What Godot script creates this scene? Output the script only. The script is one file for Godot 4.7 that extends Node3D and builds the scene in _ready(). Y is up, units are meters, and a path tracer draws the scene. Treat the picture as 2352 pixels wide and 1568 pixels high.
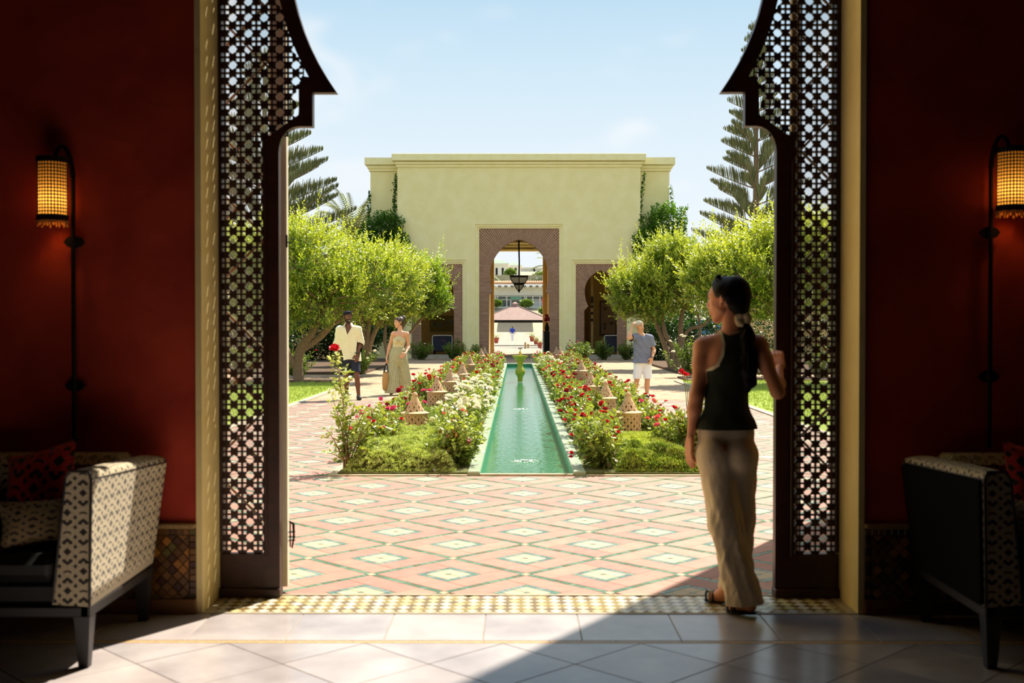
extends Node3D
# ---------------------------------------------------------------- camera numbers
const F := 2598.0            # focal length in pixels of a 2352 x 1568 frame
const EYE := 1.45
var cam_basis := Basis()
var rng := RandomNumberGenerator.new()
var M := {}
var taken := {}

func ray(px: float, py: float) -> Vector3:
	return cam_basis * Vector3((px - 1176.0) / F, -(py - 784.0) / F, -1.0)

func P(px: float, py: float, d: float) -> Vector3:      # the point d metres in front seen at px, py
	var r := ray(px, py)
	return Vector3(0, EYE, 0) + r * (d / -r.z)

func G(px: float, py: float, h := 0.0) -> Vector3:      # the point at height h seen at px, py
	var r := ray(px, py)
	return Vector3(0, EYE, 0) + r * ((h - EYE) / r.y)

# ---------------------------------------------------------------- mesh builder
class MB:
	var v := PackedVector3Array()
	var n := PackedVector3Array()
	var t := PackedVector2Array()
	var c := PackedColorArray()
	var ix := PackedInt32Array()
	var col := Color(1, 1, 1)
	var use_col := false

	func vert(p: Vector3, nm: Vector3, uv: Vector2) -> int:
		v.append(p); n.append(nm); t.append(uv)
		if use_col: c.append(col)
		return v.size() - 1

	func face(p: PackedVector3Array, nm: Vector3, uvs := PackedVector2Array()) -> void:
		var k := p.size()
		var b := v.size()
		var flip := (p[2] - p[0]).cross(p[1] - p[0]).dot(nm) < 0.0
		for i in k:
			vert(p[i], nm, uvs[i] if uvs.size() else Vector2(p[i].x + p[i].z * 0.37, p[i].y + p[i].z * 0.81))
		for i in range(1, k - 1):
			if flip:
				ix.append(b); ix.append(b + i + 1); ix.append(b + i)
			else:
				ix.append(b); ix.append(b + i); ix.append(b + i + 1)

	func quad(a: Vector3, b: Vector3, c2: Vector3, d: Vector3, out := Vector3.ZERO) -> void:
		var nm := (c2 - a).cross(b - a)
		if nm.length_squared() < 1e-14: nm = (d - a).cross(c2 - a)
		nm = nm.normalized()
		if out != Vector3.ZERO and nm.dot(out) < 0.0: nm = -nm
		face(PackedVector3Array([a, b, c2, d]), nm)

	func box(ce: Vector3, s: Vector3, bs := Basis(), bev := 0.0) -> void:
		var h := s * 0.5
		for ax in 3:
			for sg in [-1.0, 1.0]:
				var nm := Vector3.ZERO
				nm[ax] = sg
				var u := (ax + 1) % 3
				var w := (ax + 2) % 3
				var p := PackedVector3Array()
				var uv := PackedVector2Array()
				for q in [[-1, -1], [1, -1], [1, 1], [-1, 1]]:
					var a := Vector3.ZERO
					a[ax] = sg * h[ax]
					a[u] = q[0] * (h[u] - bev)
					a[w] = q[1] * (h[w] - bev)
					p.append(ce + bs * a)
					uv.append(Vector2(a.x + a.z, a.y) if ax != 1 else Vector2(a.x, a.z))
				face(p, bs * nm, uv)
		if bev > 0.0:
			for ax in 3:
				var u := (ax + 1) % 3
				var w := (ax + 2) % 3
				for su in [-1.0, 1.0]:
					for sw in [-1.0, 1.0]:
						var p := PackedVector3Array()
						for q in [[-1, 0], [1, 0], [1, 1], [-1, 1]]:
							var a := Vector3.ZERO
							a[ax] = q[0] * (h[ax] - bev)
							a[u] = su * (h[u] - (bev if q[1] == 0 else 0.0))
							a[w] = sw * (h[w] - (0.0 if q[1] == 0 else bev))
							p.append(ce + bs * a)
						var nm := Vector3.ZERO
						nm[u] = su; nm[w] = sw
						face(p, (bs * nm).normalized())
			for sx in [-1.0, 1.0]:
				for sy in [-1.0, 1.0]:
					for sz in [-1.0, 1.0]:
						var sv := Vector3(sx, sy, sz)
						var p := PackedVector3Array()
						for ax in 3:
							var a := sv * (h - Vector3(bev, bev, bev))
							a[ax] = sv[ax] * h[ax]
							p.append(ce + bs * a)
						face(p, (bs * sv).normalized())

	func prism(poly: PackedVector2Array, z0: float, z1: float, xf := Transform3D()) -> void:
		var tri := Geometry2D.triangulate_polygon(poly)
		var area := 0.0
		for i in poly.size():
			var a := poly[i]; var b := poly[(i + 1) % poly.size()]
			area += a.x * b.y - b.x * a.y
		for side in 2:
			var z := z0 if side == 0 else z1
			var nm := xf.basis * Vector3(0, 0, -1.0 if side == 0 else 1.0)
			for i in range(0, tri.size(), 3):
				var p := PackedVector3Array(); var uv := PackedVector2Array()
				for j in 3:
					var q := poly[tri[i + j]]
					p.append(xf * Vector3(q.x, q.y, z)); uv.append(q)
				face(p, nm.normalized(), uv)
		for i in poly.size():
			var a := poly[i]; var b := poly[(i + 1) % poly.size()]
			var e := b - a
			if e.length_squared() < 1e-12: continue
			var o := Vector3(e.y, -e.x, 0).normalized() * (1.0 if area > 0 else -1.0)
			face(PackedVector3Array([xf * Vector3(a.x, a.y, z0), xf * Vector3(b.x, b.y, z0), xf * Vector3(b.x, b.y, z1), xf * Vector3(a.x, a.y, z1)]), (xf.basis * o).normalized())

	# rows of points, joined smoothly; closed round each row
	func loft(rows: Array, closed := true, cap0 := false, cap1 := false, us := 1.0, vs := 1.0) -> void:
		var R := rows.size()
		var K: int = rows[0].size()
		var nms := []
		var flipsum := 0.0
		for i in R:
			var cen := Vector3.ZERO
			for j in K: cen += rows[i][j]
			cen /= K
			var rn := PackedVector3Array()
			for j in K:
				var up: Vector3 = rows[mini(i + 1, R - 1)][j] - rows[maxi(i - 1, 0)][j]
				var j1 := (j + 1) % K if closed else mini(j + 1, K - 1)
				var j0 := (j + K - 1) % K if closed else maxi(j - 1, 0)
				var ac: Vector3 = rows[i][j1] - rows[i][j0]
				var nm := ac.cross(up)
				if nm.length_squared() < 1e-16:
					nm = rows[i][j] - cen
				nm = nm.normalized()
				flipsum += nm.dot(rows[i][j] - cen)
				rn.append(nm)
			nms.append(rn)
		var sg := -1.0 if flipsum < 0.0 else 1.0
		var b := v.size()
		var W := K + 1 if closed else K
		for i in R:
			for j in W:
				vert(rows[i][j % K], nms[i][j % K] * sg, Vector2(us * j / K, vs * i / maxf(R - 1, 1)))
		for i in R - 1:
			for j in (K if closed else K - 1):
				var a := b + i * W + j
				var d := a + W
				if sg > 0:
					ix.append_array([a, d, a + 1, a + 1, d, d + 1])
				else:
					ix.append_array([a, a + 1, d, a + 1, d + 1, d])
		for e in 2:
			if (e == 0 and cap0) or (e == 1 and cap1):
				var r: PackedVector3Array = rows[0 if e == 0 else R - 1]
				var r2: PackedVector3Array = rows[1 if e == 0 else R - 2]
				var cen := Vector3.ZERO; var cen2 := Vector3.ZERO
				for j in K: cen += r[j]; cen2 += r2[j]
				cen /= K; cen2 /= K
				var nm := (cen - cen2).normalized()
				for j in K:
					face(PackedVector3Array([cen, r[j], r[(j + 1) % K]]), nm)

	func tube(path: Array, rad: Array, sides := 8, cap := true, flat := 1.0) -> void:
		var rows := []
		var up := Vector3.UP
		for i in path.size():
			var d: Vector3 = (path[mini(i + 1, path.size() - 1)] - path[maxi(i - 1, 0)]).normalized()
			if i == 0 and absf(d.dot(up)) > 0.9: up = Vector3.RIGHT
			var s := d.cross(up).normalized()
			up = s.cross(d).normalized()
			var r := PackedVector3Array()
			var rr: float = rad[mini(i, rad.size() - 1)]
			for k in sides:
				var a := TAU * k / sides
				r.append(path[i] + s * cos(a) * rr + up * sin(a) * rr * flat)
			rows.append(r)
		loft(rows, true, cap, cap)

	func lathe(prof: Array, segs := 24, xf := Transform3D(), a0 := 0.0, smooth := 0.7) -> void:
		var dirs := []
		for i in prof.size() - 1:
			var e: Vector2 = prof[i + 1] - prof[i]
			dirs.append(Vector2(e.y, -e.x).normalized())
		for i in dirs.size():
			var d: Vector2 = dirs[i]
			if prof[i].distance_to(prof[i + 1]) < 1e-6: continue
			var na := d; var nb := d
			if i > 0 and d.dot(dirs[i - 1]) > smooth: na = (d + dirs[i - 1]).normalized()
			if i < dirs.size() - 1 and d.dot(dirs[i + 1]) > smooth: nb = (d + dirs[i + 1]).normalized()
			var b := v.size()
			for s in segs + 1:
				var a := TAU * s / segs + a0
				var e := Vector3(cos(a), 0, sin(a))
				vert(xf * (e * prof[i].x + Vector3(0, prof[i].y, 0)), (xf.basis * (e * na.x + Vector3(0, na.y, 0))).normalized(), Vector2(float(s) / segs, prof[i].y))
				vert(xf * (e * prof[i + 1].x + Vector3(0, prof[i + 1].y, 0)), (xf.basis * (e * nb.x + Vector3(0, nb.y, 0))).normalized(), Vector2(float(s) / segs, prof[i + 1].y))
			for s in segs:
				var q := b + s * 2
				var tr := [[q, q + 1, q + 2], [q + 2, q + 1, q + 3]]
				for tt in tr:
					var g := (v[tt[2]] - v[tt[0]]).cross(v[tt[1]] - v[tt[0]])
					if g.length_squared() < 1e-18: continue
					var nn: Vector3 = n[tt[0]] + n[tt[1]] + n[tt[2]]
					if g.dot(nn) >= 0.0: ix.append_array([tt[0], tt[1], tt[2]])
					else: ix.append_array([tt[0], tt[2], tt[1]])

	func ball(ce: Vector3, r: Vector3, seg := 10, rings := 6, bs := Basis()) -> void:
		var rows := []
		for i in rings + 1:
			var th := PI * i / rings
			var row := PackedVector3Array()
			for k in seg:
				var a := TAU * k / seg
				row.append(ce + bs * (Vector3(sin(th) * cos(a), -cos(th), sin(th) * sin(a)) * r))
			rows.append(row)
		loft(rows)

	func add(o: MB, xf := Transform3D()) -> void:
		var b := v.size()
		for i in o.v.size():
			v.append(xf * o.v[i]); n.append((xf.basis * o.n[i]).normalized()); t.append(o.t[i])
			if use_col: c.append(o.c[i] if o.use_col else col)
		for i in o.ix: ix.append(b + i)

	func recalc() -> void:
		for i in n.size(): n[i] = Vector3.ZERO
		for i in range(0, ix.size(), 3):
			var a := ix[i]; var b := ix[i + 1]; var d := ix[i + 2]
			var g := (v[d] - v[a]).cross(v[b] - v[a])
			n[a] += g; n[b] += g; n[d] += g
		for i in n.size(): n[i] = n[i].normalized() if n[i].length_squared() > 1e-20 else Vector3.UP

	func clip(fn: Callable) -> MB:                # keeps what lies where fn(p) <= 0
		var o := MB.new()
		var val := PackedFloat32Array(); val.resize(v.size())
		for i in v.size(): val[i] = fn.call(v[i])
		var map := PackedInt32Array(); map.resize(v.size()); map.fill(-1)
		for i in range(0, ix.size(), 3):
			var poly := PackedInt32Array()
			for j in 3:
				var a := ix[i + j]; var b := ix[i + (j + 1) % 3]
				if val[a] <= 0.0:
					if map[a] < 0: map[a] = o.vert(v[a], n[a], t[a])
					poly.append(map[a])
				if (val[a] <= 0.0) != (val[b] <= 0.0):
					var f := val[a] / (val[a] - val[b])
					poly.append(o.vert(v[a].lerp(v[b], f), n[a].lerp(n[b], f).normalized(), t[a].lerp(t[b], f)))
			for j in range(1, poly.size() - 1):
				o.ix.append_array([poly[0], poly[j], poly[j + 1]])
		return o

	func mesh() -> ArrayMesh:
		var ar := []
		ar.resize(Mesh.ARRAY_MAX)
		ar[Mesh.ARRAY_VERTEX] = v
		ar[Mesh.ARRAY_NORMAL] = n
		ar[Mesh.ARRAY_TEX_UV] = t
		if use_col: ar[Mesh.ARRAY_COLOR] = c
		ar[Mesh.ARRAY_INDEX] = ix
		var m := ArrayMesh.new()
		m.add_surface_from_arrays(Mesh.PRIMITIVE_TRIANGLES, ar)
		return m

# smooth union of tapered capsules [a, b, ra, rb, axis, flat], meshed as surface nets into mb
func sdf(mb: MB, bones: Array, cell: float, k: float) -> void:
	var lo := Vector3(1e9, 1e9, 1e9); var hi := -lo
	for b in bones:
		var r: float = maxf(b[2], b[3]) + 3.0 * k + 2.0 * cell
		for q in [b[0], b[1]]:
			lo = lo.min(q - Vector3(r, r, r)); hi = hi.max(q + Vector3(r, r, r))
	var nx := int((hi.x - lo.x) / cell) + 2
	var ny := int((hi.y - lo.y) / cell) + 2
	var nz := int((hi.z - lo.z) / cell) + 2
	var S := PackedFloat32Array(); S.resize(nx * ny * nz)
	for b in bones:
		var a: Vector3 = b[0]; var e: Vector3 = b[1]
		var ra: float = b[2]; var rb: float = b[3]
		var r := maxf(ra, rb) + 4.0 * k
		var q0 := ((a.min(e) - Vector3(r, r, r) - lo) / cell).floor().max(Vector3.ZERO)
		var q1 := ((a.max(e) + Vector3(r, r, r) - lo) / cell).ceil().min(Vector3(nx - 1, ny - 1, nz - 1))
		var ab := e - a
		var fl = b.size() > 4
		var ax := Vector3.ZERO; var ff := 0.0
		if fl:
			ax = b[4]; ff = 1.0 / b[5] - 1.0
			ab += ax * ab.dot(ax) * ff
		var l2 := maxf(ab.length_squared(), 1e-12)
		var dr := rb - ra
		var lim := 4.0 * k
		for z in range(int(q0.z), int(q1.z) + 1):
			for y in range(int(q0.y), int(q1.y) + 1):
				var row := (z * ny + y) * nx
				var p := Vector3(0, lo.y + y * cell - a.y, lo.z + z * cell - a.z)
				for x in range(int(q0.x), int(q1.x) + 1):
					p.x = lo.x + x * cell - a.x
					var w := p
					if fl: w += ax * (p.dot(ax) * ff)
					var tt := clampf(w.dot(ab) / l2, 0.0, 1.0)
					var d := (w - ab * tt).length() - ra - dr * tt
					if d < lim: S[row + x] += exp(-d / k)
	for i in S.size():
		S[i] = -k * log(S[i]) if S[i] > 1e-6 else 4.0 * k
	var ids := PackedInt32Array(); ids.resize(S.size()); ids.fill(-1)
	var sy := nx; var sz := nx * ny
	for z in nz - 1:
		for y in ny - 1:
			var row := (z * ny + y) * nx
			for x in nx - 1:
				var i := row + x
				var c0 := S[i]; var c1 := S[i + 1]; var c2 := S[i + sy]; var c3 := S[i + sy + 1]
				var c4 := S[i + sz]; var c5 := S[i + sz + 1]; var c6 := S[i + sz + sy]; var c7 := S[i + sz + sy + 1]
				var neg := int(c0 < 0) + int(c1 < 0) + int(c2 < 0) + int(c3 < 0) + int(c4 < 0) + int(c5 < 0) + int(c6 < 0) + int(c7 < 0)
				if neg == 0 or neg == 8: continue
				var sum := Vector3.ZERO; var cnt := 0
				if (c0 < 0) != (c1 < 0): sum += Vector3(c0 / (c0 - c1), 0, 0); cnt += 1
				if (c2 < 0) != (c3 < 0): sum += Vector3(c2 / (c2 - c3), 1, 0); cnt += 1
				if (c4 < 0) != (c5 < 0): sum += Vector3(c4 / (c4 - c5), 0, 1); cnt += 1
				if (c6 < 0) != (c7 < 0): sum += Vector3(c6 / (c6 - c7), 1, 1); cnt += 1
				if (c0 < 0) != (c2 < 0): sum += Vector3(0, c0 / (c0 - c2), 0); cnt += 1
				if (c1 < 0) != (c3 < 0): sum += Vector3(1, c1 / (c1 - c3), 0); cnt += 1
				if (c4 < 0) != (c6 < 0): sum += Vector3(0, c4 / (c4 - c6), 1); cnt += 1
				if (c5 < 0) != (c7 < 0): sum += Vector3(1, c5 / (c5 - c7), 1); cnt += 1
				if (c0 < 0) != (c4 < 0): sum += Vector3(0, 0, c0 / (c0 - c4)); cnt += 1
				if (c1 < 0) != (c5 < 0): sum += Vector3(1, 0, c1 / (c1 - c5)); cnt += 1
				if (c2 < 0) != (c6 < 0): sum += Vector3(0, 1, c2 / (c2 - c6)); cnt += 1
				if (c3 < 0) != (c7 < 0): sum += Vector3(1, 1, c3 / (c3 - c7)); cnt += 1
				var g := Vector3(c1 + c3 + c5 + c7 - c0 - c2 - c4 - c6, c2 + c3 + c6 + c7 - c0 - c1 - c4 - c5, c4 + c5 + c6 + c7 - c0 - c1 - c2 - c3)
				var pt := lo + (Vector3(x, y, z) + sum / cnt) * cell
				ids[i] = mb.vert(pt, g.normalized(), Vector2(pt.x + pt.z * 0.5, pt.y))
	for z in range(1, nz - 1):
		for y in range(1, ny - 1):
			var row := (z * ny + y) * nx
			for x in range(1, nx - 1):
				var i := row + x
				var s := S[i] < 0.0
				for axis in 3:
					var st := 1 if axis == 0 else (sy if axis == 1 else sz)
					if (S[i + st] < 0.0) == s: continue
					var u := sy if axis == 0 else (sz if axis == 1 else 1)
					var w := sz if axis == 0 else (1 if axis == 1 else sy)
					var a := ids[i - u - w]; var b := ids[i - w]; var c := ids[i]; var d := ids[i - u]
					if a < 0 or b < 0 or c < 0 or d < 0: continue
					if s: mb.ix.append_array([a, c, b, a, d, c])
					else: mb.ix.append_array([a, b, c, a, c, d])

# ---------------------------------------------------------------- objects
func numbered(called: String) -> String:
	var k: int = taken.get(called, 0)
	taken[called] = k + 1
	return called if k == 0 else "%s_%03d" % [called, k]

func tag(o: Node3D, label: String, category := "", group := "", kind := "") -> Node3D:
	if label: o.set_meta("label", label)
	if category: o.set_meta("category", category)
	if group: o.set_meta("group", group)
	if kind: o.set_meta("kind", kind)
	return o

func thing(called: String, label: String, category: String, at := Vector3.ZERO, group := "", kind := "") -> Node3D:
	var o := Node3D.new()
	o.name = numbered(called)
	o.position = at
	add_child(o, true)
	return tag(o, label, category, group, kind)

func obj(called: String, mesh: Mesh, m: Material, parent: Node3D = null) -> MeshInstance3D:
	var o := MeshInstance3D.new()
	o.mesh = mesh
	o.material_override = m
	o.cast_shadow = GeometryInstance3D.SHADOW_CASTING_SETTING_ON
	if parent == null:
		o.name = numbered(called)
		add_child(o, true)
	else:
		var k := 0
		var key := "%d/%s" % [parent.get_instance_id(), called]
		k = taken.get(key, 0); taken[key] = k + 1
		o.name = called if k == 0 else "%s_%03d" % [called, k]
		parent.add_child(o, true)
	return o

func local(mb: MB, o: Node3D) -> MB:      # a mesh given in world coordinates, moved under a thing that is placed (no turn)
	for i in mb.v.size(): mb.v[i] -= o.position
	return mb

func stuff(o: Node3D) -> Node3D:
	o.set_meta("kind", "stuff")
	return o

func scatter(called: String, mesh: Mesh, m: Material, xf: Array, cols: Array, parent: Node3D = null) -> MultiMeshInstance3D:
	var mm := MultiMesh.new()
	mm.transform_format = MultiMesh.TRANSFORM_3D
	mm.use_colors = cols.size() > 0
	mm.mesh = mesh
	mm.instance_count = xf.size()
	for i in xf.size():
		mm.set_instance_transform(i, xf[i])
		if cols.size(): mm.set_instance_color(i, cols[i])
	var o := MultiMeshInstance3D.new()
	o.multimesh = mm
	o.material_override = m
	o.name = numbered(called) if parent == null else called
	(self if parent == null else parent).add_child(o, true)
	o.set_meta("kind", "stuff")
	return o

# ---------------------------------------------------------------- materials
func noise(freq: float, oct := 4, sd := 1, type := FastNoiseLite.TYPE_SIMPLEX_SMOOTH) -> FastNoiseLite:
	var n := FastNoiseLite.new()
	n.noise_type = type
	n.frequency = freq
	n.fractal_octaves = oct
	n.seed = sd
	return n

func ntex(n: FastNoiseLite, c0: Color, c1: Color, size := 256, bump := 0.0) -> NoiseTexture2D:
	var t := NoiseTexture2D.new()
	t.width = size; t.height = size
	t.seamless = true
	t.noise = n
	if bump > 0.0:
		t.as_normal_map = true; t.bump_strength = bump
	else:
		var g := Gradient.new()
		g.set_color(0, c0); g.set_color(1, c1)
		t.color_ramp = g
	return t

func mat(key: String, c: Color, rough := 0.8, o := {}) -> StandardMaterial3D:
	var m := StandardMaterial3D.new()
	m.resource_name = key
	m.albedo_color = c
	m.roughness = rough
	for k in o: m.set(k, o[k])
	if o.has("backlight"): m.backlight_enabled = true
	M[key] = m
	return m

func rgb(r: int, g: int, b: int) -> Color:
	return Color8(r, g, b)

# a mottled material: colour noise between c0 and c1, repeating every `size` metres in world space
func mottled(key: String, c0: Color, c1: Color, rough: float, size: float, bump := 0.0, freq := 0.012, o := {}) -> StandardMaterial3D:
	var m := mat(key, Color.WHITE, rough, o)
	m.albedo_texture = ntex(noise(freq, 5, key.hash() % 1000), c0, c1)
	if bump > 0.0:
		m.normal_enabled = true
		m.normal_texture = ntex(noise(freq * 2.5, 5, key.hash() % 777), c0, c1, 256, bump)
	m.uv1_triplanar = true
	m.uv1_world_triplanar = true
	m.uv1_scale = Vector3.ONE / size
	return m
# ---------------------------------------------------------------- the scene
func _ready() -> void:
	rng.seed = 20240611
	# camera: level lens, turned down by 0.86 and left by 0.24 degrees
	cam_basis = Basis.from_euler(Vector3(-atan(39.0 / F), atan(11.0 / F), 0.0))
	var cam := Camera3D.new()
	cam.name = "camera"
	cam.transform = Transform3D(cam_basis, Vector3(0, EYE, 0))
	cam.near = 0.05
	cam.far = 2000.0
	var at := CameraAttributesPhysical.new()
	at.frustum_focal_length = 12.0 * F / 784.0
	at.frustum_focus_distance = 19.0
	at.frustum_near = 0.05
	at.frustum_far = 2000.0
	at.exposure_aperture = 2.9
	cam.attributes = at
	cam.fov = rad_to_deg(2.0 * atan(784.0 / F))
	cam.current = true
	add_child(cam)
	# sky
	var we := WorldEnvironment.new()
	we.name = "world_environment"
	var en := Environment.new()
	en.background_mode = Environment.BG_SKY
	en.tonemap_mode = Environment.TONE_MAPPER_LINEAR
	en.tonemap_exposure = 1.0
	en.background_energy_multiplier = 1.0
	en.sdfgi_enabled = true
	en.ssao_enabled = true
	en.ssil_enabled = true
	var sk := Sky.new()
	var ps := PanoramaSkyMaterial.new()
	ps.panorama = sky_picture()
	sk.sky_material = ps
	en.sky = sk
	we.environment = en
	add_child(we)
	# sun: beyond the garden, to the right, high
	var sun := DirectionalLight3D.new()
	sun.name = "sun"
	sun.light_color = rgb(255, 244, 224)
	sun.light_energy = 3.2
	sun.light_angular_distance = 0.6
	sun.shadow_enabled = true
	add_child(sun)
	sun.look_at_from_position(Vector3(0.636, 1.517, -1.0), Vector3.ZERO)

	materials()
	hall()
	screens()
	terrace()
	garden_ground()
	pool()
	pavilion()
	beyond()
	sofas()
	wall_lamps()
	garden_lanterns()
	plants()
	people()

func sky_picture() -> ImageTexture:
	var W := 1024; var H := 512
	var im := Image.create(W, H, false, Image.FORMAT_RGBF)
	var n1 := noise(0.9, 5, 5)
	var n2 := noise(2.6, 4, 9)
	# colour of the clear air by height above the horizon, linear
	var hs := [0.0, 5.0, 9.0, 13.0, 17.0, 30.0, 90.0]
	var cs := [Color(0.95, 0.98, 1.0), Color(0.86, 0.94, 1.0), Color(0.77, 0.89, 0.98), Color(0.64, 0.82, 0.95), Color(0.50, 0.72, 0.90), Color(0.44, 0.66, 0.90), Color(0.36, 0.58, 0.88)]
	for y in H:
		var el := 90.0 - (y + 0.5) * 180.0 / H
		var base := Color(0.42, 0.38, 0.30)
		if el > 0.0:
			for i in 6:
				if el >= hs[i] and el <= hs[i + 1]:
					base = cs[i].lerp(cs[i + 1], (el - hs[i]) / (hs[i + 1] - hs[i]))
		for x in W:
			var c := base
			if el > 0.0:
				var a := TAU * (x + 0.5) / W
				var e := deg_to_rad(el)
				var d := Vector3(sin(a) * cos(e), sin(e) * 2.3, -cos(a) * cos(e))
				var q := n1.get_noise_3dv(d * 3.0 + Vector3(n2.get_noise_3dv(d), 0, 0) * 0.6) * 0.75 + n2.get_noise_3dv(d * 4.0) * 0.35
				var f := smoothstep(-0.10, 0.32, q) * smoothstep(0.0, 10.0, el) * 0.85
				c = base.lerp(Color(0.95, 0.98, 1.0), f)
			im.set_pixel(x, y, c)
	return ImageTexture.create_from_image(im)

func materials() -> void:
	mottled("red plaster", rgb(160, 40, 16), rgb(194, 64, 32), 0.75, 1.7, 0.6)
	mottled("tan plaster", rgb(228, 204, 138), rgb(238, 218, 156), 0.85, 0.9, 0.8)
	mottled("ceiling plaster", rgb(46, 30, 22), rgb(60, 40, 30), 0.9, 1.5)
	mottled("cream render", rgb(238, 226, 164), rgb(246, 236, 182), 0.9, 2.6, 0.5)
	mottled("cream trim", rgb(240, 230, 170), rgb(248, 240, 190), 0.9, 1.4, 0.4)
	mottled("ochre render", rgb(196, 164, 104), rgb(212, 182, 124), 0.9, 1.5, 0.4)
	mottled("dark wood", rgb(44, 20, 12), rgb(66, 32, 20), 0.42, 0.35, 0.5)
	mottled("leaf wood", rgb(150, 132, 96), rgb(178, 158, 118), 0.6, 0.5, 0.3)
	mottled("grey tile", rgb(156, 148, 150), rgb(194, 186, 186), 0.2, 0.8, 0.12, 0.006)
	mottled("grey tile two", rgb(162, 152, 152), rgb(200, 190, 188), 0.22, 1.1, 0.12, 0.006)
	mottled("floor grout", rgb(150, 138, 126), rgb(166, 152, 140), 0.9, 0.3)
	mottled("tan strip", rgb(176, 138, 92), rgb(216, 184, 136), 0.45, 0.09, 0.5)
	mottled("terracotta", rgb(158, 114, 100), rgb(170, 128, 114), 0.7, 0.5, 0.4)
	mottled("terracotta two", rgb(162, 120, 104), rgb(174, 136, 120), 0.7, 0.6, 0.4)
	mottled("terracotta three", rgb(150, 107, 96), rgb(164, 122, 110), 0.72, 0.45, 0.4)
	mottled("cream tile", rgb(174, 160, 130), rgb(188, 174, 146), 0.6, 0.4, 0.3)
	mottled("pave grout", rgb(146, 124, 101), rgb(162, 141, 116), 0.95, 0.4, 0.6)
	mottled("stone", rgb(162, 151, 129), rgb(180, 171, 151), 0.85, 0.8, 0.8)
	mottled("soil", rgb(76, 55, 36), rgb(104, 79, 56), 1.0, 0.7, 2.0)
	mottled("bed soil", rgb(70, 74, 34), rgb(104, 104, 52), 1.0, 0.5, 3.0, 0.03)
	mottled("lawn", rgb(116, 139, 31), rgb(152, 169, 58), 0.9, 0.7, 3.0, 0.03)
	mottled("sand path", rgb(196, 172, 134), rgb(216, 194, 158), 0.95, 1.3, 0.6)
	mottled("bark", rgb(104, 84, 62), rgb(156, 132, 104), 0.9, 0.25, 2.0, 0.02)
	mottled("pool stone", rgb(139, 157, 132), rgb(171, 179, 159), 0.35, 0.5, 0.6)
	mottled("pool wall", rgb(50, 128, 98), rgb(84, 158, 124), 0.25, 0.4, 0.4)
	mottled("clay", rgb(186, 146, 112), rgb(206, 170, 136), 0.8, 0.3, 0.6)
	mottled("roof shingle", rgb(148, 120, 110), rgb(164, 136, 126), 0.85, 2.0, 0.5)
	mottled("far white", rgb(232, 226, 212), rgb(242, 238, 226), 0.9, 3.0)
	mottled("plaza", rgb(146, 136, 120), rgb(162, 152, 136), 0.9, 2.0)
	mottled("dry hill", rgb(171, 162, 136), rgb(162, 156, 124), 0.95, 12.0)
	mottled("pale paint", rgb(232, 224, 200), rgb(240, 234, 214), 0.55, 0.6)  # paler than the leaf wood, light on the left stile put into colour
	mat("grout dark", rgb(60, 44, 26), 0.9)
	mat("iron", rgb(26, 22, 20), 0.5, {"metallic": 0.6})
	mat("lamp iron", rgb(20, 15, 12), 0.55, {"metallic": 0.4})
	mat("zellige cream", rgb(214, 204, 176), 0.22)
	mat("zellige butter", rgb(210, 198, 146), 0.22)
	mat("zellige white", rgb(216, 212, 200), 0.22)
	mat("zellige olive", rgb(150, 128, 66), 0.25)
	mat("zellige brown", rgb(124, 100, 58), 0.25)
	mat("zellige bed", rgb(146, 128, 88), 0.8)
	mat("mosaic", Color.WHITE, 0.35, {"vertex_color_use_as_albedo": true})
	mat("dado a", rgb(96, 62, 24), 0.25)
	mat("dado b", rgb(116, 76, 30), 0.25)
	mat("dado c", rgb(70, 38, 20), 0.25)
	mat("dado d", rgb(156, 100, 34), 0.25)
	mat("dado e", rgb(90, 78, 32), 0.25)
	mottled("dado cap", rgb(120, 92, 48), rgb(176, 144, 92), 0.6, 0.12, 1.0, 0.03)
	mottled("dado foot", rgb(96, 58, 20), rgb(140, 92, 40), 0.5, 0.1, 1.0, 0.04)
	mat("pane", Color(0.93, 0.96, 0.95, 0.12), 0.04, {"transparency": BaseMaterial3D.TRANSPARENCY_ALPHA})
	mat("mosaic green", rgb(104, 136, 104), 0.35)
	mat("mosaic blue", rgb(108, 138, 128), 0.35)
	mat("brick", Color.WHITE, 0.9, {"vertex_color_use_as_albedo": true})
	mat("leaf", Color.WHITE, 0.38, {"vertex_color_use_as_albedo": true, "backlight": Color(0.88, 0.90, 0.5), "cull_mode": BaseMaterial3D.CULL_DISABLED})
	mat("dull leaf", Color.WHITE, 0.6, {"vertex_color_use_as_albedo": true, "backlight": Color(0.35, 0.40, 0.15), "cull_mode": BaseMaterial3D.CULL_DISABLED})
	mat("grass", Color.WHITE, 0.6, {"vertex_color_use_as_albedo": true, "backlight": Color(0.7, 0.74, 0.4), "cull_mode": BaseMaterial3D.CULL_DISABLED})
	mat("green stem", rgb(96, 104, 48), 0.7)
	mat("rose red", rgb(196, 16, 40), 0.6, {"backlight": Color(0.5, 0.05, 0.1)})
	mat("rose deep", rgb(150, 14, 40), 0.6, {"backlight": Color(0.4, 0.04, 0.1)})
	mat("rose pink", rgb(222, 84, 130), 0.6, {"backlight": Color(0.6, 0.2, 0.35)})
	mat("rose coral", rgb(232, 110, 104), 0.6, {"backlight": Color(0.6, 0.25, 0.25)})
	mat("rose white", rgb(246, 240, 222), 0.6, {"backlight": Color(0.6, 0.58, 0.5)})
	mat("soil dark", rgb(60, 44, 30), 1.0)
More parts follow.
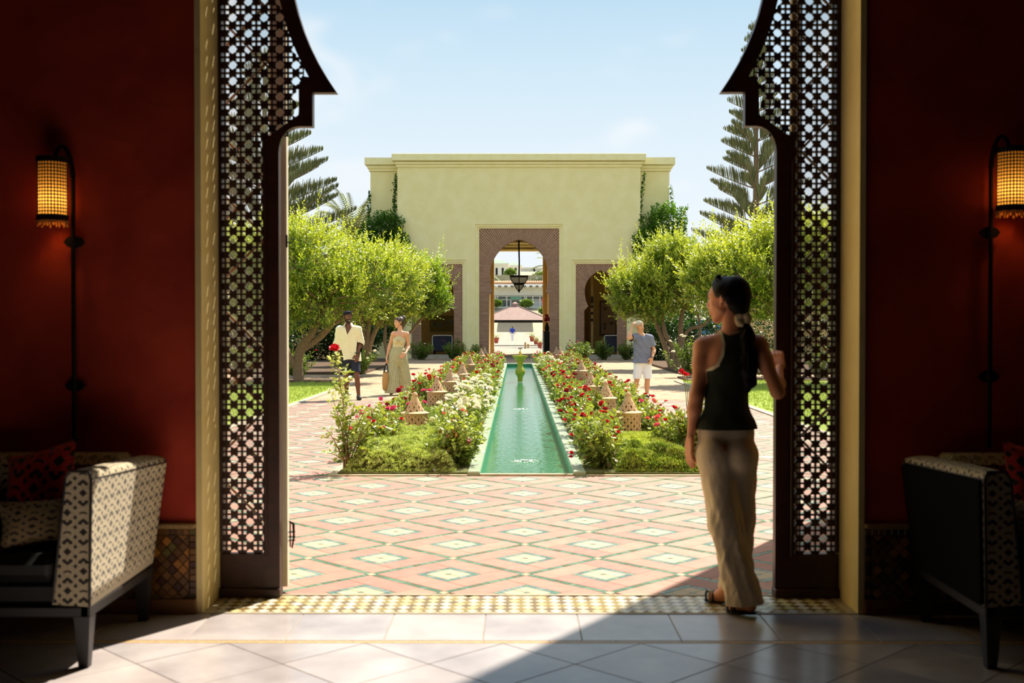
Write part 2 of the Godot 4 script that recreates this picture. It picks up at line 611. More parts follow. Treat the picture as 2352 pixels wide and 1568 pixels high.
# ---------------------------------------------------------------- the hall we look out of
const WF := 5.66      # front face of the door wall
const WB := 6.00      # its outer face
const JL := -1.577    # left jamb
const JR := 1.708     # right jamb
const XA := 0.062     # axis of the carved screens

func struct(called: String, mb: MB, m: Material, label: String, parent: Node3D = null) -> MeshInstance3D:
	var o := obj(called, mb.mesh(), m, parent)
	if parent == null: tag(o, label, "", "", "structure")
	return o

func wall_box(mb: MB, x0: float, x1: float, y0: float, y1: float, d0: float, d1: float) -> void:
	mb.box(Vector3((x0 + x1) / 2, (y0 + y1) / 2, -(d0 + d1) / 2), Vector3(x1 - x0, y1 - y0, absf(d1 - d0)))

func hall() -> void:
	var H := 5.8
	# floor: slab with grey tiles laid proud of the grout
	var fl := Node3D.new(); fl.name = "floor"; add_child(fl, true)
	tag(fl, "dark grey polished tile floor of the hall inside the doorway", "", "", "structure")
	var mb := MB.new()
	wall_box(mb, -9.0, 9.0, -0.3, -0.004, -14.0, 5.648)
	obj("floor_slab", mb.mesh(), M["floor grout"], fl)
	# straight row next to the threshold
	var row := MB.new(); row.box(Vector3.ZERO, Vector3(0.452, 0.02, 0.476), Basis(), 0.0015)
	var rm := row.mesh()
	for i in range(-9, 9):
		var x := -0.387 + 0.4565 * (i + 0.0) + 0.003
		var o := obj("floor_tile", rm, M["grey tile"] if posmod(i * 7, 3) else M["grey tile two"], fl)
		o.position = Vector3(x, -0.01, -5.41)
	var st := MB.new(); st.box(Vector3.ZERO, Vector3(0.30, 0.02, 0.036), Basis(), 0.0015)
	var sm := st.mesh()
	for i in range(-16, 17):
		var o := obj("border_strip", sm, M["tan strip"], fl)
		o.position = Vector3(0.302 * i, -0.01, -5.148)
	# diagonal field
	var a := 0.4432
	var dg := MB.new(); dg.box(Vector3.ZERO, Vector3(a - 0.004, 0.02, a - 0.004), Basis(Vector3.UP, PI / 4), 0.0015)
	var dm := dg.mesh()
	var h := a / sqrt(2.0)
	for i in range(-18, 19):
		for j in range(0, 15):
			if posmod(i + j, 2): continue
			var x := 0.25 + i * h
			var d := 5.125 - j * h
			if absf(x) > 5.0: continue
			if j == 0:      # half tiles against the strip
				var tb := MB.new()
				tb.prism(PackedVector2Array([Vector2(-h + 0.004, 0), Vector2(0, -h + 0.003), Vector2(h - 0.004, 0)]), -0.02, 0.0, Transform3D(Basis(Vector3.RIGHT, Vector3(0, 0, -1), Vector3.UP), Vector3.ZERO))
				var o := obj("floor_tile", tb.mesh(), M["grey tile"], fl)
				o.position = Vector3(x, 0.0, -d)
			else:
				var o := obj("floor_tile", dm, M["grey tile two"] if posmod(i * 5 + j * 3, 4) == 0 else M["grey tile"], fl)
				o.position = Vector3(x, -0.01, -d)
	# walls
	mb = MB.new()
	wall_box(mb, -9.0, JL - 0.004, -0.3, H, WF, WB)
	struct("wall_left", mb, M["red plaster"], "dark red plastered wall left of the doorway")
	mb = MB.new()
	wall_box(mb, JR + 0.004, 9.0, -0.3, H, WF, WB)
	struct("wall_right", mb, M["red plaster"], "dark red plastered wall right of the doorway")
	mb = MB.new()
	wall_box(mb, JL - 0.004, JR + 0.004, 5.1, H, WF, WB)
	struct("wall_above", mb, M["red plaster"], "red plastered wall over the doorway")
	mb = MB.new()
	wall_box(mb, -9.3, -9.0, -0.3, H + 0.3, -14.3, WB)
	struct("wall_side_left", mb, M["red plaster"], "left side wall of the hall")
	mb = MB.new()
	wall_box(mb, 9.0, 9.3, -0.3, H + 0.3, -14.3, WB)
	struct("wall_side_right", mb, M["red plaster"], "right side wall of the hall")
	mb = MB.new()
	wall_box(mb, -9.0, 9.0, -0.3, H, -14.3, -14.0)
	struct("wall_back", mb, M["red plaster"], "wall behind the camera")
	mb = MB.new()
	wall_box(mb, -9.0, 9.0, H, H + 0.3, -14.3, WB)
	struct("ceiling", mb, M["ceiling plaster"], "ceiling of the hall")
	# plaster lining of the opening
	for s in 2:
		mb = MB.new()
		var x: float = JL if s == 0 else JR
		var o: float = -0.03 if s == 0 else 0.03
		wall_box(mb, minf(x, x + o), maxf(x, x + o), 0.0, 5.1, WF - 0.012, WB + 0.03)
		struct("trim_%d" % (s + 1), mb, M["tan plaster"], "tan plastered %s reveal of the doorway" % ["left", "right"][s])
	# tiled dado on both walls
	for s in 2:
		var w := Node3D.new(); w.name = "baseboard_" + ["left", "right"][s]; add_child(w, true)
		tag(w, "low zellige dado of small brown diamond tiles on the %s wall" % ["left", "right"][s], "", "", "structure")
		dado(w, JL - 0.03 if s == 0 else JR + 0.03, -1.0 if s == 0 else 1.0)

func dado(w: Node3D, x0: float, dir: float) -> void:
	var L := 1.5
	var mb := MB.new()
	var xe := x0 + dir * L
	wall_box(mb, minf(x0, xe), maxf(x0, xe), 0.0, 0.43, WF - 0.012, WF + 0.02)
	obj("backing", mb.mesh(), M["grout dark"], w)
	mb = MB.new()
	mb.box(Vector3((x0 + xe) / 2, 0.443, -(WF - 0.012)), Vector3(L, 0.026, 0.05), Basis(), 0.006)
	obj("cap_rail", mb.mesh(), M["dado cap"], w)
	mb = MB.new()
	mb.box(Vector3((x0 + xe) / 2, 0.038, -(WF - 0.016)), Vector3(L, 0.076, 0.03), Basis(), 0.003)
	obj("foot_course", mb.mesh(), M["dado foot"], w)
	var tm := [M["dado a"], M["dado b"], M["dado c"], M["dado a"], M["dado e"], M["dado c"], M["dado b"], M["dado d"]]
	var sq := MB.new(); sq.box(Vector3.ZERO, Vector3(0.030, 0.030, 0.008), Basis(), 0.002)
	var sqm := sq.mesh()
	for i in int(L / 0.033):
		var o := obj("border_tile", sqm, tm[rng.randi() % 7], w)
		o.position = Vector3(x0 + dir * (0.017 + 0.033 * i), 0.412, -(WF - 0.015))
	for j in 9:
		var o := obj("border_tile", sqm, tm[rng.randi() % 7], w)
		o.position = Vector3(x0 + dir * 0.017, 0.379 - 0.033 * j, -(WF - 0.015))
	var a := 0.0365
	var hd := 0.0275
	var dm := MB.new(); dm.box(Vector3.ZERO, Vector3(a, a, 0.008), Basis(Vector3(0, 0, 1), PI / 4), 0.002)
	var dmm := dm.mesh()
	var half := {}
	for q in 3:
		var tr := MB.new()
		var r := hd - 0.0025
		var poly = [PackedVector2Array([Vector2(-r, 0), Vector2(r, 0), Vector2(0, r)]), PackedVector2Array([Vector2(-r, 0), Vector2(0, -r), Vector2(r, 0)]), PackedVector2Array([Vector2(0, -r), Vector2(r * dir, 0), Vector2(0, r)])][q]
		tr.prism(poly, -0.004, 0.004)
		half[q] = tr.mesh()
	var top := 0.394; var bot := 0.078
	var nr := int(round((top - bot) / hd))
	var st := (top - bot) / nr
	for j in nr + 1:
		for i in range(0, 26):
			if posmod(i + j, 2): continue
			var sh: Mesh = dmm
			if j == 0: sh = half[0]
			elif j == nr: sh = half[1]
			elif i == 0: sh = half[2]
			if i == 0 and (j == 0 or j == nr): continue
			var o := obj("diamond_tile", sh, tm[rng.randi() % 8], w)
			o.position = Vector3(x0 + dir * (0.037 + hd * i), bot + st * j, -(WF - 0.015))

# ---------------------------------------------------------------- carved wooden screens that frame the arch
func screen_edge(hw: float) -> PackedVector2Array:      # inner edge of one half, from the floor up: (distance from the axis, height)
	var p := PackedVector2Array([Vector2(hw, 0.0), Vector2(hw, 2.35)])
	for i in 7:
		var a := PI / 2 * i / 6.0
		p.append(Vector2(hw - 0.105 * (1.0 - cos(a)), 2.36 + 0.135 * sin(a)))
	p.append(Vector2(1.14, 2.495))
	p.append(Vector2(1.14, 2.673))
	p.append(Vector2(1.012, 2.673))
	var a0 := atan2(2.673 - 3.43, 1.012)
	var a1 := PI * 0.5
	for i in range(1, 31):
		var a := lerpf(a0, a1, i / 30.0)
		p.append(Vector2(cos(a) * 1.262, 3.43 + sin(a) * 1.262))
	return p

func in_lattice(x: float, y: float) -> bool:     # where the fretwork shows, x from the axis
	if y > 4.6 or y < 0.232: return false
	if y < 2.33: return x > 1.40
	if y < 2.55:
		var e := 1.405 - (y - 2.33) / 0.22 * 0.20 if y > 2.33 else 1.405
		return x > e
	if y < 2.70: return x > 1.215
	if y < 2.80: return x > 1.19
	var dy := y - 3.43
	return x * x + dy * dy > 1.335 * 1.335 and x > 0.2

func octant_sheet(mb: MB, ox: float, oy: float, sx: float, sy: float, z0: float, z1: float) -> void:
	# one quarter of a fretwork cell: the star hole at (ox, oy), a square hole towards (sx, sy)
	var p := 0.0418
	var hs := 0.0097; var co := 0.0275
	var st := []
	for k in 5:
		var a := k * PI / 8.0
		var r: float = [0.0256, 0.0208, 0.0236, 0.0208, 0.0256][k]
		st.append(Vector2(cos(a), sin(a)) * r)
	# two halves of the quarter, split along the diagonal through the square
	var polys := [
		PackedVector2Array([st[0], Vector2(p, 0), Vector2(p, p), Vector2(co + hs, co + hs), Vector2(co + hs, co - hs), Vector2(co - hs, co - hs), st[2], st[1]]),
		PackedVector2Array([st[4], st[3], st[2], Vector2(co - hs, co - hs), Vector2(co - hs, co + hs), Vector2(co + hs, co + hs), Vector2(p, p), Vector2(0, p)])]
	for q in polys:
		var tri := Geometry2D.triangulate_polygon(q)
		for side in 2:
			var z := z0 if side == 0 else z1
			for i in range(0, tri.size(), 3):
				var f := PackedVector3Array()
				for j in 3:
					var w: Vector2 = q[tri[i + j]]
					f.append(Vector3(ox + w.x * sx, oy + w.y * sy, z))
				mb.face(f, Vector3(0, 0, -1 if side == 0 else 1))
	for k in 4:
		var a: Vector2 = st[k]; var b: Vector2 = st[k + 1]
		mb.quad(Vector3(ox + a.x * sx, oy + a.y * sy, z0), Vector3(ox + b.x * sx, oy + b.y * sy, z0), Vector3(ox + b.x * sx, oy + b.y * sy, z1), Vector3(ox + a.x * sx, oy + a.y * sy, z1), Vector3(-a.x * sx, -a.y * sy, 0))
	var sq := [Vector2(co - hs, co - hs), Vector2(co + hs, co - hs), Vector2(co + hs, co + hs), Vector2(co - hs, co + hs)]
	for k in 4:
		var a: Vector2 = sq[k]; var b: Vector2 = sq[(k + 1) % 4]
		var m := Vector2(co, co) - (a + b) * 0.5
		mb.quad(Vector3(ox + a.x * sx, oy + a.y * sy, z0), Vector3(ox + b.x * sx, oy + b.y * sy, z0), Vector3(ox + b.x * sx, oy + b.y * sy, z1), Vector3(ox + a.x * sx, oy + a.y * sy, z1), Vector3(m.x * sx, m.y * sy, 0))

func screens() -> void:
	var outer := 1.642
	for s in 2:
		var hw := 1.320 if s == 0 else 1.307
		var edge := screen_edge(hw)
		var sg := -1.0 if s == 0 else 1.0
		var root := thing("carved_screen", ["dark wooden screen with pierced star fretwork, left side of the doorway", "dark wooden screen with pierced star fretwork, right side, touched by the woman"][s], "screen", Vector3(XA, 0, -5.98), "carved screens framing the doorway")
		# frame: strip between the inner edge and the fretwork
		var fr := MB.new()
		var n := edge.size()
		var inner := PackedVector2Array()
		for i in n: inner.append(edge[i])
		var back := PackedVector2Array()
		for i in n:
			var e := edge[i]
			var o := Vector2(1.405, e.y)
			if e.y >= 2.35 and i >= 2 and i < 9: o = Vector2(1.405 - (e.y - 2.36) / 0.135 * 0.19, e.y + 0.06)
			elif i == 9: o = Vector2(1.213, 2.575)
			elif i == 10: o = Vector2(1.213, 2.70)
			elif i == 11: o = Vector2(1.195, 2.76)
			elif i >= 12:
				var dd := (e - Vector2(0, 3.43)).normalized()
				o = Vector2(0, 3.43) + dd * 1.34
				if i < 14: o = o.lerp(Vector2(1.19, 2.80), 0.5 if i == 12 else 0.15)
			if i == 0: o = Vector2(1.405, 0.02)
			back.append(o)
		inner[0].y = 0.02
		for i in n - 1:
			var q := [inner[i], inner[i + 1], back[i + 1], back[i]]
			for z in [[0.0, 1.0], [-0.06, -1.0]]:
				var f := PackedVector3Array()
				for w in q: f.append(Vector3(w.x * sg, w.y, z[0]))
				if (q[1] - q[0]).length() + (q[2] - q[3]).length() > 0.002:
					for tri in [[0, 1, 2], [0, 2, 3]]:
						var g := PackedVector3Array([f[tri[0]], f[tri[1]], f[tri[2]]])
						if (g[2] - g[0]).cross(g[1] - g[0]).length() > 1e-7: fr.face(g, Vector3(0, 0, z[1]))
			for w in 2:
				var u: PackedVector2Array = inner if w == 0 else back
				if u[i].distance_to(u[i + 1]) < 1e-4: continue
				var mid := (inner[i] + inner[i + 1] - back[i] - back[i + 1]) * (1.0 if w == 0 else -1.0)
				fr.quad(Vector3(u[i].x * sg, u[i].y, -0.06), Vector3(u[i + 1].x * sg, u[i + 1].y, -0.06), Vector3(u[i + 1].x * sg, u[i + 1].y, 0), Vector3(u[i].x * sg, u[i].y, 0), Vector3(mid.x * sg, mid.y, 0))
		obj("arch_frame", fr.mesh(), M["dark wood"], root)
		# slim raised bead along the stile
		var bead := MB.new()
		bead.box(Vector3(1.392 * sg, 1.27, 0.004), Vector3(0.014, 2.1, 0.014), Basis(), 0.004)
		obj("bead", bead.mesh(), M["dark wood"], root)
		# bottom panel with a plinth
		var bp := MB.new()
		bp.box(Vector3((1.40 + outer) / 2 * sg, 0.125, -0.03), Vector3(outer - 1.40, 0.215, 0.05), Basis(), 0.002)
		obj("base_panel", bp.mesh(), M["dark wood"], root)
		var pl := MB.new()
		pl.box(Vector3((hw - 0.002 + outer) / 2 * sg, 0.026, -0.025), Vector3(outer - hw + 0.006, 0.05, 0.09), Basis(), 0.006)
		obj("plinth", pl.mesh(), M["dark wood"], root)
		var js := MB.new()
		js.box(Vector3((outer - 0.008) * sg, 2.42, -0.03), Vector3(0.022, 4.36, 0.06), Basis(), 0.003)
		obj("jamb_strip", js.mesh(), M["dark wood"], root)
		# fretwork
		var la := MB.new()
		var p := 0.0836
		for r in 54:
			for c in range(-4, 18):
				var ox := 1.399 + p * (3 - c)
				var oy := 0.2306 + p * r
				if ox > 1.7 or ox < 0.1: continue
				for qx in [-1.0, 1.0]:
					for qy in [-1.0, 1.0]:
						var mx: float = ox + qx * 0.021
						var my: float = oy + qy * 0.021
						if mx > outer or my < 0.2306: continue
						if in_lattice(mx, my): octant_sheet(la, ox * sg, oy, qx * sg, qy, -0.036, -0.018)
		obj("fretwork", la.mesh(), M["dark wood"], root)
		# top filler over the arch, out of the picture
		var tp := MB.new()
		tp.box(Vector3(outer / 2 * sg, 4.86, -0.03), Vector3(outer, 0.48, 0.04))
		obj("head_board", tp.mesh(), M["dark wood"], root)
		glazed_leaf(s, sg)
	# a door leaf folded flat behind each screen: frame, pane, crossing bars

func glazed_leaf(s: int, sg: float) -> void:
	var root := thing("glazed_door_leaf", ["glazed door leaf behind the left carved screen, its edge coloured as if lit", "tall glazed door leaf folded back behind the right carved screen"][s], "door", Vector3(XA, 0, -6.12), "door leaves folded back outside")
	var x0 := 1.302; var x1 := 1.69
	var y0 := 0.03; var y1 := 4.6
	if s == 1: x0 = 1.392
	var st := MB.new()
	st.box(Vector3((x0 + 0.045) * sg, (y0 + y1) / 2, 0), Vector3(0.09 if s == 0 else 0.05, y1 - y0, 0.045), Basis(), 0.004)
	obj("meeting_stile", st.mesh(), M["pale paint"] if s == 0 else M["leaf wood"], root)  # left stile coloured pale as if light fell on its edge
	var hs := MB.new()
	hs.box(Vector3((x1 - 0.01) * sg, (y0 + y1) / 2, 0), Vector3(0.03, y1 - y0, 0.045), Basis(), 0.004)
	obj("hanging_stile", hs.mesh(), M["leaf wood"], root)
	for q in [0.12, 4.52]:
		var rl := MB.new()
		rl.box(Vector3((x0 + x1) / 2 * sg, q, 0), Vector3(x1 - x0 - 0.1, 0.18, 0.04), Basis(), 0.004)
		obj("rail", rl.mesh(), M["leaf wood"], root)
	var pn := MB.new()
	pn.box(Vector3((x0 + x1) / 2 * sg, (y0 + y1) / 2, -0.004), Vector3(x1 - x0 - 0.1, y1 - y0 - 0.3, 0.004))
	obj("pane", pn.mesh(), M["pane"], root)
	# diagonal glazing bars, each one of its own
	var w := x1 - x0 - 0.06
	for k in range(0, 14):
		for d in [-1.0, 1.0]:
			var yc := 0.45 + k * 0.31 + (0.155 if d > 0 else 0.0)
			if yc > 4.35: continue
			var bar := MB.new()
			bar.box(Vector3((x0 + x1) / 2 * sg, yc, 0.006), Vector3(w * 1.38, 0.013, 0.010), Basis(Vector3(0, 0, 1), d * PI / 4))
			obj("glazing_bar", bar.mesh(), M["leaf wood"], root)
	if s == 0:
		var hw := MB.new()
		hw.box(Vector3((x0 - 0.012) * sg, 0.315, 0.012), Vector3(0.008, 0.14, 0.008), Basis(), 0.002)
		hw.tube([Vector3((x0 - 0.006) * sg, 0.385, 0.012), Vector3((x0 - 0.030) * sg, 0.37, 0.012), Vector3((x0 - 0.032) * sg, 0.30, 0.012), Vector3((x0 - 0.022) * sg, 0.24, 0.012)], [0.005, 0.008, 0.006, 0.005], 6)
		for y in [0.28, 0.30, 0.325]:
			hw.tube([Vector3((x0 - 0.002) * sg, y, 0.012), Vector3((x0 - 0.040) * sg, y + 0.003, 0.012)], [0.0035], 6)
		obj("bolt", hw.mesh(), M["iron"], root)
		var hk := MB.new()
		hk.box(Vector3((x0 + 0.002) * sg, 1.90, 0.016), Vector3(0.012, 0.07, 0.014), Basis(), 0.003)
		hk.tube([Vector3((x0 + 0.0) * sg, 1.895, 0.012), Vector3((x0 - 0.02) * sg, 1.89, 0.012), Vector3((x0 - 0.034) * sg, 1.90, 0.012), Vector3((x0 - 0.032) * sg, 1.915, 0.012), Vector3((x0 - 0.018) * sg, 1.912, 0.012)], [0.0035], 6)
		obj("hook", hk.mesh(), M["iron"], root)
# ---------------------------------------------------------------- threshold and paved terrace
func terrace() -> void:
	# threshold of small square zellige set on the diagonal
	var sill := Node3D.new(); sill.name = "threshold"; add_child(sill, true)
	tag(sill, "doorway threshold of small glazed cream and olive zellige pieces", "", "", "structure")
	var mb := MB.new()
	wall_box(mb, JL, JR, -0.08, 0.0, 5.648, 6.047)
	obj("bed", mb.mesh(), M["zellige bed"], sill)
	mb = MB.new()
	wall_box(mb, JL, JR, -0.08, 0.0035, 5.646, 5.666)
	wall_box(mb, JL, JR, -0.08, 0.0035, 6.029, 6.047)
	wall_box(mb, JL, JL + 0.05, -0.08, 0.003, 5.666, 6.029)
	wall_box(mb, JR - 0.05, JR, -0.08, 0.003, 5.666, 6.029)
	obj("edge_band", mb.mesh(), M["cream tile"], sill)
	var q := 0.0352
	var pc := MB.new(); pc.box(Vector3.ZERO, Vector3(q * 1.37, 0.006, q * 1.37), Basis(Vector3.UP, PI / 4), 0.0012)
	var pm := pc.mesh()
	var light := [M["zellige cream"], M["zellige cream"], M["zellige butter"], M["zellige white"]]
	var dark := [M["zellige olive"], M["zellige brown"]]
	var oliv := MB.new()
	for i in range(0, 94):
		for j in range(0, 10):
			var x := JL + 0.085 + i * q
			var d := 5.695 + j * q
			if x > JR - 0.075 or d > 6.01: continue
			if posmod(i, 2) == 0 and posmod(j, 2) == 0:
				var o := obj("mosaic_piece", pm, light[rng.randi() % 4], sill)
				o.position = Vector3(x, 0.0005, -d)
			elif posmod(i, 2) == 1 and posmod(j, 2) == 1:
				var o := obj("mosaic_piece", pm, dark[rng.randi() % 2], sill)
				o.position = Vector3(x, 0.0003, -d)
	# terrace
	var te := Node3D.new(); te.name = "terrace"; add_child(te, true)
	tag(te, "sunny terrace paved in terracotta tiles with green mosaic strips and cream diamonds", "", "", "structure")
	mb = MB.new()
	wall_box(mb, -11, 11, -0.12, -0.006, 6.0, 10.82)
	wall_box(mb, -11, BED_L0 - 0.02, -0.12, -0.006, 10.82, 22.0)
	wall_box(mb, BED_R1 + 0.02, 11, -0.12, -0.006, 10.82, 22.0)
	obj("paving_bed", mb.mesh(), M["pave grout"], te)
	var a := 0.6355
	var sw := 0.042                        # green strip
	var bo := 0.268                        # outer side of the inner mosaic square
	var bi := 0.190                        # the cream square
	var half := (a - sw) / 2.0
	var ring := half - bo / 2.0
	var len1 := half + bo / 2.0
	var th := 0.012
	var g := 0.0025
	var tile := MB.new(); tile.box(Vector3.ZERO, Vector3(len1 - g, th, ring - g), Basis(), 0.002)
	var tilem := tile.mesh()
	var ct := MB.new(); ct.box(Vector3.ZERO, Vector3(bi / 2 - g, th, bi / 2 - g), Basis(), 0.0015)
	var ctm := ct.mesh()
	var dt := MB.new(); dt.use_col = true; dt.col = Color(0.10, 0.15, 0.10); dt.box(Vector3(0, 0.001, 0), Vector3(0.030, th, 0.030), Basis(), 0.001)
	var dtm := dt.mesh()
	var knot := MB.new(); knot.box(Vector3.ZERO, Vector3(sw, th, sw), Basis(), 0.0015)
	var km := knot.mesh()
	var greens := [Color(0.05, 0.15, 0.08), Color(0.07, 0.18, 0.10), Color(0.12, 0.24, 0.15), Color(0.08, 0.12, 0.05), Color(0.10, 0.22, 0.16)]
	var blues := [Color(0.09, 0.21, 0.19), Color(0.17, 0.27, 0.26), Color(0.11, 0.16, 0.17), Color(0.19, 0.29, 0.23), Color(0.09, 0.22, 0.16)]
	var strips := []
	var sides := []
	for v in 4:
		var s := MB.new(); s.use_col = true
		var x := -(a - sw) / 2
		while x < (a - sw) / 2 - 0.01:
			var l := minf(rng.randf_range(0.03, 0.07), (a - sw) / 2 - x)
			s.col = greens[rng.randi() % 5]
			s.box(Vector3(x + l / 2, rng.randf_range(-0.001, 0.0005), 0), Vector3(l - 0.003, th, sw - 0.004), Basis(), 0.001)
			x += l
		strips.append(s.mesh())
		s = MB.new(); s.use_col = true
		var bw := (bo - bi) / 2
		x = -bo / 2
		var e := bo / 2 - bw
		while x < e - 0.008:
			var l := minf(rng.randf_range(0.035, 0.07), e - x)
			s.col = blues[rng.randi() % 5]
			s.box(Vector3(x + l / 2, rng.randf_range(-0.001, 0.0005), 0), Vector3(l - 0.003, th, bw - 0.004), Basis(), 0.001)
			x += l
		sides.append(s.mesh())
	var terr := [M["terracotta"], M["terracotta"], M["terracotta two"], M["terracotta three"]]
	var far := {}
	for k in ["t0", "t1", "t2"]: far[k] = MB.new()
	far["c"] = MB.new()
	far["m"] = MB.new(); far["m"].use_col = true
	for i in range(-14, 40):
		for j in range(-26, 34):
			var c := Vector2(0.054, 7.0) + Vector2(0.4494, 0.4494) * i + Vector2(-0.4494, 0.4494) * j
			if c.y < 5.75 or c.y > 21.6 or absf(c.x) > 9.0: continue
			if c.y > 11.24 and c.x > BED_L0 + 0.1 and c.x < BED_R1 - 0.1: continue
			if c.y > 12.0 and absf(c.x - 0.05) > 4.6: continue
			var cp := Vector3(c.x, -th / 2, -c.y)
			var px := 1187.0 + c.x / c.y * F
			var near := c.y < 11.3 and px > 560 and px < 1880
			if near and c.y > 10.30 and c.x > BED_L0 - 0.35 and c.x < BED_R1 + 0.35:
				for k in 4:
					var bs := Basis(Vector3.UP, PI / 4 + k * PI / 2)
					cut_slab(te, "terracotta_tile", terr[rng.randi() % 4], cp + bs * Vector3(half - len1 / 2.0, 0, half - ring / 2.0), Vector3(len1 - g, th, ring - g), bs)
					cut_slab(te, "mosaic_border", M["mosaic blue"], cp + bs * Vector3(0, 0, (bo + bi) / 4), Vector3((bo + bi) / 2, th, (bo - bi) / 2 - 0.004), bs)
					cut_slab(te, "cream_tile", M["cream tile"], cp + bs * Vector3(bi / 4, 0, bi / 4), Vector3(bi / 2 - g, th, bi / 2 - g), bs)
					if k < 2: cut_slab(te, "mosaic_strip", M["mosaic green"], cp + bs * Vector3(0, 0, a / 2), Vector3(a - sw, th, sw - 0.004), bs)
				continue
			for k in 4:
				var bs := Basis(Vector3.UP, PI / 4 + k * PI / 2)
				var off := bs * Vector3((half - len1 / 2.0), 0, half - ring / 2.0)
				# along the side, shifted so that the four tiles turn round the centre
				var w := rng.randi() % 4
				if near:
					var o := obj("terracotta_tile", tilem, terr[w], te)
					o.transform = Transform3D(bs, cp + off)
				else:
					far["t%d" % [0, 0, 1, 2][w]].box(cp + off, Vector3(len1 - g, th, ring - g), bs)
				var bw := (bo - bi) / 2
				var so := bs * Vector3(0, 0, bo / 2 - bw / 2)
				if near:
					var o := obj("mosaic_border", sides[rng.randi() % 4], M["mosaic"], te)
					o.transform = Transform3D(bs, cp + so)
				else:
					far["m"].col = blues[rng.randi() % 5]
					far["m"].box(cp + so, Vector3(bo - bw, th, bw - 0.004), bs)
				var co := bs * Vector3(bi / 4, 0, bi / 4)
				if near:
					var o := obj("cream_tile", ctm, M["cream tile"], te)
					o.transform = Transform3D(bs, cp + co)
				else:
					if k == 0: far["c"].box(cp, Vector3(bi, th, bi), bs)
				if k < 2:
					var go := bs * Vector3(0, 0, a / 2)
					if near:
						var o := obj("mosaic_strip", strips[rng.randi() % 4], M["mosaic"], te)
						o.transform = Transform3D(bs, cp + go)
					else:
						far["m"].col = greens[rng.randi() % 5]
						far["m"].box(cp + go, Vector3(a - sw, th, sw - 0.004), bs)
			var kp := cp + Basis(Vector3.UP, PI / 4) * Vector3(a / 2, 0, a / 2)
			if near:
				var o := obj("knot_tile", km, M["cream tile"], te)
				o.transform = Transform3D(Basis(Vector3.UP, PI / 4), kp)
				o = obj("centre_tile", dtm, M["mosaic"], te)
				o.transform = Transform3D(Basis(Vector3.UP, PI / 4), cp)
			else:
				far["c"].box(kp, Vector3(sw, th, sw), Basis(Vector3.UP, PI / 4))
	stuff(obj("terracotta_paving", far["t0"].mesh(), M["terracotta"], te))
	stuff(obj("terracotta_paving", far["t1"].mesh(), M["terracotta two"], te))
	stuff(obj("terracotta_paving", far["t2"].mesh(), M["terracotta three"], te))
	stuff(obj("cream_paving", far["c"].mesh(), M["cream tile"], te))
	stuff(obj("mosaic_paving", far["m"].mesh(), M["mosaic"], te))
	# two-storey wings beside the entrance; the right one shades part of the threshold
	for s in 2:
		mb = MB.new()
		if s == 0: wall_box(mb, -9.0, -2.75, -0.1, 8.5, WB, 9.1)
		else: wall_box(mb, 2.66, 9.0, -0.1, 10.5, WB, 9.1)
		struct("wall_wing_" + ["left", "right"][s], mb, M["cream render"], "cream wing of the house beside the entrance, %s" % ["left", "right"][s])

func cut_slab(root: Node3D, called: String, m: Material, at: Vector3, s: Vector3, bs: Basis) -> void:   # a tile cut off at the kerb of the beds
	var p := PackedVector2Array()
	for q in [[-1, -1], [1, -1], [1, 1], [-1, 1]]:
		var w := at + bs * Vector3(q[0] * s.x / 2, 0, q[1] * s.z / 2)
		p.append(Vector2(w.x, -w.z))
	var lim := BED_N - 0.062
	for r in Geometry2D.intersect_polygons(p, PackedVector2Array([Vector2(-20, -20), Vector2(20, -20), Vector2(20, lim), Vector2(-20, lim)])):
		var mb := MB.new()
		mb.prism(r, at.y - s.y / 2, at.y + s.y / 2, Transform3D(Basis(Vector3.RIGHT, Vector3(0, 0, -1), Vector3.UP), Vector3.ZERO))
		obj(called, mb.mesh(), m, root)

func brick_picture() -> ImageTexture:
	var im := Image.create(512, 512, false, Image.FORMAT_RGB8)
	im.fill(rgb(152, 130, 104))
	var r := RandomNumberGenerator.new(); r.seed = 4
	for y in 16:
		for x in 8:
			var t := r.randf()
			var c := rgb(166, 136, 106).lerp(rgb(190, 166, 136), t)
			if r.randf() < 0.15: c = rgb(174, 132, 106)
			im.fill_rect(Rect2i(posmod(x * 64 + (y % 2) * 32, 512), y * 32, 61, 29), c)
			if x * 64 + (y % 2) * 32 + 61 > 512: im.fill_rect(Rect2i(0, y * 32, 29, 29), c)
	return ImageTexture.create_from_image(im)

# ---------------------------------------------------------------- ground of the garden
const BED_L0 := -1.72
const BED_L1 := -0.475
const BED_R0 := 0.665
const BED_R1 := 1.86
const BED_N := 10.85
const BED_F := 41.8

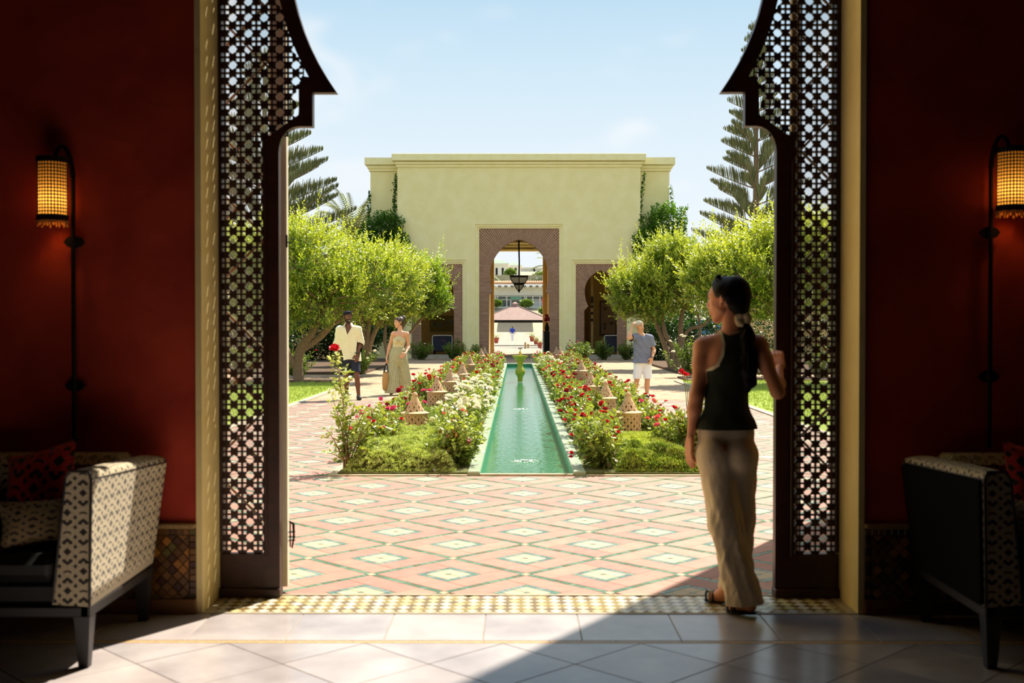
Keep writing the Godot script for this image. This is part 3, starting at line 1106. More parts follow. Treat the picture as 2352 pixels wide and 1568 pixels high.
func garden_ground() -> void:
	var m := mat("path brick", Color.WHITE, 0.9)
	m.albedo_texture = brick_picture()
	m.uv1_triplanar = true; m.uv1_world_triplanar = true
	m.uv1_scale = Vector3.ONE / 1.7
	var mb := MB.new()
	wall_box(mb, -40, BED_L0 - 0.02, -0.3, -0.012, 22.0, 41.6)
	wall_box(mb, BED_R1 + 0.02, 40, -0.3, -0.012, 22.0, 41.6)
	wall_box(mb, -40, 40, -0.3, -0.012, 41.6, 47.9)
	wall_box(mb, -40, -10, -0.3, -0.012, 6.0, 22.0)
	wall_box(mb, 10, 40, -0.3, -0.012, 6.0, 22.0)
	struct("garden_path", mb, m, "tan brick garden path around the rose beds")
	# lawns
	for s in 2:
		mb = MB.new()
		if s == 0: wall_box(mb, -40, -4.10, -0.3, 0.012, 12.0, 28.0)
		else: wall_box(mb, 4.16, 40, -0.3, 0.012, 12.0, 29.0)
		struct("lawn_%d" % (s + 1), mb, M["lawn"], "clipped sunny lawn on the %s of the garden" % ["left", "right"][s])
		mb = MB.new()
		if s == 0: wall_box(mb, -4.10, -3.97, -0.2, 0.018, 12.0, 28.0)
		else: wall_box(mb, 4.03, 4.16, -0.2, 0.018, 12.0, 29.0)
		struct("lawn_kerb_%d" % (s + 1), mb, M["stone"], "pale kerb along the %s lawn" % ["left", "right"][s])
		# planting soil behind the lawns
		mb = MB.new()
		if s == 0: wall_box(mb, -40, -4.3, -0.3, 0.03, 28.2, 29.6)
		else: wall_box(mb, 4.4, 40, -0.3, 0.03, 29.0, 31.0)
		struct("soil_strip_%d" % (s + 1), mb, M["soil"], "bare soil strip behind the %s lawn" % ["left", "right"][s])
		mb = MB.new()
		if s == 0: wall_box(mb, -40, -4.5, -0.3, 0.05, 33.0, 46.5)
		else: wall_box(mb, 4.8, 40, -0.3, 0.05, 33.0, 46.5)
		struct("soil_bed_%d" % (s + 1), mb, M["soil"], "planting bed under the trees, %s side" % ["left", "right"][s])
		# grass blades
		var bl := MB.new()
		bl.face(PackedVector3Array([Vector3(-0.004, 0, 0), Vector3(0.004, 0, 0), Vector3(0.002, 0.05, 0.012)]), Vector3(0, 0.2, -1).normalized())
		bl.face(PackedVector3Array([Vector3(0.010, 0, 0.01), Vector3(0.016, 0, 0.004), Vector3(0.02, 0.042, 0.0)]), Vector3(1, 0.2, 0).normalized())
		bl.face(PackedVector3Array([Vector3(-0.012, 0, 0.0), Vector3(-0.008, 0, 0.008), Vector3(-0.02, 0.038, 0.01)]), Vector3(-0.5, 0.2, 0.7).normalized())
		var xf := []; var cs := []
		for i in 9000:
			var x := -4.15 - rng.randf() * 3.4 if s == 0 else 4.2 + rng.randf() * 3.4
			var d := rng.randf_range(16.5, 28.0 if s == 0 else 29.0)
			xf.append(Transform3D(Basis(Vector3.UP, rng.randf() * TAU).scaled(Vector3.ONE * rng.randf_range(0.7, 1.3)), Vector3(x, 0.008, -d)))
			cs.append(Color(0.26, 0.34, 0.04).lerp(Color(0.50, 0.54, 0.12), rng.randf()))
		tag(scatter("grass", bl.mesh(), M["grass"], xf, cs), "short grass blades of the %s lawn" % ["left", "right"][s], "grass")
	# rose beds
	for s in 2:
		mb = MB.new()
		var x0 := BED_L0 if s == 0 else BED_R0
		var x1 := BED_L1 if s == 0 else BED_R1
		wall_box(mb, x0, x1, -0.2, 0.03, BED_N, BED_F)
		struct("rose_bed_%d" % (s + 1), mb, M["bed soil"], "long planted bed on the %s of the pool" % ["left", "right"][s])
		mb = MB.new()
		var k := x0 - 0.09 if s == 0 else x1
		wall_box(mb, k, k + 0.09, -0.2, 0.012, BED_N - 0.06, BED_F)
		wall_box(mb, x0, x1, -0.2, 0.012, BED_N - 0.06, BED_N)
		struct("bed_kerb_%d" % (s + 1), mb, M["stone"], "low stone kerb round the %s rose bed" % ["left", "right"][s])

# ---------------------------------------------------------------- pool and fountain
const PL := -0.355
const PR := 0.545
const PN := 10.9
const PF := 41.2
const WL := -0.09

func pool() -> void:
	var root := thing("reflecting_pool", "long narrow green reflecting pool on the garden's axis", "pool", Vector3(0.095, 0, -PN))
	for s in 2:
		for i in 20:
			var d0 := PN - 0.06 + (PF - PN + 0.06) * i / 20.0
			var d1 := PN - 0.06 + (PF - PN + 0.06) * (i + 1) / 20.0
			var mb := MB.new()
			var x0 := BED_L1 if s == 0 else PR
			var x1 := PL if s == 0 else BED_R0
			mb.box(Vector3((x0 + x1) / 2, -0.13, -(d0 + d1) / 2), Vector3(x1 - x0, 0.34, d1 - d0 - 0.006), Basis(), 0.008)
			obj("rim_stone", local(mb, root).mesh(), M["pool stone"], root)
	var mb := MB.new()
	wall_box(mb, PL, PL + 0.008, -0.5, 0.02, PN, PF)
	wall_box(mb, PR - 0.008, PR, -0.5, 0.02, PN, PF)
	wall_box(mb, PL, PR, -0.5, 0.025, PF - 0.01, PF)
	obj("wall_lining", local(mb, root).mesh(), M["pool wall"], root)
	mb = MB.new()
	wall_box(mb, BED_L1, BED_R0, -0.3, 0.03, PF, PF + 0.5)
	obj("end_stone", local(mb, root).mesh(), M["stone"], root)
	mb = MB.new()
	wall_box(mb, PL, PR, -0.3, 0.015, PN - 0.07, PN)
	obj("front_kerb", local(mb, root).mesh(), M["stone"], root)
	var wm := mat("water", rgb(44, 126, 96), 0.03, {"metallic_specular": 0.8})
	wm.normal_enabled = true
	wm.normal_texture = ntex(noise(0.03, 4, 77), Color.BLACK, Color.WHITE, 256, 3.0)
	wm.normal_scale = 0.21
	wm.uv1_triplanar = true; wm.uv1_world_triplanar = true
	wm.uv1_scale = Vector3(1 / 1.1, 1, 1 / 0.7)
	mb = MB.new()
	wall_box(mb, PL + 0.008, PR - 0.008, -0.3, WL, PN, PF - 0.01)
	obj("water", local(mb, root).mesh(), wm, root)
	# bubbling jets: low mounds of foam
	var fm := mat("foam", rgb(236, 246, 240), 0.3)
	for d in [12.7, 20.5]:
		var fo := MB.new()
		for i in 46:
			var a := rng.randf() * TAU
			var r := 0.16 * sqrt(rng.randf())
			var s := rng.randf_range(0.006, 0.016) * (1.0 - r * 3.0)
			fo.ball(Vector3(0.09 + cos(a) * r, WL + 0.004 + maxf(0.0, 0.02 - r * 0.2) * rng.randf(), -d + sin(a) * r), Vector3(s * 1.6, s * 0.7, s * 1.6), 6, 4)
		stuff(obj("bubbling_foam", local(fo, root).mesh(), fm, root))
	# fountain
	var f := thing("fountain", "yellow-green glazed baluster fountain standing in the far end of the pool", "fountain", Vector3(0.09, WL, -30.3))
	var gm := mottled("green glaze", rgb(148, 156, 30), rgb(182, 178, 56), 0.25, 0.4)
	var k := 30.3 / 2598.0 / 15.68    # crop pixels to metres
	var pr := []
	for q in [[95, 1235], [98, 1120], [112, 1060], [140, 1005], [165, 985], [185, 940], [192, 880], [190, 850], [172, 825], [170, 800], [150, 770], [118, 720], [100, 650], [108, 560], [130, 500], [136, 470], [160, 465], [190, 440], [240, 380], [262, 350], [290, 330], [302, 300], [292, 298]]:
		pr.append(Vector2(q[0] * k, (1250 - q[1]) * k))
	mb = MB.new(); mb.lathe(pr.slice(0, 14), 8, Transform3D(), PI / 8, 0.95)
	obj("pedestal", mb.mesh(), gm, f)
	mb = MB.new(); mb.lathe(pr.slice(13), 16, Transform3D(), PI / 16, 0.9)
	mb.lathe([Vector2(292 * k, 952 * k), Vector2(200 * k, 930 * k), Vector2(0.001, 925 * k)], 16, Transform3D(), PI / 16)
	obj("basin", mb.mesh(), gm, f)
	mb = MB.new()
	mb.lathe([Vector2(30 * k, 950 * k), Vector2(50 * k, 975 * k), Vector2(56 * k, 1020 * k), Vector2(44 * k, 1070 * k), Vector2(22 * k, 1100 * k), Vector2(14 * k, 1150 * k), Vector2(16 * k, 1180 * k), Vector2(0.001, 1190 * k)], 14)
	obj("urn", mb.mesh(), mottled("amber glaze", rgb(196, 160, 60), rgb(212, 180, 86), 0.3, 0.4), f)
	mb = MB.new()
	for i in 5:
		var a := i * TAU / 5 + 0.3
		var dv := Vector3(cos(a), 0, sin(a))
		mb.tube([Vector3(0, 1170 * k, 0), Vector3(0, 1215 * k, 0) + dv * 20 * k, Vector3(0, 1225 * k, 0) + dv * 50 * k, Vector3(0, 1190 * k, 0) + dv * 78 * k], [6 * k, 7 * k, 8 * k, 12 * k], 6)
	obj("spout", mb.mesh(), M["iron"], f)
# ---------------------------------------------------------------- pavilion at the end of the garden
const PD := 48.0

func arch_half(hj: float, hi: float, R: float, hc: float, apex: float, y0: float, y1: float) -> PackedVector2Array:
	# half outline of a keyhole arch from the floor up: jamb, corbelled impost, horseshoe, point
	var p := PackedVector2Array([Vector2(hj, 0.0), Vector2(hj, y0)])
	for i in 3:
		p.append(Vector2(lerpf(hj, hi, (i + 1) / 3.0), lerpf(y0, y1, (i + 0.3) / 3.0)))
		p.append(Vector2(lerpf(hj, hi, (i + 1) / 3.0), lerpf(y0, y1, (i + 1) / 3.0)))
	var a0 := -acos(clampf(hi / R, 0, 1))
	var ys := hc + R * sin(a0)
	for i in 8:
		var a := lerpf(a0, 0.0, i / 7.0)
		p.append(Vector2(R * cos(a), hc + R * sin(a) + (y1 - ys) * (1 - i / 7.0)))
	var A := apex - hc
	var e := (A * A - R * R) / (2 * R)
	var am := acos(e / (R + e))
	for i in range(1, 19):
		var a := am * i / 18.0
		p.append(Vector2(maxf((R + e) * cos(a) - e, 0.0), hc + (R + e) * sin(a)))
	return p

func half_at(p: PackedVector2Array, y: float) -> float:
	for i in p.size() - 1:
		if y >= p[i].y and y <= p[i + 1].y and p[i + 1].y > p[i].y:
			return lerpf(p[i].x, p[i + 1].x, (y - p[i].y) / (p[i + 1].y - p[i].y))
	return p[0].x

func brick_arch(root: Node3D, cx: float, hw: float, top: float, prof: PackedVector2Array, hc: float, d: float) -> void:
	var mo := MB.new()
	var n := prof.size()
	# mortar backing and the soffit behind it
	var outer := PackedVector2Array()
	for q in prof:
		if q.y <= hc: outer.append(Vector2(hw, q.y))
		else:
			var dr := Vector2(q.x, q.y - hc)
			var s := minf(hw / maxf(dr.x, 1e-4), (top - hc) / dr.y)
			outer.append(Vector2(0, hc) + dr * s)
	for s in [-1.0, 1.0]:
		for i in n - 1:
			var f := func(v: Vector2, z: float) -> Vector3: return Vector3(cx + v.x * s, v.y, -z)
			for tri in [[prof[i], prof[i + 1], outer[i + 1]], [prof[i], outer[i + 1], outer[i]]]:
				mo.face(PackedVector3Array([f.call(tri[0], d + 0.012), f.call(tri[1], d + 0.012), f.call(tri[2], d + 0.012)]), Vector3(0, 0, 1))
				mo.face(PackedVector3Array([f.call(tri[0], d + 0.55), f.call(tri[1], d + 0.55), f.call(tri[2], d + 0.55)]), Vector3(0, 0, -1))
			if prof[i].distance_to(prof[i + 1]) > 1e-4:
				var e := prof[i + 1] - prof[i]
				mo.quad(f.call(prof[i], d), f.call(prof[i + 1], d), f.call(prof[i + 1], d + 0.55), f.call(prof[i], d + 0.55), Vector3(-e.y * s, e.x, 0))
		# the corner of the rectangle over the ring
		for i in n - 1:
			if (outer[i].x == hw) != (outer[i + 1].x == hw): pass
		mo.face(PackedVector3Array([Vector3(cx + hw * s, top, -(d + 0.012)), Vector3(cx + hw * 0.8 * s, top, -(d + 0.013)), Vector3(cx + hw * s, top - hw * 0.2, -(d + 0.013))]), Vector3(0, 0, 1))
	obj("mortar", mo.mesh(), M["mortar"], root)
	var br := MB.new(); br.use_col = true
	var pal := [Color(0.22, 0.125, 0.085), Color(0.25, 0.145, 0.10), Color(0.205, 0.115, 0.08), Color(0.28, 0.17, 0.12), Color(0.235, 0.13, 0.09)]
	for s in [-1.0, 1.0]:
		var y := 0.02
		while y < hc - 0.02:
			var xi := half_at(prof, y + 0.022)
			var x := xi
			var first := true
			while x < hw - 0.02:
				var l := rng.randf_range(0.16, 0.30)
				if x + l > hw - 0.08: l = hw - x
				br.col = pal[rng.randi() % 5]
				br.box(Vector3(cx + (x + l / 2) * s, y + 0.021, -(d + 0.035) + rng.randf_range(-0.004, 0.004)), Vector3(l - 0.010, 0.037, 0.07))
				x += l
			y += 0.058
		# radial courses
		var len := 0.0
		var apx := prof[n - 1].y - hc
		var cnt := int(PI / 2 * (apx + prof[n - 19].x) / 2 / 0.054)
		for i in cnt:
			var a0 := PI / 2 * (i + 0.19) / cnt; var a1 := PI / 2 * (i + 0.81) / cnt
			var am := (a0 + a1) / 2
			# inner radius along the ray
			var ri := 0.0
			for k in range(n - 19, n - 1):
				var va := atan2(prof[k].y - hc, prof[k].x); var vb := atan2(prof[k + 1].y - hc, prof[k + 1].x)
				if am >= va - 1e-5 and am <= vb + 1e-5:
					ri = lerpf((prof[k] - Vector2(0, hc)).length(), (prof[k + 1] - Vector2(0, hc)).length(), (am - va) / maxf(vb - va, 1e-6))
			if ri == 0.0: ri = apx
			var ro := minf(hw / maxf(cos(am), 1e-4), (top - hc) / maxf(sin(am), 1e-4))
			var r := ri
			while r < ro - 0.03:
				var l := rng.randf_range(0.20, 0.34)
				if r + l > ro - 0.1: l = ro - r
				var rb := r + l - 0.012
				br.col = pal[rng.randi() % 5]
				var z0 := -(d + 0.0) + rng.randf_range(-0.004, 0.004)
				var q := []
				for w in [[a0, r], [a1, r], [a1, rb], [a0, rb]]:
					q.append(Vector3(cx + cos(w[0]) * w[1] * s, hc + sin(w[0]) * w[1], z0))
				br.quad(q[0], q[1], q[2], q[3], Vector3(0, 0, 1))
				for k in 4:
					var u: Vector3 = q[k]; var t: Vector3 = q[(k + 1) % 4]
					var o = (u + t) / 2 - (q[0] + q[1] + q[2] + q[3]) / 4
					br.quad(u, t, t + Vector3(0, 0, -0.05), u + Vector3(0, 0, -0.05), o)
				r += l
	stuff(obj("brickwork", br.mesh(), M["brick"], root))

func frame_ring(root: Node3D, cx: float, hi: float, ho: float, ti: float, to: float, d: float, y0 := 0.0) -> void:
	for s in [-1.0, 1.0]:
		var mb := MB.new()
		mb.box(Vector3(cx + (hi + ho) / 2 * s, (y0 + to) / 2, -(d + 0.15)), Vector3(ho - hi, to - y0, 0.3))
		obj("side_moulding", mb.mesh(), M["cream trim"], root)
	var mb := MB.new()
	mb.box(Vector3(cx, (ti + to) / 2, -(d + 0.15)), Vector3(2 * hi, to - ti, 0.3))
	obj("head_moulding", mb.mesh(), M["cream trim"], root)

func pavilion() -> void:
	mat("mortar", rgb(206, 168, 136), 0.95)
	var root := Node3D.new(); root.name = "pavilion"; add_child(root, true)
	tag(root, "cream rendered gatehouse with a tall brick keyhole arch between two small ones", "building")
	var cs := [[0.10, 1.866, 5.70], [-3.394, 1.25, 4.19], [3.59, 1.25, 4.19]]
	var X0 := -5.06; var X1 := 5.229
	var T := 8.10
	var mb := MB.new()
	# front wall round three rectangular openings
	wall_box(mb, X0, -3.394 - 1.25, 0, T, PD, PD + 0.6)
	wall_box(mb, -3.394 + 1.25, 0.10 - 1.866, 0, T, PD, PD + 0.6)
	wall_box(mb, 0.10 + 1.866, 3.59 - 1.25, 0, T, PD, PD + 0.6)
	wall_box(mb, 3.59 + 1.25, X1, 0, T, PD, PD + 0.6)
	wall_box(mb, -3.394 - 1.25, -3.394 + 1.25, 4.19, T, PD, PD + 0.6)
	wall_box(mb, 3.59 - 1.25, 3.59 + 1.25, 4.19, T, PD, PD + 0.6)
	wall_box(mb, 0.10 - 1.866, 0.10 + 1.866, 5.70, T, PD, PD + 0.6)
	obj("front_wall", mb.mesh(), M["cream render"], root)
	for s in 2:
		mb = MB.new()
		if s == 0: wall_box(mb, -6.32, X0, 0, T - 0.05, PD + 0.9, PD + 10)
		else: wall_box(mb, X1, 6.58, 0, T - 0.05, PD + 0.9, PD + 10)
		obj("side_wing", mb.mesh(), M["cream render"], root)
	# cornice: top slab and two fillets, returned over the wings
	for c in [[8.10, 8.22, 0.06], [8.22, 8.34, 0.12], [8.36, 8.66, 0.22]]:
		mb = MB.new()
		var o: float = c[2]
		mb.box(Vector3((X0 + X1) / 2, (c[0] + c[1]) / 2, -(PD + 0.45 - o)), Vector3(X1 - X0 + o * 2, c[1] - c[0], 0.9), Basis(), 0.02)
		obj("cornice_moulding", mb.mesh(), M["cream trim"], root)
		for s in 2:
			mb = MB.new()
			var x := -6.32 - o if s == 0 else X1 - 0.1
			var x2 := X0 + 0.1 if s == 0 else 6.58 + o
			wall_box(mb, x, x2, c[0] - 0.04, c[1] - 0.04, PD + 0.9 - o, PD + 10)
			obj("wing_cornice", mb.mesh(), M["cream trim"], root)
	# arches
	var names := ["tall centre arch", "left arch", "right arch"]
	for i in 3:
		var cx: float = cs[i][0]
		var ho: float = cs[i][1]
		var to: float = cs[i][2]
		frame_ring(root, cx, ho - 0.09, ho, to - 0.09, to, PD + 0.05)
		frame_ring(root, cx, ho - 0.165, ho - 0.09, to - 0.17, to - 0.09, PD + 0.10)
		var br := Node3D.new()
		br.name = "brick_arch" if i == 0 else "brick_arch_%03d" % i
		root.add_child(br, true)
		var pr: PackedVector2Array
		if i == 0: pr = arch_half(1.315, 1.145, 1.25, 3.55, 5.07, 2.70, 2.86)
		else: pr = arch_half(0.718, 0.555, 0.70, 2.86, 3.75, 2.07, 2.25)
		brick_arch(br, cx, ho - 0.165, to - 0.17, pr, 3.55 if i == 0 else 2.86, PD + 0.14)
	# roof slab, floor, inner walls
	mb = MB.new()
	wall_box(mb, -6.2, 6.4, T - 0.4, T - 0.1, PD + 0.95, PD + 9.9)
	wall_box(mb, X0 + 0.1, X1 - 0.1, T - 0.4, T - 0.1, PD + 0.5, PD + 0.95)
	obj("roof_slab", mb.mesh(), M["cream render"], root)
	mb = MB.new()
	wall_box(mb, -6.3, 6.5, -0.2, 0.0, PD, PD + 10)
	obj("hall_floor", mb.mesh(), M["plaza"], root)
	for s in 2:
		mb = MB.new()
		var cx: float = [-3.394, 3.59][s]
		wall_box(mb, cx - 0.9, cx + 0.9, -0.2, 0.16, PD - 0.1, PD + 0.7)
		obj("arch_step", mb.mesh(), M["stone"], root)
		# passage walls and side rooms
		mb = MB.new()
		if s == 0: wall_box(mb, -1.55, -1.33, 0, T - 0.4, PD + 0.7, PD + 9)
		else: wall_box(mb, 1.53, 1.75, 0, T - 0.4, PD + 0.7, PD + 9)
		obj("passage_wall", mb.mesh(), M["ochre render"], root)
		mb = MB.new()
		if s == 0: wall_box(mb, -5.0, -1.55, 0, 4.5, PD + 6.0, PD + 6.3)
		else: wall_box(mb, 1.75, 5.2, 0, 4.5, PD + 6.0, PD + 6.3)
		obj("room_wall", mb.mesh(), M["ochre render"], root)  # stops short of the roof; unseen gap added to let light in
		mb = MB.new()
		if s == 0: wall_box(mb, -1.55, -1.145, 0, T - 0.4, PD + 9, PD + 9.4)
		else: wall_box(mb, 1.315, 1.75, 0, T - 0.4, PD + 9, PD + 9.4)
		obj("passage_end", mb.mesh(), M["ochre render"], root)
	mb = MB.new()
	wall_box(mb, -1.6, 1.8, 5.14, T - 0.4, PD + 9, PD + 9.4)
	wall_box(mb, -1.4, 1.6, 5.55, 5.75, PD + 0.7, PD + 9)
	obj("passage_ceiling", mb.mesh(), M["cream trim"], root)
	for k in [[5.14, 5.24, 8.6], [5.30, 5.40, 8.2], [5.42, 5.5, 7.4]]:
		mb = MB.new()
		wall_box(mb, -1.33, 1.53, k[0], k[1], PD + k[2], PD + 9)
		obj("ceiling_moulding", mb.mesh(), M["cream trim"], root)
	mb = MB.new()      # a slim partition seen through the right arch
	wall_box(mb, 3.31, 3.42, 0, 4.6, PD + 2.6, PD + 6)
	obj("partition", mb.mesh(), M["ochre render"], root)
	# thin cable sagging along the top of the front
	mb = MB.new()
	var pts := []
	for i in 13:
		var t := i / 12.0
		pts.append(Vector3(lerpf(-4.2, 3.6, t), 8.60 + 0.05 * t - 0.13 * sin(PI * clampf(t * 1.6 - 0.35, 0, 1)), -(PD - 0.03)))
	mb.tube(pts, [0.008], 5)
	obj("cable", mb.mesh(), M["iron"], root)
	pavilion_things()

func pavilion_things() -> void:
	# hanging lantern in the passage
	var h := thing("hanging_lantern", "black iron inverted-pyramid lantern hanging in the tall centre arch", "lantern", Vector3(0.10, 2.9, -(PD + 3.0)))
	var s := 51.0 / 2598.0
	var mb := MB.new()
	mb.tube([Vector3(0, 0.72, 0), Vector3(0.012, 1.4, 0), Vector3(-0.008, 2.1, 0), Vector3(0, 2.65, 0)], [0.035], 8)
	mb.lathe([Vector2(0.10, 2.65), Vector2(0.09, 2.58), Vector2(0.03, 2.5)], 12)
	obj("rod", mb.mesh(), M["iron"], h)
	var sq := func(w: float, y: float) -> Array:
		return [Vector3(-w, y, w), Vector3(w, y, w), Vector3(w, y, -w), Vector3(-w, y, -w)]
	var bands := [[0.42, 0.75, 0.40, 0.66], [0.27, 0.42, 0.22, 0.32], [0.085, 0.12, 0.012, -0.02]]
	for b in bands:
		mb = MB.new()
		var u: Array = sq.call(b[0], b[1]); var l: Array = sq.call(b[2], b[3])
		for k in 4: mb.quad(u[k], u[(k + 1) % 4], l[(k + 1) % 4], l[k], (u[k] + u[(k + 1) % 4]) * Vector3(1, 0, 1))
		mb.quad(u[0], u[1], u[2], u[3], Vector3.UP)
		mb.quad(l[0], l[1], l[2], l[3], Vector3.DOWN)
		obj("iron_band", mb.mesh(), M["iron"], h)
	var gl := mat("lantern glass", rgb(214, 214, 196), 0.35, {"backlight": Color(0.7, 0.7, 0.6)})
	for b in [[0.40, 0.66, 0.27, 0.42], [0.22, 0.32, 0.085, 0.12]]:
		var u: Array = sq.call(b[0], b[1]); var l: Array = sq.call(b[2], b[3])
		for k in 4:
			mb = MB.new()
			mb.quad(u[k] * 0.99, u[(k + 1) % 4] * 0.99, l[(k + 1) % 4] * 0.99, l[k] * 0.99, (u[k] + u[(k + 1) % 4]) * Vector3(1, 0, 1))
			obj("glass_pane", mb.mesh(), gl, h)
			mb = MB.new()
			mb.tube([u[k], l[k]], [0.018], 5)
			obj("bar", mb.mesh(), M["iron"], h)
			mb = MB.new()
			mb.tube([(u[k] + u[(k + 1) % 4]) / 2, (l[k] + l[(k + 1) % 4]) / 2], [0.022], 5)
			obj("bar", mb.mesh(), M["iron"], h)
	# framed notice on the back wall of the right room
	var fr := thing("framed_notice", "tall framed notice board with rows of small dark print in the right arch's room", "notice", Vector3(4.05, 1.0, -(PD + 5.95)))
	mb = MB.new()
	mb.box(Vector3(0.30, 0.75, 0), Vector3(0.80, 1.66, 0.06), Basis(), 0.01)
	obj("frame", mb.mesh(), M["dark wood"], fr)
	mb = MB.new()
	mb.box(Vector3(0.31, 0.75, 0.034), Vector3(0.68, 1.50, 0.01))
	obj("sheet", mb.mesh(), mat("notice sheet", rgb(168, 140, 118), 0.8), fr)
	for q in [[0.16, 1.26, 0.22], [0.48, 1.26, 0.2], [0.14, 0.50, 0.2], [0.14, 0.30, 0.16], [0.46, 0.55, 0.26]]:
		mb = MB.new()
		for l in 3: mb.box(Vector3(q[0], q[1] - l * 0.05, 0.041), Vector3(q[2] * (1.0 - 0.2 * l), 0.028, 0.004))
		obj("print_block", mb.mesh(), M["iron"], fr)
	# small dark plaques on the partition
	for i in 4:
		var pq := thing("wall_plaque", ["uppermost ornate dark plaque on the partition in the right arch", "second dark plaque from the top on the partition in the right arch", "third dark plaque from the top on the partition in the right arch", "lowest dark plaque on the partition in the right arch"][i], "plaque", Vector3(3.36, 2.55 - i * 0.30, -(PD + 2.58)), "plaques on the partition")
		mb = MB.new()
		var hh := 0.30 if i == 0 else 0.12
		mb.prism(PackedVector2Array([Vector2(-0.05, -hh / 2), Vector2(0.05, -hh / 2), Vector2(0.06, 0), Vector2(0.035, hh / 2), Vector2(0, hh * 0.62), Vector2(-0.035, hh / 2), Vector2(-0.06, 0)]), 0.0, 0.03)
		obj("plate", mb.mesh(), M["iron"], pq)
	# picture in the left room
	var pc := thing("painting", "long painting of blue and green brush marks on the left arch's back wall", "painting", Vector3(-3.35, 1.15, -(PD + 5.95)))
	mb = MB.new(); mb.box(Vector3(0, 0.35, 0), Vector3(1.6, 0.75, 0.05), Basis(), 0.01)
	obj("canvas", mb.mesh(), mat("canvas", rgb(132, 116, 60), 0.9), pc)
	mb = MB.new(); mb.use_col = true
	for i in 70:
		mb.col = [Color(0.10, 0.22, 0.30), Color(0.12, 0.26, 0.14), Color(0.05, 0.10, 0.14), Color(0.30, 0.30, 0.12)][rng.randi() % 4]
		var x := rng.randf_range(-0.72, 0.72)
		mb.box(Vector3(x, 0.38 + 0.1 * sin(x * 4) + rng.randf_range(-0.12, 0.12), 0.028), Vector3(rng.randf_range(0.03, 0.10), rng.randf_range(0.02, 0.06), 0.004), Basis(Vector3(0, 0, 1), rng.randf_range(-0.5, 0.5)))
	obj("brush_marks", mb.mesh(), M["mosaic"], pc)
	# armchair in the left arch, and one in the right
	for i in 2:
		var c := thing("lounge_chair", ["blue-grey upholstered lounge chair with white piping inside the left arch", "blue-grey upholstered lounge chair inside the right arch"][i], "chair", Vector3([-3.25, 4.25][i], 0.0, -(PD + 1.7)), "lounge chairs in the side arches")
		var um := mottled("blue cloth %d" % i, rgb(40, 42, 54), rgb(62, 64, 80), 0.9, 0.4, 0.0, 0.03)
		mb = MB.new(); mb.box(Vector3(0, 0.62, 0.3), Vector3(0.86, 0.68, 0.14), Basis(Vector3.RIGHT, -0.12), 0.03)
		obj("backrest", mb.mesh(), um, c)
		mb = MB.new(); mb.box(Vector3(0, 0.36, -0.05), Vector3(0.8, 0.18, 0.7), Basis(), 0.03)
		obj("seat", mb.mesh(), um, c)
		for q in [-1.0, 1.0]:
			mb = MB.new(); mb.box(Vector3(0.40 * q, 0.52, 0.0), Vector3(0.10, 0.34, 0.7), Basis(), 0.03)
			obj("arm", mb.mesh(), um, c)
			mb = MB.new(); mb.tube([Vector3(0.42 * q, 0.30, 0.385), Vector3(0.435 * q, 0.90, 0.40), Vector3(0.40 * q, 0.965, 0.37), Vector3(0.0, 0.975, 0.37)], [0.022], 6)
			obj("piping", mb.mesh(), M["far white"], c)
			for z in [-0.32, 0.32]:
				mb = MB.new(); mb.tube([Vector3(0.36 * q, 0.28, z), Vector3(0.38 * q, 0.0, z)], [0.03, 0.02], 6)
				obj("leg", mb.mesh(), M["iron"], c)
	# reception counter with flowers inside the passage
	var ct := thing("counter", "black counter with a white side against the passage's right wall", "counter", Vector3(1.38, 0, -(PD + 3.4)))
	mb = MB.new(); mb.box(Vector3(0.0, 0.55, 0), Vector3(0.30, 1.1, 1.2), Basis(), 0.01)
	obj("body", mb.mesh(), M["iron"], ct)
	mb = MB.new(); mb.box(Vector3(-0.02, 1.12, 0), Vector3(0.36, 0.05, 1.3), Basis(), 0.01)
	obj("top", mb.mesh(), M["dark wood"], ct)
	mb = MB.new(); mb.box(Vector3(-0.19, 0.62, 0.3), Vector3(0.05, 0.9, 0.3), Basis(), 0.012)
	obj("side_panel", mb.mesh(), M["far white"], ct)
	var va := thing("flower_vase", "dark vase of deep red flowers standing on the black counter", "vase", Vector3(1.36, 1.145, -(PD + 3.0)))
	mb = MB.new(); mb.lathe([Vector2(0.001, 0), Vector2(0.08, 0), Vector2(0.11, 0.15), Vector2(0.05, 0.34), Vector2(0.07, 0.40)], 12)
	obj("vase", mb.mesh(), M["iron"], va)
	for i in 9:
		mb = MB.new()
		var a := i * 2.4
		mb.ball(Vector3(cos(a) * 0.11 * (i % 3) * 0.6, 0.5 + 0.07 * (i % 4), sin(a) * 0.11), Vector3.ONE * 0.07, 8, 5)
		obj("flower_head", mb.mesh(), M["rose deep"], va)
# ---------------------------------------------------------------- what lies beyond the pavilion
func plaza_h(d: float) -> float:
	if d < 130.0: return -0.02 - 0.43 * clampf((d - 57.0) / 73.0, 0, 1)
	return -0.45 + 0.92 * clampf((d - 130.0) / 20.0, 0, 1)

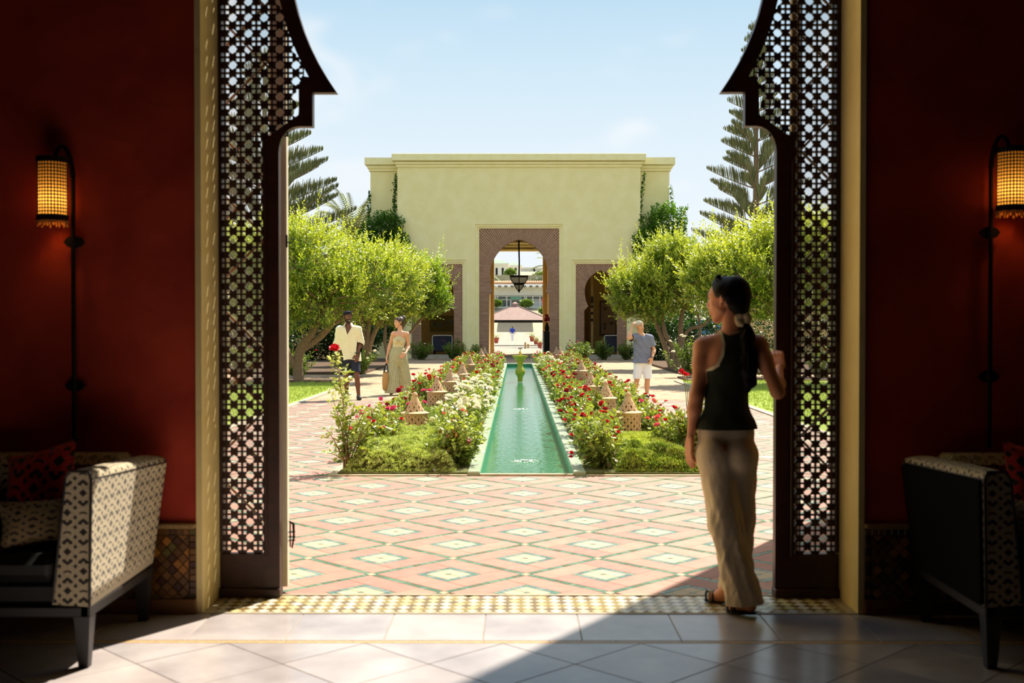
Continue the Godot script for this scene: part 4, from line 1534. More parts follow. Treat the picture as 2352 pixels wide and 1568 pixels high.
func beyond() -> void:
	# sloping plaza, steps, hillside
	var mb := MB.new()
	var pts := PackedVector2Array()
	var dd := [57.4, 75.0, 95.0, 130.0, 140.0, 150.2]
	for d in dd: pts.append(Vector2(d, plaza_h(d)))
	pts.append(Vector2(150.2, -1.5)); pts.append(Vector2(57.4, -1.5))
	var xf := Transform3D(Basis(Vector3(0, 0, -1), Vector3.UP, Vector3.RIGHT), Vector3.ZERO)
	mb.prism(pts, -40, 40, xf)
	struct("plaza", mb, M["plaza"], "pale paved plaza sloping away beyond the gatehouse arch")
	var st := Node3D.new(); st.name = "broad_steps"; add_child(st, true)
	tag(st, "broad pale steps rising at the far end of the plaza", "steps")
	for i in 8:
		mb = MB.new()
		wall_box(mb, -2.6, 2.2, -0.5, 0.47 + 0.155 * (i + 1), 150.0 + i * 1.0, 158.2)
		obj("step", mb.mesh(), M["stone"], st)
	mb = MB.new()
	var hill := PackedVector2Array([Vector2(150.1, -1.5), Vector2(150.1, 0.45), Vector2(158, 1.65), Vector2(166, 1.9), Vector2(172, 4.0), Vector2(196, 4.3), Vector2(210, 7.2), Vector2(238, 9.8), Vector2(262, 13.2), Vector2(300, 15.8), Vector2(300, -1.5)])
	mb.prism(hill, 2.21, 90, xf)
	mb.prism(hill, -90, -2.61, xf)
	var hill2 := hill.duplicate()
	hill2[1] = Vector2(158.1, 1.6); hill2[2] = Vector2(158.2, 1.68); hill2[0] = Vector2(158.1, -1.5)
	mb.prism(hill2, -2.62, 2.22, xf)
	struct("hillside", mb, M["dry hill"], "dry pale hillside rising behind the far buildings")
	# shade pavilion with a shingled pyramid roof
	var gz := thing("gazebo", "low open gazebo with a pinkish shingled pyramid roof and dark fascia", "gazebo", Vector3(-0.14, plaza_h(90.0), -90.0))
	var e := 1.80 - plaza_h(90.0)
	mb = MB.new()
	var ap := Vector3(0, e + 1.16, 0)
	for k in 4:
		var b := Basis(Vector3.UP, k * PI / 2)
		mb.quad(b * Vector3(-2.8, e, 2.8), b * Vector3(2.8, e, 2.8), b * Vector3(0.1, e + 1.16, 0.1), b * Vector3(-0.1, e + 1.16, 0.1), b * Vector3(0, 1, 1))
		mb.tube([b * Vector3(-2.8, e + 0.02, 2.8), b * Vector3(-0.1, e + 1.18, 0.1)], [0.035], 5)
	obj("roof", mb.mesh(), M["roof shingle"], gz)
	for k in 4:
		mb = MB.new()
		mb.box(Basis(Vector3.UP, k * PI / 2) * Vector3(0, e - 0.10, 2.72), Vector3(5.44, 0.21, 0.08), Basis(Vector3.UP, k * PI / 2))
		obj("fascia", mb.mesh(), M["iron"], gz)
		mb = MB.new()
		mb.box(Basis(Vector3.UP, k * PI / 2) * Vector3(2.6, (e - 0.2) / 2, 2.6), Vector3(0.16, e - 0.2, 0.16), Basis(), 0.02)
		obj("post", mb.mesh(), M["iron"], gz)
	mb = MB.new(); mb.box(Vector3(0, e + 1.20, 0), Vector3(0.46, 0.22, 0.46), Basis(), 0.03)
	mb.lathe([Vector2(0.34, e + 1.31), Vector2(0.1, e + 1.42), Vector2(0.001, e + 1.46)], 4, Transform3D(), PI / 4)
	obj("cupola", mb.mesh(), M["roof shingle"], gz)
	# clubhouse with its green sign
	var D := 175.0
	var s := D / 2598.0
	var X := func(px: float) -> float: return (px - 1187.0) * s
	var Y := func(py: float) -> float: return 1.45 - (py - 745.0) * s
	var cb := thing("clubhouse", "low white clubhouse with glazed front, scalloped awning and terracotta roof edge", "building", Vector3(0, 3.95, -D))
	mb = MB.new(); wall_box(mb, -11, 11, 4.0, Y.call(655), D + 0.3, D + 9)
	obj("back_wall", local(mb, cb).mesh(), M["far white"], cb)
	mb = MB.new(); wall_box(mb, -11, 11, 3.9, Y.call(704), D - 0.15, D + 0.3)
	obj("plinth", local(mb, cb).mesh(), M["far white"], cb)
	mb = MB.new(); wall_box(mb, -11, 11, Y.call(678), Y.call(655), D - 0.05, D + 0.3)
	obj("fascia_band", local(mb, cb).mesh(), M["far white"], cb)
	var dg := mat("dark glass", rgb(70, 84, 86), 0.08)
	for w in [[1122, 1135], [1140, 1162], [1166, 1171], [1199, 1203]]:
		mb = MB.new(); wall_box(mb, X.call(w[0]), X.call(w[1]), Y.call(703), Y.call(689), D + 0.10, D + 0.16)
		obj("window", local(mb, cb).mesh(), dg, cb)
	for w in [[1122, 1141], [1144, 1161], [1166, 1171], [1198, 1203], [1211, 1222], [1226, 1238], [1242, 1254]]:
		mb = MB.new(); wall_box(mb, X.call(w[0]), X.call(w[1]), Y.call(687), Y.call(681), D + 0.10, D + 0.16)
		obj("fanlight", local(mb, cb).mesh(), dg, cb)
	mb = MB.new(); wall_box(mb, X.call(1176), X.call(1194), Y.call(704), Y.call(690), D + 0.10, D + 0.16)
	obj("door_glass", local(mb, cb).mesh(), dg, cb)
	mb = MB.new(); wall_box(mb, X.call(1211), X.call(1254), Y.call(704), Y.call(690), D + 0.04, D + 0.14)
	obj("blind", local(mb, cb).mesh(), mat("blind", rgb(196, 194, 190), 0.8), cb)
	for px in [1120, 1138, 1143, 1164, 1173, 1196, 1205, 1209, 1224, 1240, 1256]:
		mb = MB.new(); wall_box(mb, X.call(px - 1.1), X.call(px + 1.1), Y.call(704), Y.call(679), D - 0.08, D + 0.2)
		obj("mullion", local(mb, cb).mesh(), M["far white"], cb)
	for py in [688, 680]:
		mb = MB.new(); wall_box(mb, X.call(1119), X.call(1257), Y.call(py + 0.7), Y.call(py - 0.7), D - 0.06, D + 0.2)
		obj("transom", local(mb, cb).mesh(), M["far white"], cb)
	mb = MB.new(); mb.quad(Vector3(-11, Y.call(651), -(D + 0.2)), Vector3(11, Y.call(651), -(D + 0.2)), Vector3(11, Y.call(655.5), -(D - 1.7)), Vector3(-11, Y.call(655.5), -(D - 1.7)), Vector3.UP)
	obj("awning", local(mb, cb).mesh(), M["far white"], cb)
	for i in 46:
		var x := -11.0 + 22.0 * (i + 0.5) / 46
		var w := 22.0 / 46 / 2
		mb = MB.new()
		var y0: float = Y.call(655.5)
		mb.prism(PackedVector2Array([Vector2(x - w, y0), Vector2(x + w, y0), Vector2(x + w, y0 - 0.22), Vector2(x + w * 0.5, y0 - 0.34), Vector2(x - w * 0.5, y0 - 0.34), Vector2(x - w, y0 - 0.22)]), -(D - 1.7), -(D - 1.72))
		obj("scallop", local(mb, cb).mesh(), mat("awning grey", rgb(120, 112, 100), 0.9) if i % 2 else M["far white"], cb)
	mb = MB.new()
	for i in 60:
		var x := -11.0 + 22.0 * i / 60
		mb.tube([Vector3(x, Y.call(650), -(D - 0.9)), Vector3(x, Y.call(644), -(D + 5))], [0.19], 6)
	stuff(obj("roof_tiles", local(mb, cb).mesh(), mat("roof tile", rgb(206, 158, 122), 0.85), cb))
	mb = MB.new(); wall_box(mb, -11, 11, Y.call(655), Y.call(650.5), D - 0.6, D + 9)
	obj("roof_edge", local(mb, cb).mesh(), M["cream trim"], cb)
	var sg := thing("sign", "green sign with white capital letters over the clubhouse door", "sign", Vector3(X.call(1184), Y.call(684.5), -(D - 0.12)))
	mb = MB.new(); mb.box(Vector3.ZERO, Vector3(24 * s, 6.6 * s, 0.06), Basis(), 0.01)
	obj("panel", mb.mesh(), mat("sign green", rgb(56, 146, 104), 0.5), sg)
	var tm := TextMesh.new()
	var sf := SystemFont.new(); sf.font_names = PackedStringArray(["Droid Sans"]); sf.font_weight = 700
	tm.font = sf; tm.text = "GOLF CENTER"; tm.font_size = 32; tm.depth = 0.02
	tm.pixel_size = 0.0068
	var lt := obj("lettering", tm, mat("sign white", rgb(240, 246, 240), 0.6), sg)
	lt.position = Vector3(0, 0, 0.045)
	# flag on a pole
	var fg := thing("flag", "red flag hanging on a thin pole right of the clubhouse sign", "flag", Vector3(8.55 * 0.42, plaza_h(120.0), -150.0 + 26.0))
	mb = MB.new(); mb.tube([Vector3.ZERO, Vector3(0, 5.3, 0)], [0.03], 6)
	obj("pole", mb.mesh(), M["iron"], fg)
	mb = MB.new()
	var rows := []
	for i in 6: rows.append(PackedVector3Array([Vector3(-0.85 + 0.17 * i, 5.2 - 0.1 * (5 - i), 0.08 * sin(i * 1.7)), Vector3(-0.75 + 0.15 * i, 4.0 - 0.14 * (5 - i), 0.10 * sin(i * 1.7 + 0.5))]))
	mb.loft(rows, false)
	obj("cloth", mb.mesh(), mat("flag red", rgb(206, 34, 44), 0.8), fg)
	# houses on the hill
	house("hill_house", "cream hill house with a green tiled roof, leftmost through the arch", 240.0, 1105, 1166, 608, 645, true)
	house("hill_house", "cream hill house with slim dark windows, behind the hanging lantern", 255.0, 1164, 1196, 612, 640, true)
	house("hill_house", "long low white house on the skyline right of the hanging lantern", 285.0, 1197, 1275, 617, 630, false)
	mb = MB.new(); wall_box(mb, -60, 60, 6.0, 1.45 + 113 * 0.0832, 216.0, 216.6)
	var rw := obj("retaining_wall", mb.mesh(), M["dry hill"]); tag(rw, "long pale retaining wall across the hillside", "wall")
	# red clay pots with palms on the plaza
	var pots := [[1240, 799, "nearest red clay pot with a young palm at the right edge of the plaza"], [1231, 791, "second red clay pot with a young palm, right edge of the plaza"], [1222, 784, "farthest red clay pot with a young palm on the right of the plaza"], [1140, 788, "red clay pot with a young palm at the left edge of the plaza"]]
	for q in pots:
		var d := 70.0
		for it in 8: d = (EYE - plaza_h(d)) * F / (q[1] - 745.0)
		var po := thing("clay_pot", q[2], "pot", Vector3((q[0] - 1187.0) * d / F, plaza_h(d), -d), "clay pots with palms on the plaza")
		var r := 6.2 * d / F
		mb = MB.new(); mb.lathe([Vector2(0.001, 0), Vector2(r * 0.62, 0), Vector2(r * 0.95, r * 1.7), Vector2(r * 1.06, r * 1.72), Vector2(r * 1.06, r * 2.1), Vector2(r * 0.9, r * 2.1), Vector2(r * 0.85, r * 1.9), Vector2(0.001, r * 1.9)], 16)
		obj("pot", mb.mesh(), mat("red clay", rgb(176, 84, 62), 0.8), po)
		var fr := MB.new(); fr.use_col = true
		for i in 13:
			palm_frond(fr, Vector3(0, r * 1.9, 0), i * 2.4, r * (2.6 + 1.2 * rng.randf()), 0.9 + 0.5 * rng.randf(), 9, Color(0.30, 0.42, 0.08))
		stuff(obj("fronds", fr.mesh(), M["dull leaf"], po))
	for i in 2:
		var bo := thing("bollard", ["short brass-coloured bollard standing on the plaza, the taller of two", "short brass-coloured bollard standing on the plaza, the lower of two"][i], "bollard", Vector3([0.55, 0.75][i], plaza_h(74.0), -[73.0, 75.0][i]))
		mb = MB.new(); mb.lathe([Vector2(0.06, 0), Vector2(0.06, 0.34 - 0.14 * i), Vector2(0.075, 0.36 - 0.14 * i), Vector2(0.05, 0.42 - 0.14 * i), Vector2(0.001, 0.43 - 0.14 * i)], 10)
		obj("post", mb.mesh(), mat("bollard", rgb(170, 140, 80), 0.5), bo)
	# garden walls beside the pavilion, and a timber rail with blue panels
	for i in 2:
		mb = MB.new()
		if i == 0: wall_box(mb, -40, -6.4, -0.1, 2.5, 50.0, 50.3)
		else: wall_box(mb, 9.2, 40, -0.1, 2.5, 50.0, 50.3)
		var gw := obj("garden_wall", mb.mesh(), M["ochre render"]); tag(gw, ["ochre garden wall behind the left trees", "ochre garden wall behind the right trees"][i], "wall")
	var tf := thing("timber_rail", "weathered timber rail with blue panels seen under the right trees", "fence", Vector3(8.0, 0, -49.0))
	for x in [-1.3, -0.35, 0.6, 1.2]:
		mb = MB.new(); mb.box(Vector3(x, 1.0, 0), Vector3(0.09, 2.0, 0.09), Basis(), 0.01)
		obj("post", mb.mesh(), M["bark"], tf)
	mb = MB.new(); mb.box(Vector3(0, 1.9, 0.02), Vector3(2.8, 0.14, 0.08), Basis(), 0.01)
	obj("rail", mb.mesh(), M["bark"], tf)
	for x in [-0.8, 0.13, 0.9]:
		mb = MB.new(); mb.box(Vector3(x, 1.35, -0.02), Vector3(0.74 if x < 0.5 else 0.5, 0.62, 0.03), Basis(), 0.01)
		obj("blue_panel", mb.mesh(), mat("blue panel", rgb(86, 150, 214), 0.5), tf)

func house(called: String, label: String, d: float, p0: float, p1: float, q0: float, q1: float, green: bool) -> void:
	var s := d / F
	var x0 := (p0 - 1187) * s; var x1 := (p1 - 1187) * s
	var y1 := EYE + (745 - q0) * s; var y0 := EYE + (745 - q1) * s
	var h := thing(called, label, "house", Vector3((x0 + x1) / 2, y0 - 2.0, -d))
	var mb := MB.new(); wall_box(mb, x0, x1, y0 - 2.0, y1, d, d + 8)
	obj("walls", local(mb, h).mesh(), M["far white"], h)
	mb = MB.new(); wall_box(mb, x0 - 0.3, x1 + 0.3, y1, y1 + 0.35, d - 0.4, d + 8.2)
	obj("cornice", local(mb, h).mesh(), M["far white"], h)
	if green:
		mb = MB.new()
		mb.quad(Vector3(x0 - 0.2, y1 + 0.3, -(d - 0.3)), Vector3(x1 + 0.2, y1 + 0.3, -(d - 0.3)), Vector3(x1 - 1.5, y1 + 1.3, -(d + 4)), Vector3(x0 + 1.5, y1 + 1.3, -(d + 4)), Vector3(0, 1, 1))
		mb.quad(Vector3(x1 + 0.2, y1 + 0.3, -(d - 0.3)), Vector3(x1 + 0.2, y1 + 0.3, -(d + 8)), Vector3(x1 - 1.5, y1 + 1.3, -(d + 4)), Vector3(x1 - 1.5, y1 + 1.31, -(d + 4)), Vector3(1, 1, 0))
		obj("roof", local(mb, h).mesh(), mat("green tile", rgb(126, 162, 128), 0.7), h)
	var n := int((x1 - x0) / 1.3)
	for i in n:
		if rng.randf() < 0.45: continue
		mb = MB.new(); mb.box(Vector3(x0 + 0.7 + i * 1.3, (y0 + y1) / 2 + 0.3, -(d - 0.03)), Vector3(0.42, 1.5 if green else 0.7, 0.1))
		obj("window", local(mb, h).mesh(), M["iron"], h)

func palm_frond(mb: MB, at: Vector3, ang: float, l: float, rise: float, n: int, c: Color) -> void:
	var out := Vector3(cos(ang), 0, sin(ang))
	var side := Vector3(-sin(ang), 0, cos(ang))
	var pts := []
	for i in n + 1:
		var t := float(i) / n
		pts.append(at + out * l * t * 0.8 + Vector3(0, l * (rise * t - 0.9 * t * t), 0))
	mb.col = c * 0.7
	mb.tube(pts, [l * 0.014, l * 0.004], 4, false)
	for i in range(1, n):
		for sg in [-1.0, 1.0]:
			mb.col = c.lerp(c * 1.5, rng.randf())
			var d: Vector3 = (pts[i + 1] - pts[i]).normalized()
			var tip: Vector3 = pts[i] + side * sg * l * 0.20 * (1.2 - float(i) / n) + d * l * 0.16 + Vector3(0, -l * 0.05, 0)
			var w := d * l * 0.018
			mb.face(PackedVector3Array([pts[i] - w, pts[i] + w, tip]), Vector3(0, 1, 0.2).normalized())

# ---------------------------------------------------------------- sofas
func fabric_picture(ground: Color, motif: Color, big: float) -> ImageTexture:
	var W := 192; var H := 240
	var im := Image.create(W, H, false, Image.FORMAT_RGB8)
	var n := noise(0.05, 3, 31)
	for y in H:
		for x in W:
			var u := (x + 0.5) / W; var v := (y + 0.5) / H
			var dark := false
			for q in [[0.0, 0.0, 0], [0.5, 0.5, 0], [0.0, 0.27, 1], [0.5, 0.77, 1], [0.0, 0.73, 2], [0.5, 0.23, 2], [0.0, 0.5, 4], [0.5, 0.0, 4], [0.25, 0.125, 3], [0.75, 0.125, 3], [0.25, 0.375, 3], [0.75, 0.375, 3], [0.25, 0.625, 3], [0.75, 0.625, 3], [0.25, 0.875, 3], [0.75, 0.875, 3]]:
				var a := absf(fposmod(u - q[0] + 0.5, 1.0) - 0.5) * 0.16
				var b := (fposmod(v - q[1] + 0.5, 1.0) - 0.5) * 0.20
				if q[2] == 2: b = -b
				match q[2]:
					0: dark = dark or a / 0.021 + absf(b) / 0.020 < big
					1, 2: dark = dark or (a < 0.026 * big and b > -0.016 * big and b < 0.016 * big - a * 0.75 and not (b < -0.006 and a < 0.007))
					3: dark = dark or a / 0.011 + absf(b) / 0.013 < big
					4: dark = dark or (a < 0.020 * big and absf(b - a * a * 16.0) < 0.0048 * big)
			var c := motif if dark else ground
			im.set_pixel(x, y, c * (0.94 + 0.12 * n.get_noise_2d(x, y)))
	return ImageTexture.create_from_image(im)

func cloth_mat(key: String, tex: Texture2D, sc: Vector3, rough := 0.75) -> StandardMaterial3D:
	var m := mat(key, Color.WHITE, rough)
	m.albedo_texture = tex
	m.uv1_triplanar = true
	m.uv1_triplanar_sharpness = 12.0
	m.uv1_scale = sc
	m.rim_enabled = true; m.rim = 0.3
	return m

func sofas() -> void:
	cloth_mat("sofa cloth", fabric_picture(rgb(192, 176, 144), rgb(24, 17, 15), 1.0), Vector3(1 / 0.135, 1 / 0.165, 1 / 0.135))
	cloth_mat("red cloth", fabric_picture(rgb(206, 20, 20), rgb(12, 6, 6), 1.12), Vector3(1 / 0.2, 1 / 0.24, 1 / 0.2))
	cloth_mat("paisley cloth", fabric_picture(rgb(150, 126, 86), rgb(20, 15, 11), 0.9), Vector3(1 / 0.13, 1 / 0.11, 1 / 0.13))
	mat("sofa frame", rgb(24, 20, 20), 0.35)
	mat("arm shade", rgb(12, 11, 11), 0.95, {"metallic_specular": 0.2})  # near-black colour standing in for shade on the right sofa
	mottled("sofa leather", rgb(14, 13, 14), rgb(24, 22, 22), 0.5, 0.2, 0.6, 0.04)
	for s in 2:
		var fx := func(x: float) -> float: return x if s == 0 else 0.17 - x
		var root := thing("sofa", ["cream and black patterned sofa against the left wall, its arm in the sun", "cream and black patterned sofa against the right wall, in shade"][s], "sofa", Vector3(fx.call(-2.7), 0, -5.15), "patterned sofas beside the doorway")
		var rp := root.position
		var V := func(x: float, y: float, d: float) -> Vector3: return Vector3(fx.call(x), y, -d) - rp
		# arm: a leaning slab with a rounded top, front to back
		for side in 2:
			var rows := []
			for i in 9:
				var t := i / 8.0
				var d := lerpf(4.735, 5.57, t)
				var ob := Vector2(lerpf(-1.797, -1.800, t), lerpf(0.262, 0.272, t))
				var ot := Vector2(lerpf(-1.785, -1.730, t), lerpf(0.838, 0.806, t) - (0.006 if i == 0 or i == 8 else 0.0))
				var it := Vector2(lerpf(-1.895, -1.850, t), lerpf(0.838, 0.812, t) - (0.006 if i == 0 or i == 8 else 0.0))
				var ib := Vector2(-1.955, 0.272)
				var row := PackedVector3Array()
				var prof := []
				for k in 8: prof.append(ob.lerp(ot - Vector2(0, 0.035), k / 7.0))
				for k in 5:
					var a := PI / 2 * k / 4.0
					prof.append(ot + Vector2(-0.035 + 0.035 * cos(a), -0.035 + 0.035 * sin(a)))
				for k in 5:
					var a := PI / 2 * k / 4.0
					prof.append(it + Vector2(0.03 - 0.03 * sin(a), -0.03 + 0.03 * cos(a)))
				for k in 6: prof.append((it - Vector2(0.0, 0.03)).lerp(ib, k / 5.0))
				for q in prof:
					var x: float = q.x
					if side == 1: x = -5.4 - x      # the far arm mirrors the near one
					row.append(V.call(x, q.y, d))
				rows.append(row)
			var mb := MB.new(); mb.loft(rows, true, true, true)
			obj("arm", mb.mesh(), M["sofa cloth"], root)
			# piping along the arm's front and top edge
			var pp := []
			for q in [[-1.797, 0.265], [-1.793, 0.5], [-1.787, 0.80], [-1.80, 0.832], [-1.88, 0.834], [-1.897, 0.80], [-1.953, 0.28]]:
				pp.append(V.call(q[0] if side == 0 else -5.4 - q[0], q[1], 4.733))
			mb = MB.new(); mb.tube(pp, [0.006], 6)
			mb.tube([V.call(-1.788 if side == 0 else -5.4 + 1.788, 0.80, 4.74), V.call(-1.733 if side == 0 else -5.4 + 1.733, 0.77, 5.57)], [0.005], 6)
			obj("piping", mb.mesh(), M["sofa frame"], root)
		var mb := MB.new()
		var bx := func(x0: float, x1: float, y0: float, y1: float, d0: float, d1: float, bev: float, tilt := 0.0) -> MB:
			var b := MB.new()
			var c: Vector3 = V.call((x0 + x1) / 2, (y0 + y1) / 2, (d0 + d1) / 2)
			b.box(c, Vector3(absf(x1 - x0), y1 - y0, absf(d1 - d0)), Basis(Vector3.RIGHT, tilt), bev)
			return b
		obj("backrest", (bx.call(-3.5, -1.87, 0.30, 0.825, 5.36, 5.575, 0.04) as MB).mesh(), M["sofa cloth"], root)
		obj("seat_base", (bx.call(-3.5, -1.93, 0.26, 0.36, 4.76, 5.36, 0.02) as MB).mesh(), M["sofa leather"], root)
		for k in 2:
			obj("seat_cushion", (bx.call(-2.70 - 0.77 * k, -1.94 - 0.77 * k, 0.36, 0.48, 4.72, 5.36, 0.04) as MB).mesh(), M["sofa leather"], root)
		obj("front_rail", (bx.call(-3.6, -1.80, 0.215, 0.262, 4.735, 4.78, 0.006) as MB).mesh(), M["sofa frame"], root)
		obj("side_rail", (bx.call(-1.84, -1.797, 0.215, 0.262, 4.735, 5.57, 0.006) as MB).mesh(), M["sofa frame"], root)
		obj("side_rail", (bx.call(-3.6, -3.557, 0.215, 0.262, 4.735, 5.57, 0.006) as MB).mesh(), M["sofa frame"], root)
		for lx in [-1.83, -3.57]:
			for ld in [4.765, 5.52]:
				mb = MB.new()
				var rows := []
				for q in [[0.0, 0.020], [0.22, 0.034]]:
					var c: Vector3 = V.call(lx, q[0], ld)
					rows.append(PackedVector3Array([c + Vector3(-q[1], 0, -q[1]), c + Vector3(q[1], 0, -q[1]), c + Vector3(q[1], 0, q[1]), c + Vector3(-q[1], 0, q[1])]))
				for k in 4: mb.quad(rows[0][k], rows[0][(k + 1) % 4], rows[1][(k + 1) % 4], rows[1][k], (rows[0][k] + rows[0][(k + 1) % 4]) / 2 - V.call(lx, 0.0, ld))
				mb.quad(rows[0][0], rows[0][1], rows[0][2], rows[0][3], Vector3.DOWN)
				obj("leg", mb.mesh(), M["sofa frame"], root)
		if s == 1:      # dark panel added on the side facing the doorway, its colour imitates shade
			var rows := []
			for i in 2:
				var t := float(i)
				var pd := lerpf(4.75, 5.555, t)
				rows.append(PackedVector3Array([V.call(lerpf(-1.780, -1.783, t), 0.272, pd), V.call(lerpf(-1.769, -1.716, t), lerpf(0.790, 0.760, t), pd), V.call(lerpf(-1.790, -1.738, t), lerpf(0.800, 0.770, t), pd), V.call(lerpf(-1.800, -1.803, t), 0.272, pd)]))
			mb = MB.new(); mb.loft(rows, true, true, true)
			obj("shade_panel", mb.mesh(), M["arm shade"], root)
		# cushions
		cushion("red_cushion", ["red and black trellis cushion leaning on the left sofa's backrest", "red and black trellis cushion leaning on the right sofa's backrest"][s], Vector3(fx.call(-2.20 if s == 0 else -2.24), 0.705, -5.20), Vector3(0.39, 0.39, 0.13), Basis(Vector3.UP, -0.35 if s == 0 else 0.35) * Basis(Vector3.RIGHT, -0.42) * Basis(Vector3(0, 0, 1), 0.30 if s == 0 else -0.25), M["red cloth"], "red trellis cushions")
		cushion("lumbar_cushion", ["small paisley cushion lying by the left sofa's arm", "small paisley cushion lying by the right sofa's arm"][s], Vector3(fx.call(-2.08), 0.585, -4.92), Vector3(0.34, 0.22, 0.15), Basis(Vector3.UP, 0.5 if s == 0 else -0.5) * Basis(Vector3.RIGHT, -0.5), M["paisley cloth"], "paisley cushions")

func cushion(called: String, label: String, at: Vector3, sz: Vector3, bs: Basis, m: Material, group: String) -> void:
	var mb := MB.new()
	var N := 14
	for side in [-1.0, 1.0]:
		var rows := []
		for i in N + 1:
			var row := PackedVector3Array()
			for j in N + 1:
				var u := -1.0 + 2.0 * i / N; var v := -1.0 + 2.0 * j / N
				var h := pow(maxf(0.0, (1 - u * u) * (1 - v * v)), 0.42)
				var pin := 1.0 - 0.10 * (1.0 - u * u * v * v) * maxf(absf(u), absf(v))
				row.append(bs * Vector3(u * sz.x / 2 * pin, v * sz.y / 2 * pin, side * h * sz.z / 2))
			rows.append(row)
		var b := MB.new(); b.loft(rows, false)
		var cc := b.n[(N / 2) * (N + 1) + N / 2]
		if cc.dot(bs * Vector3(0, 0, side)) < 0:
			for i in b.n.size(): b.n[i] = -b.n[i]
			for i in range(0, b.ix.size(), 3):
				var t := b.ix[i + 1]; b.ix[i + 1] = b.ix[i + 2]; b.ix[i + 2] = t
		mb.add(b)
	var o := obj(called, mb.mesh(), m)
	o.position = at
	tag(o, label, "cushion", group)

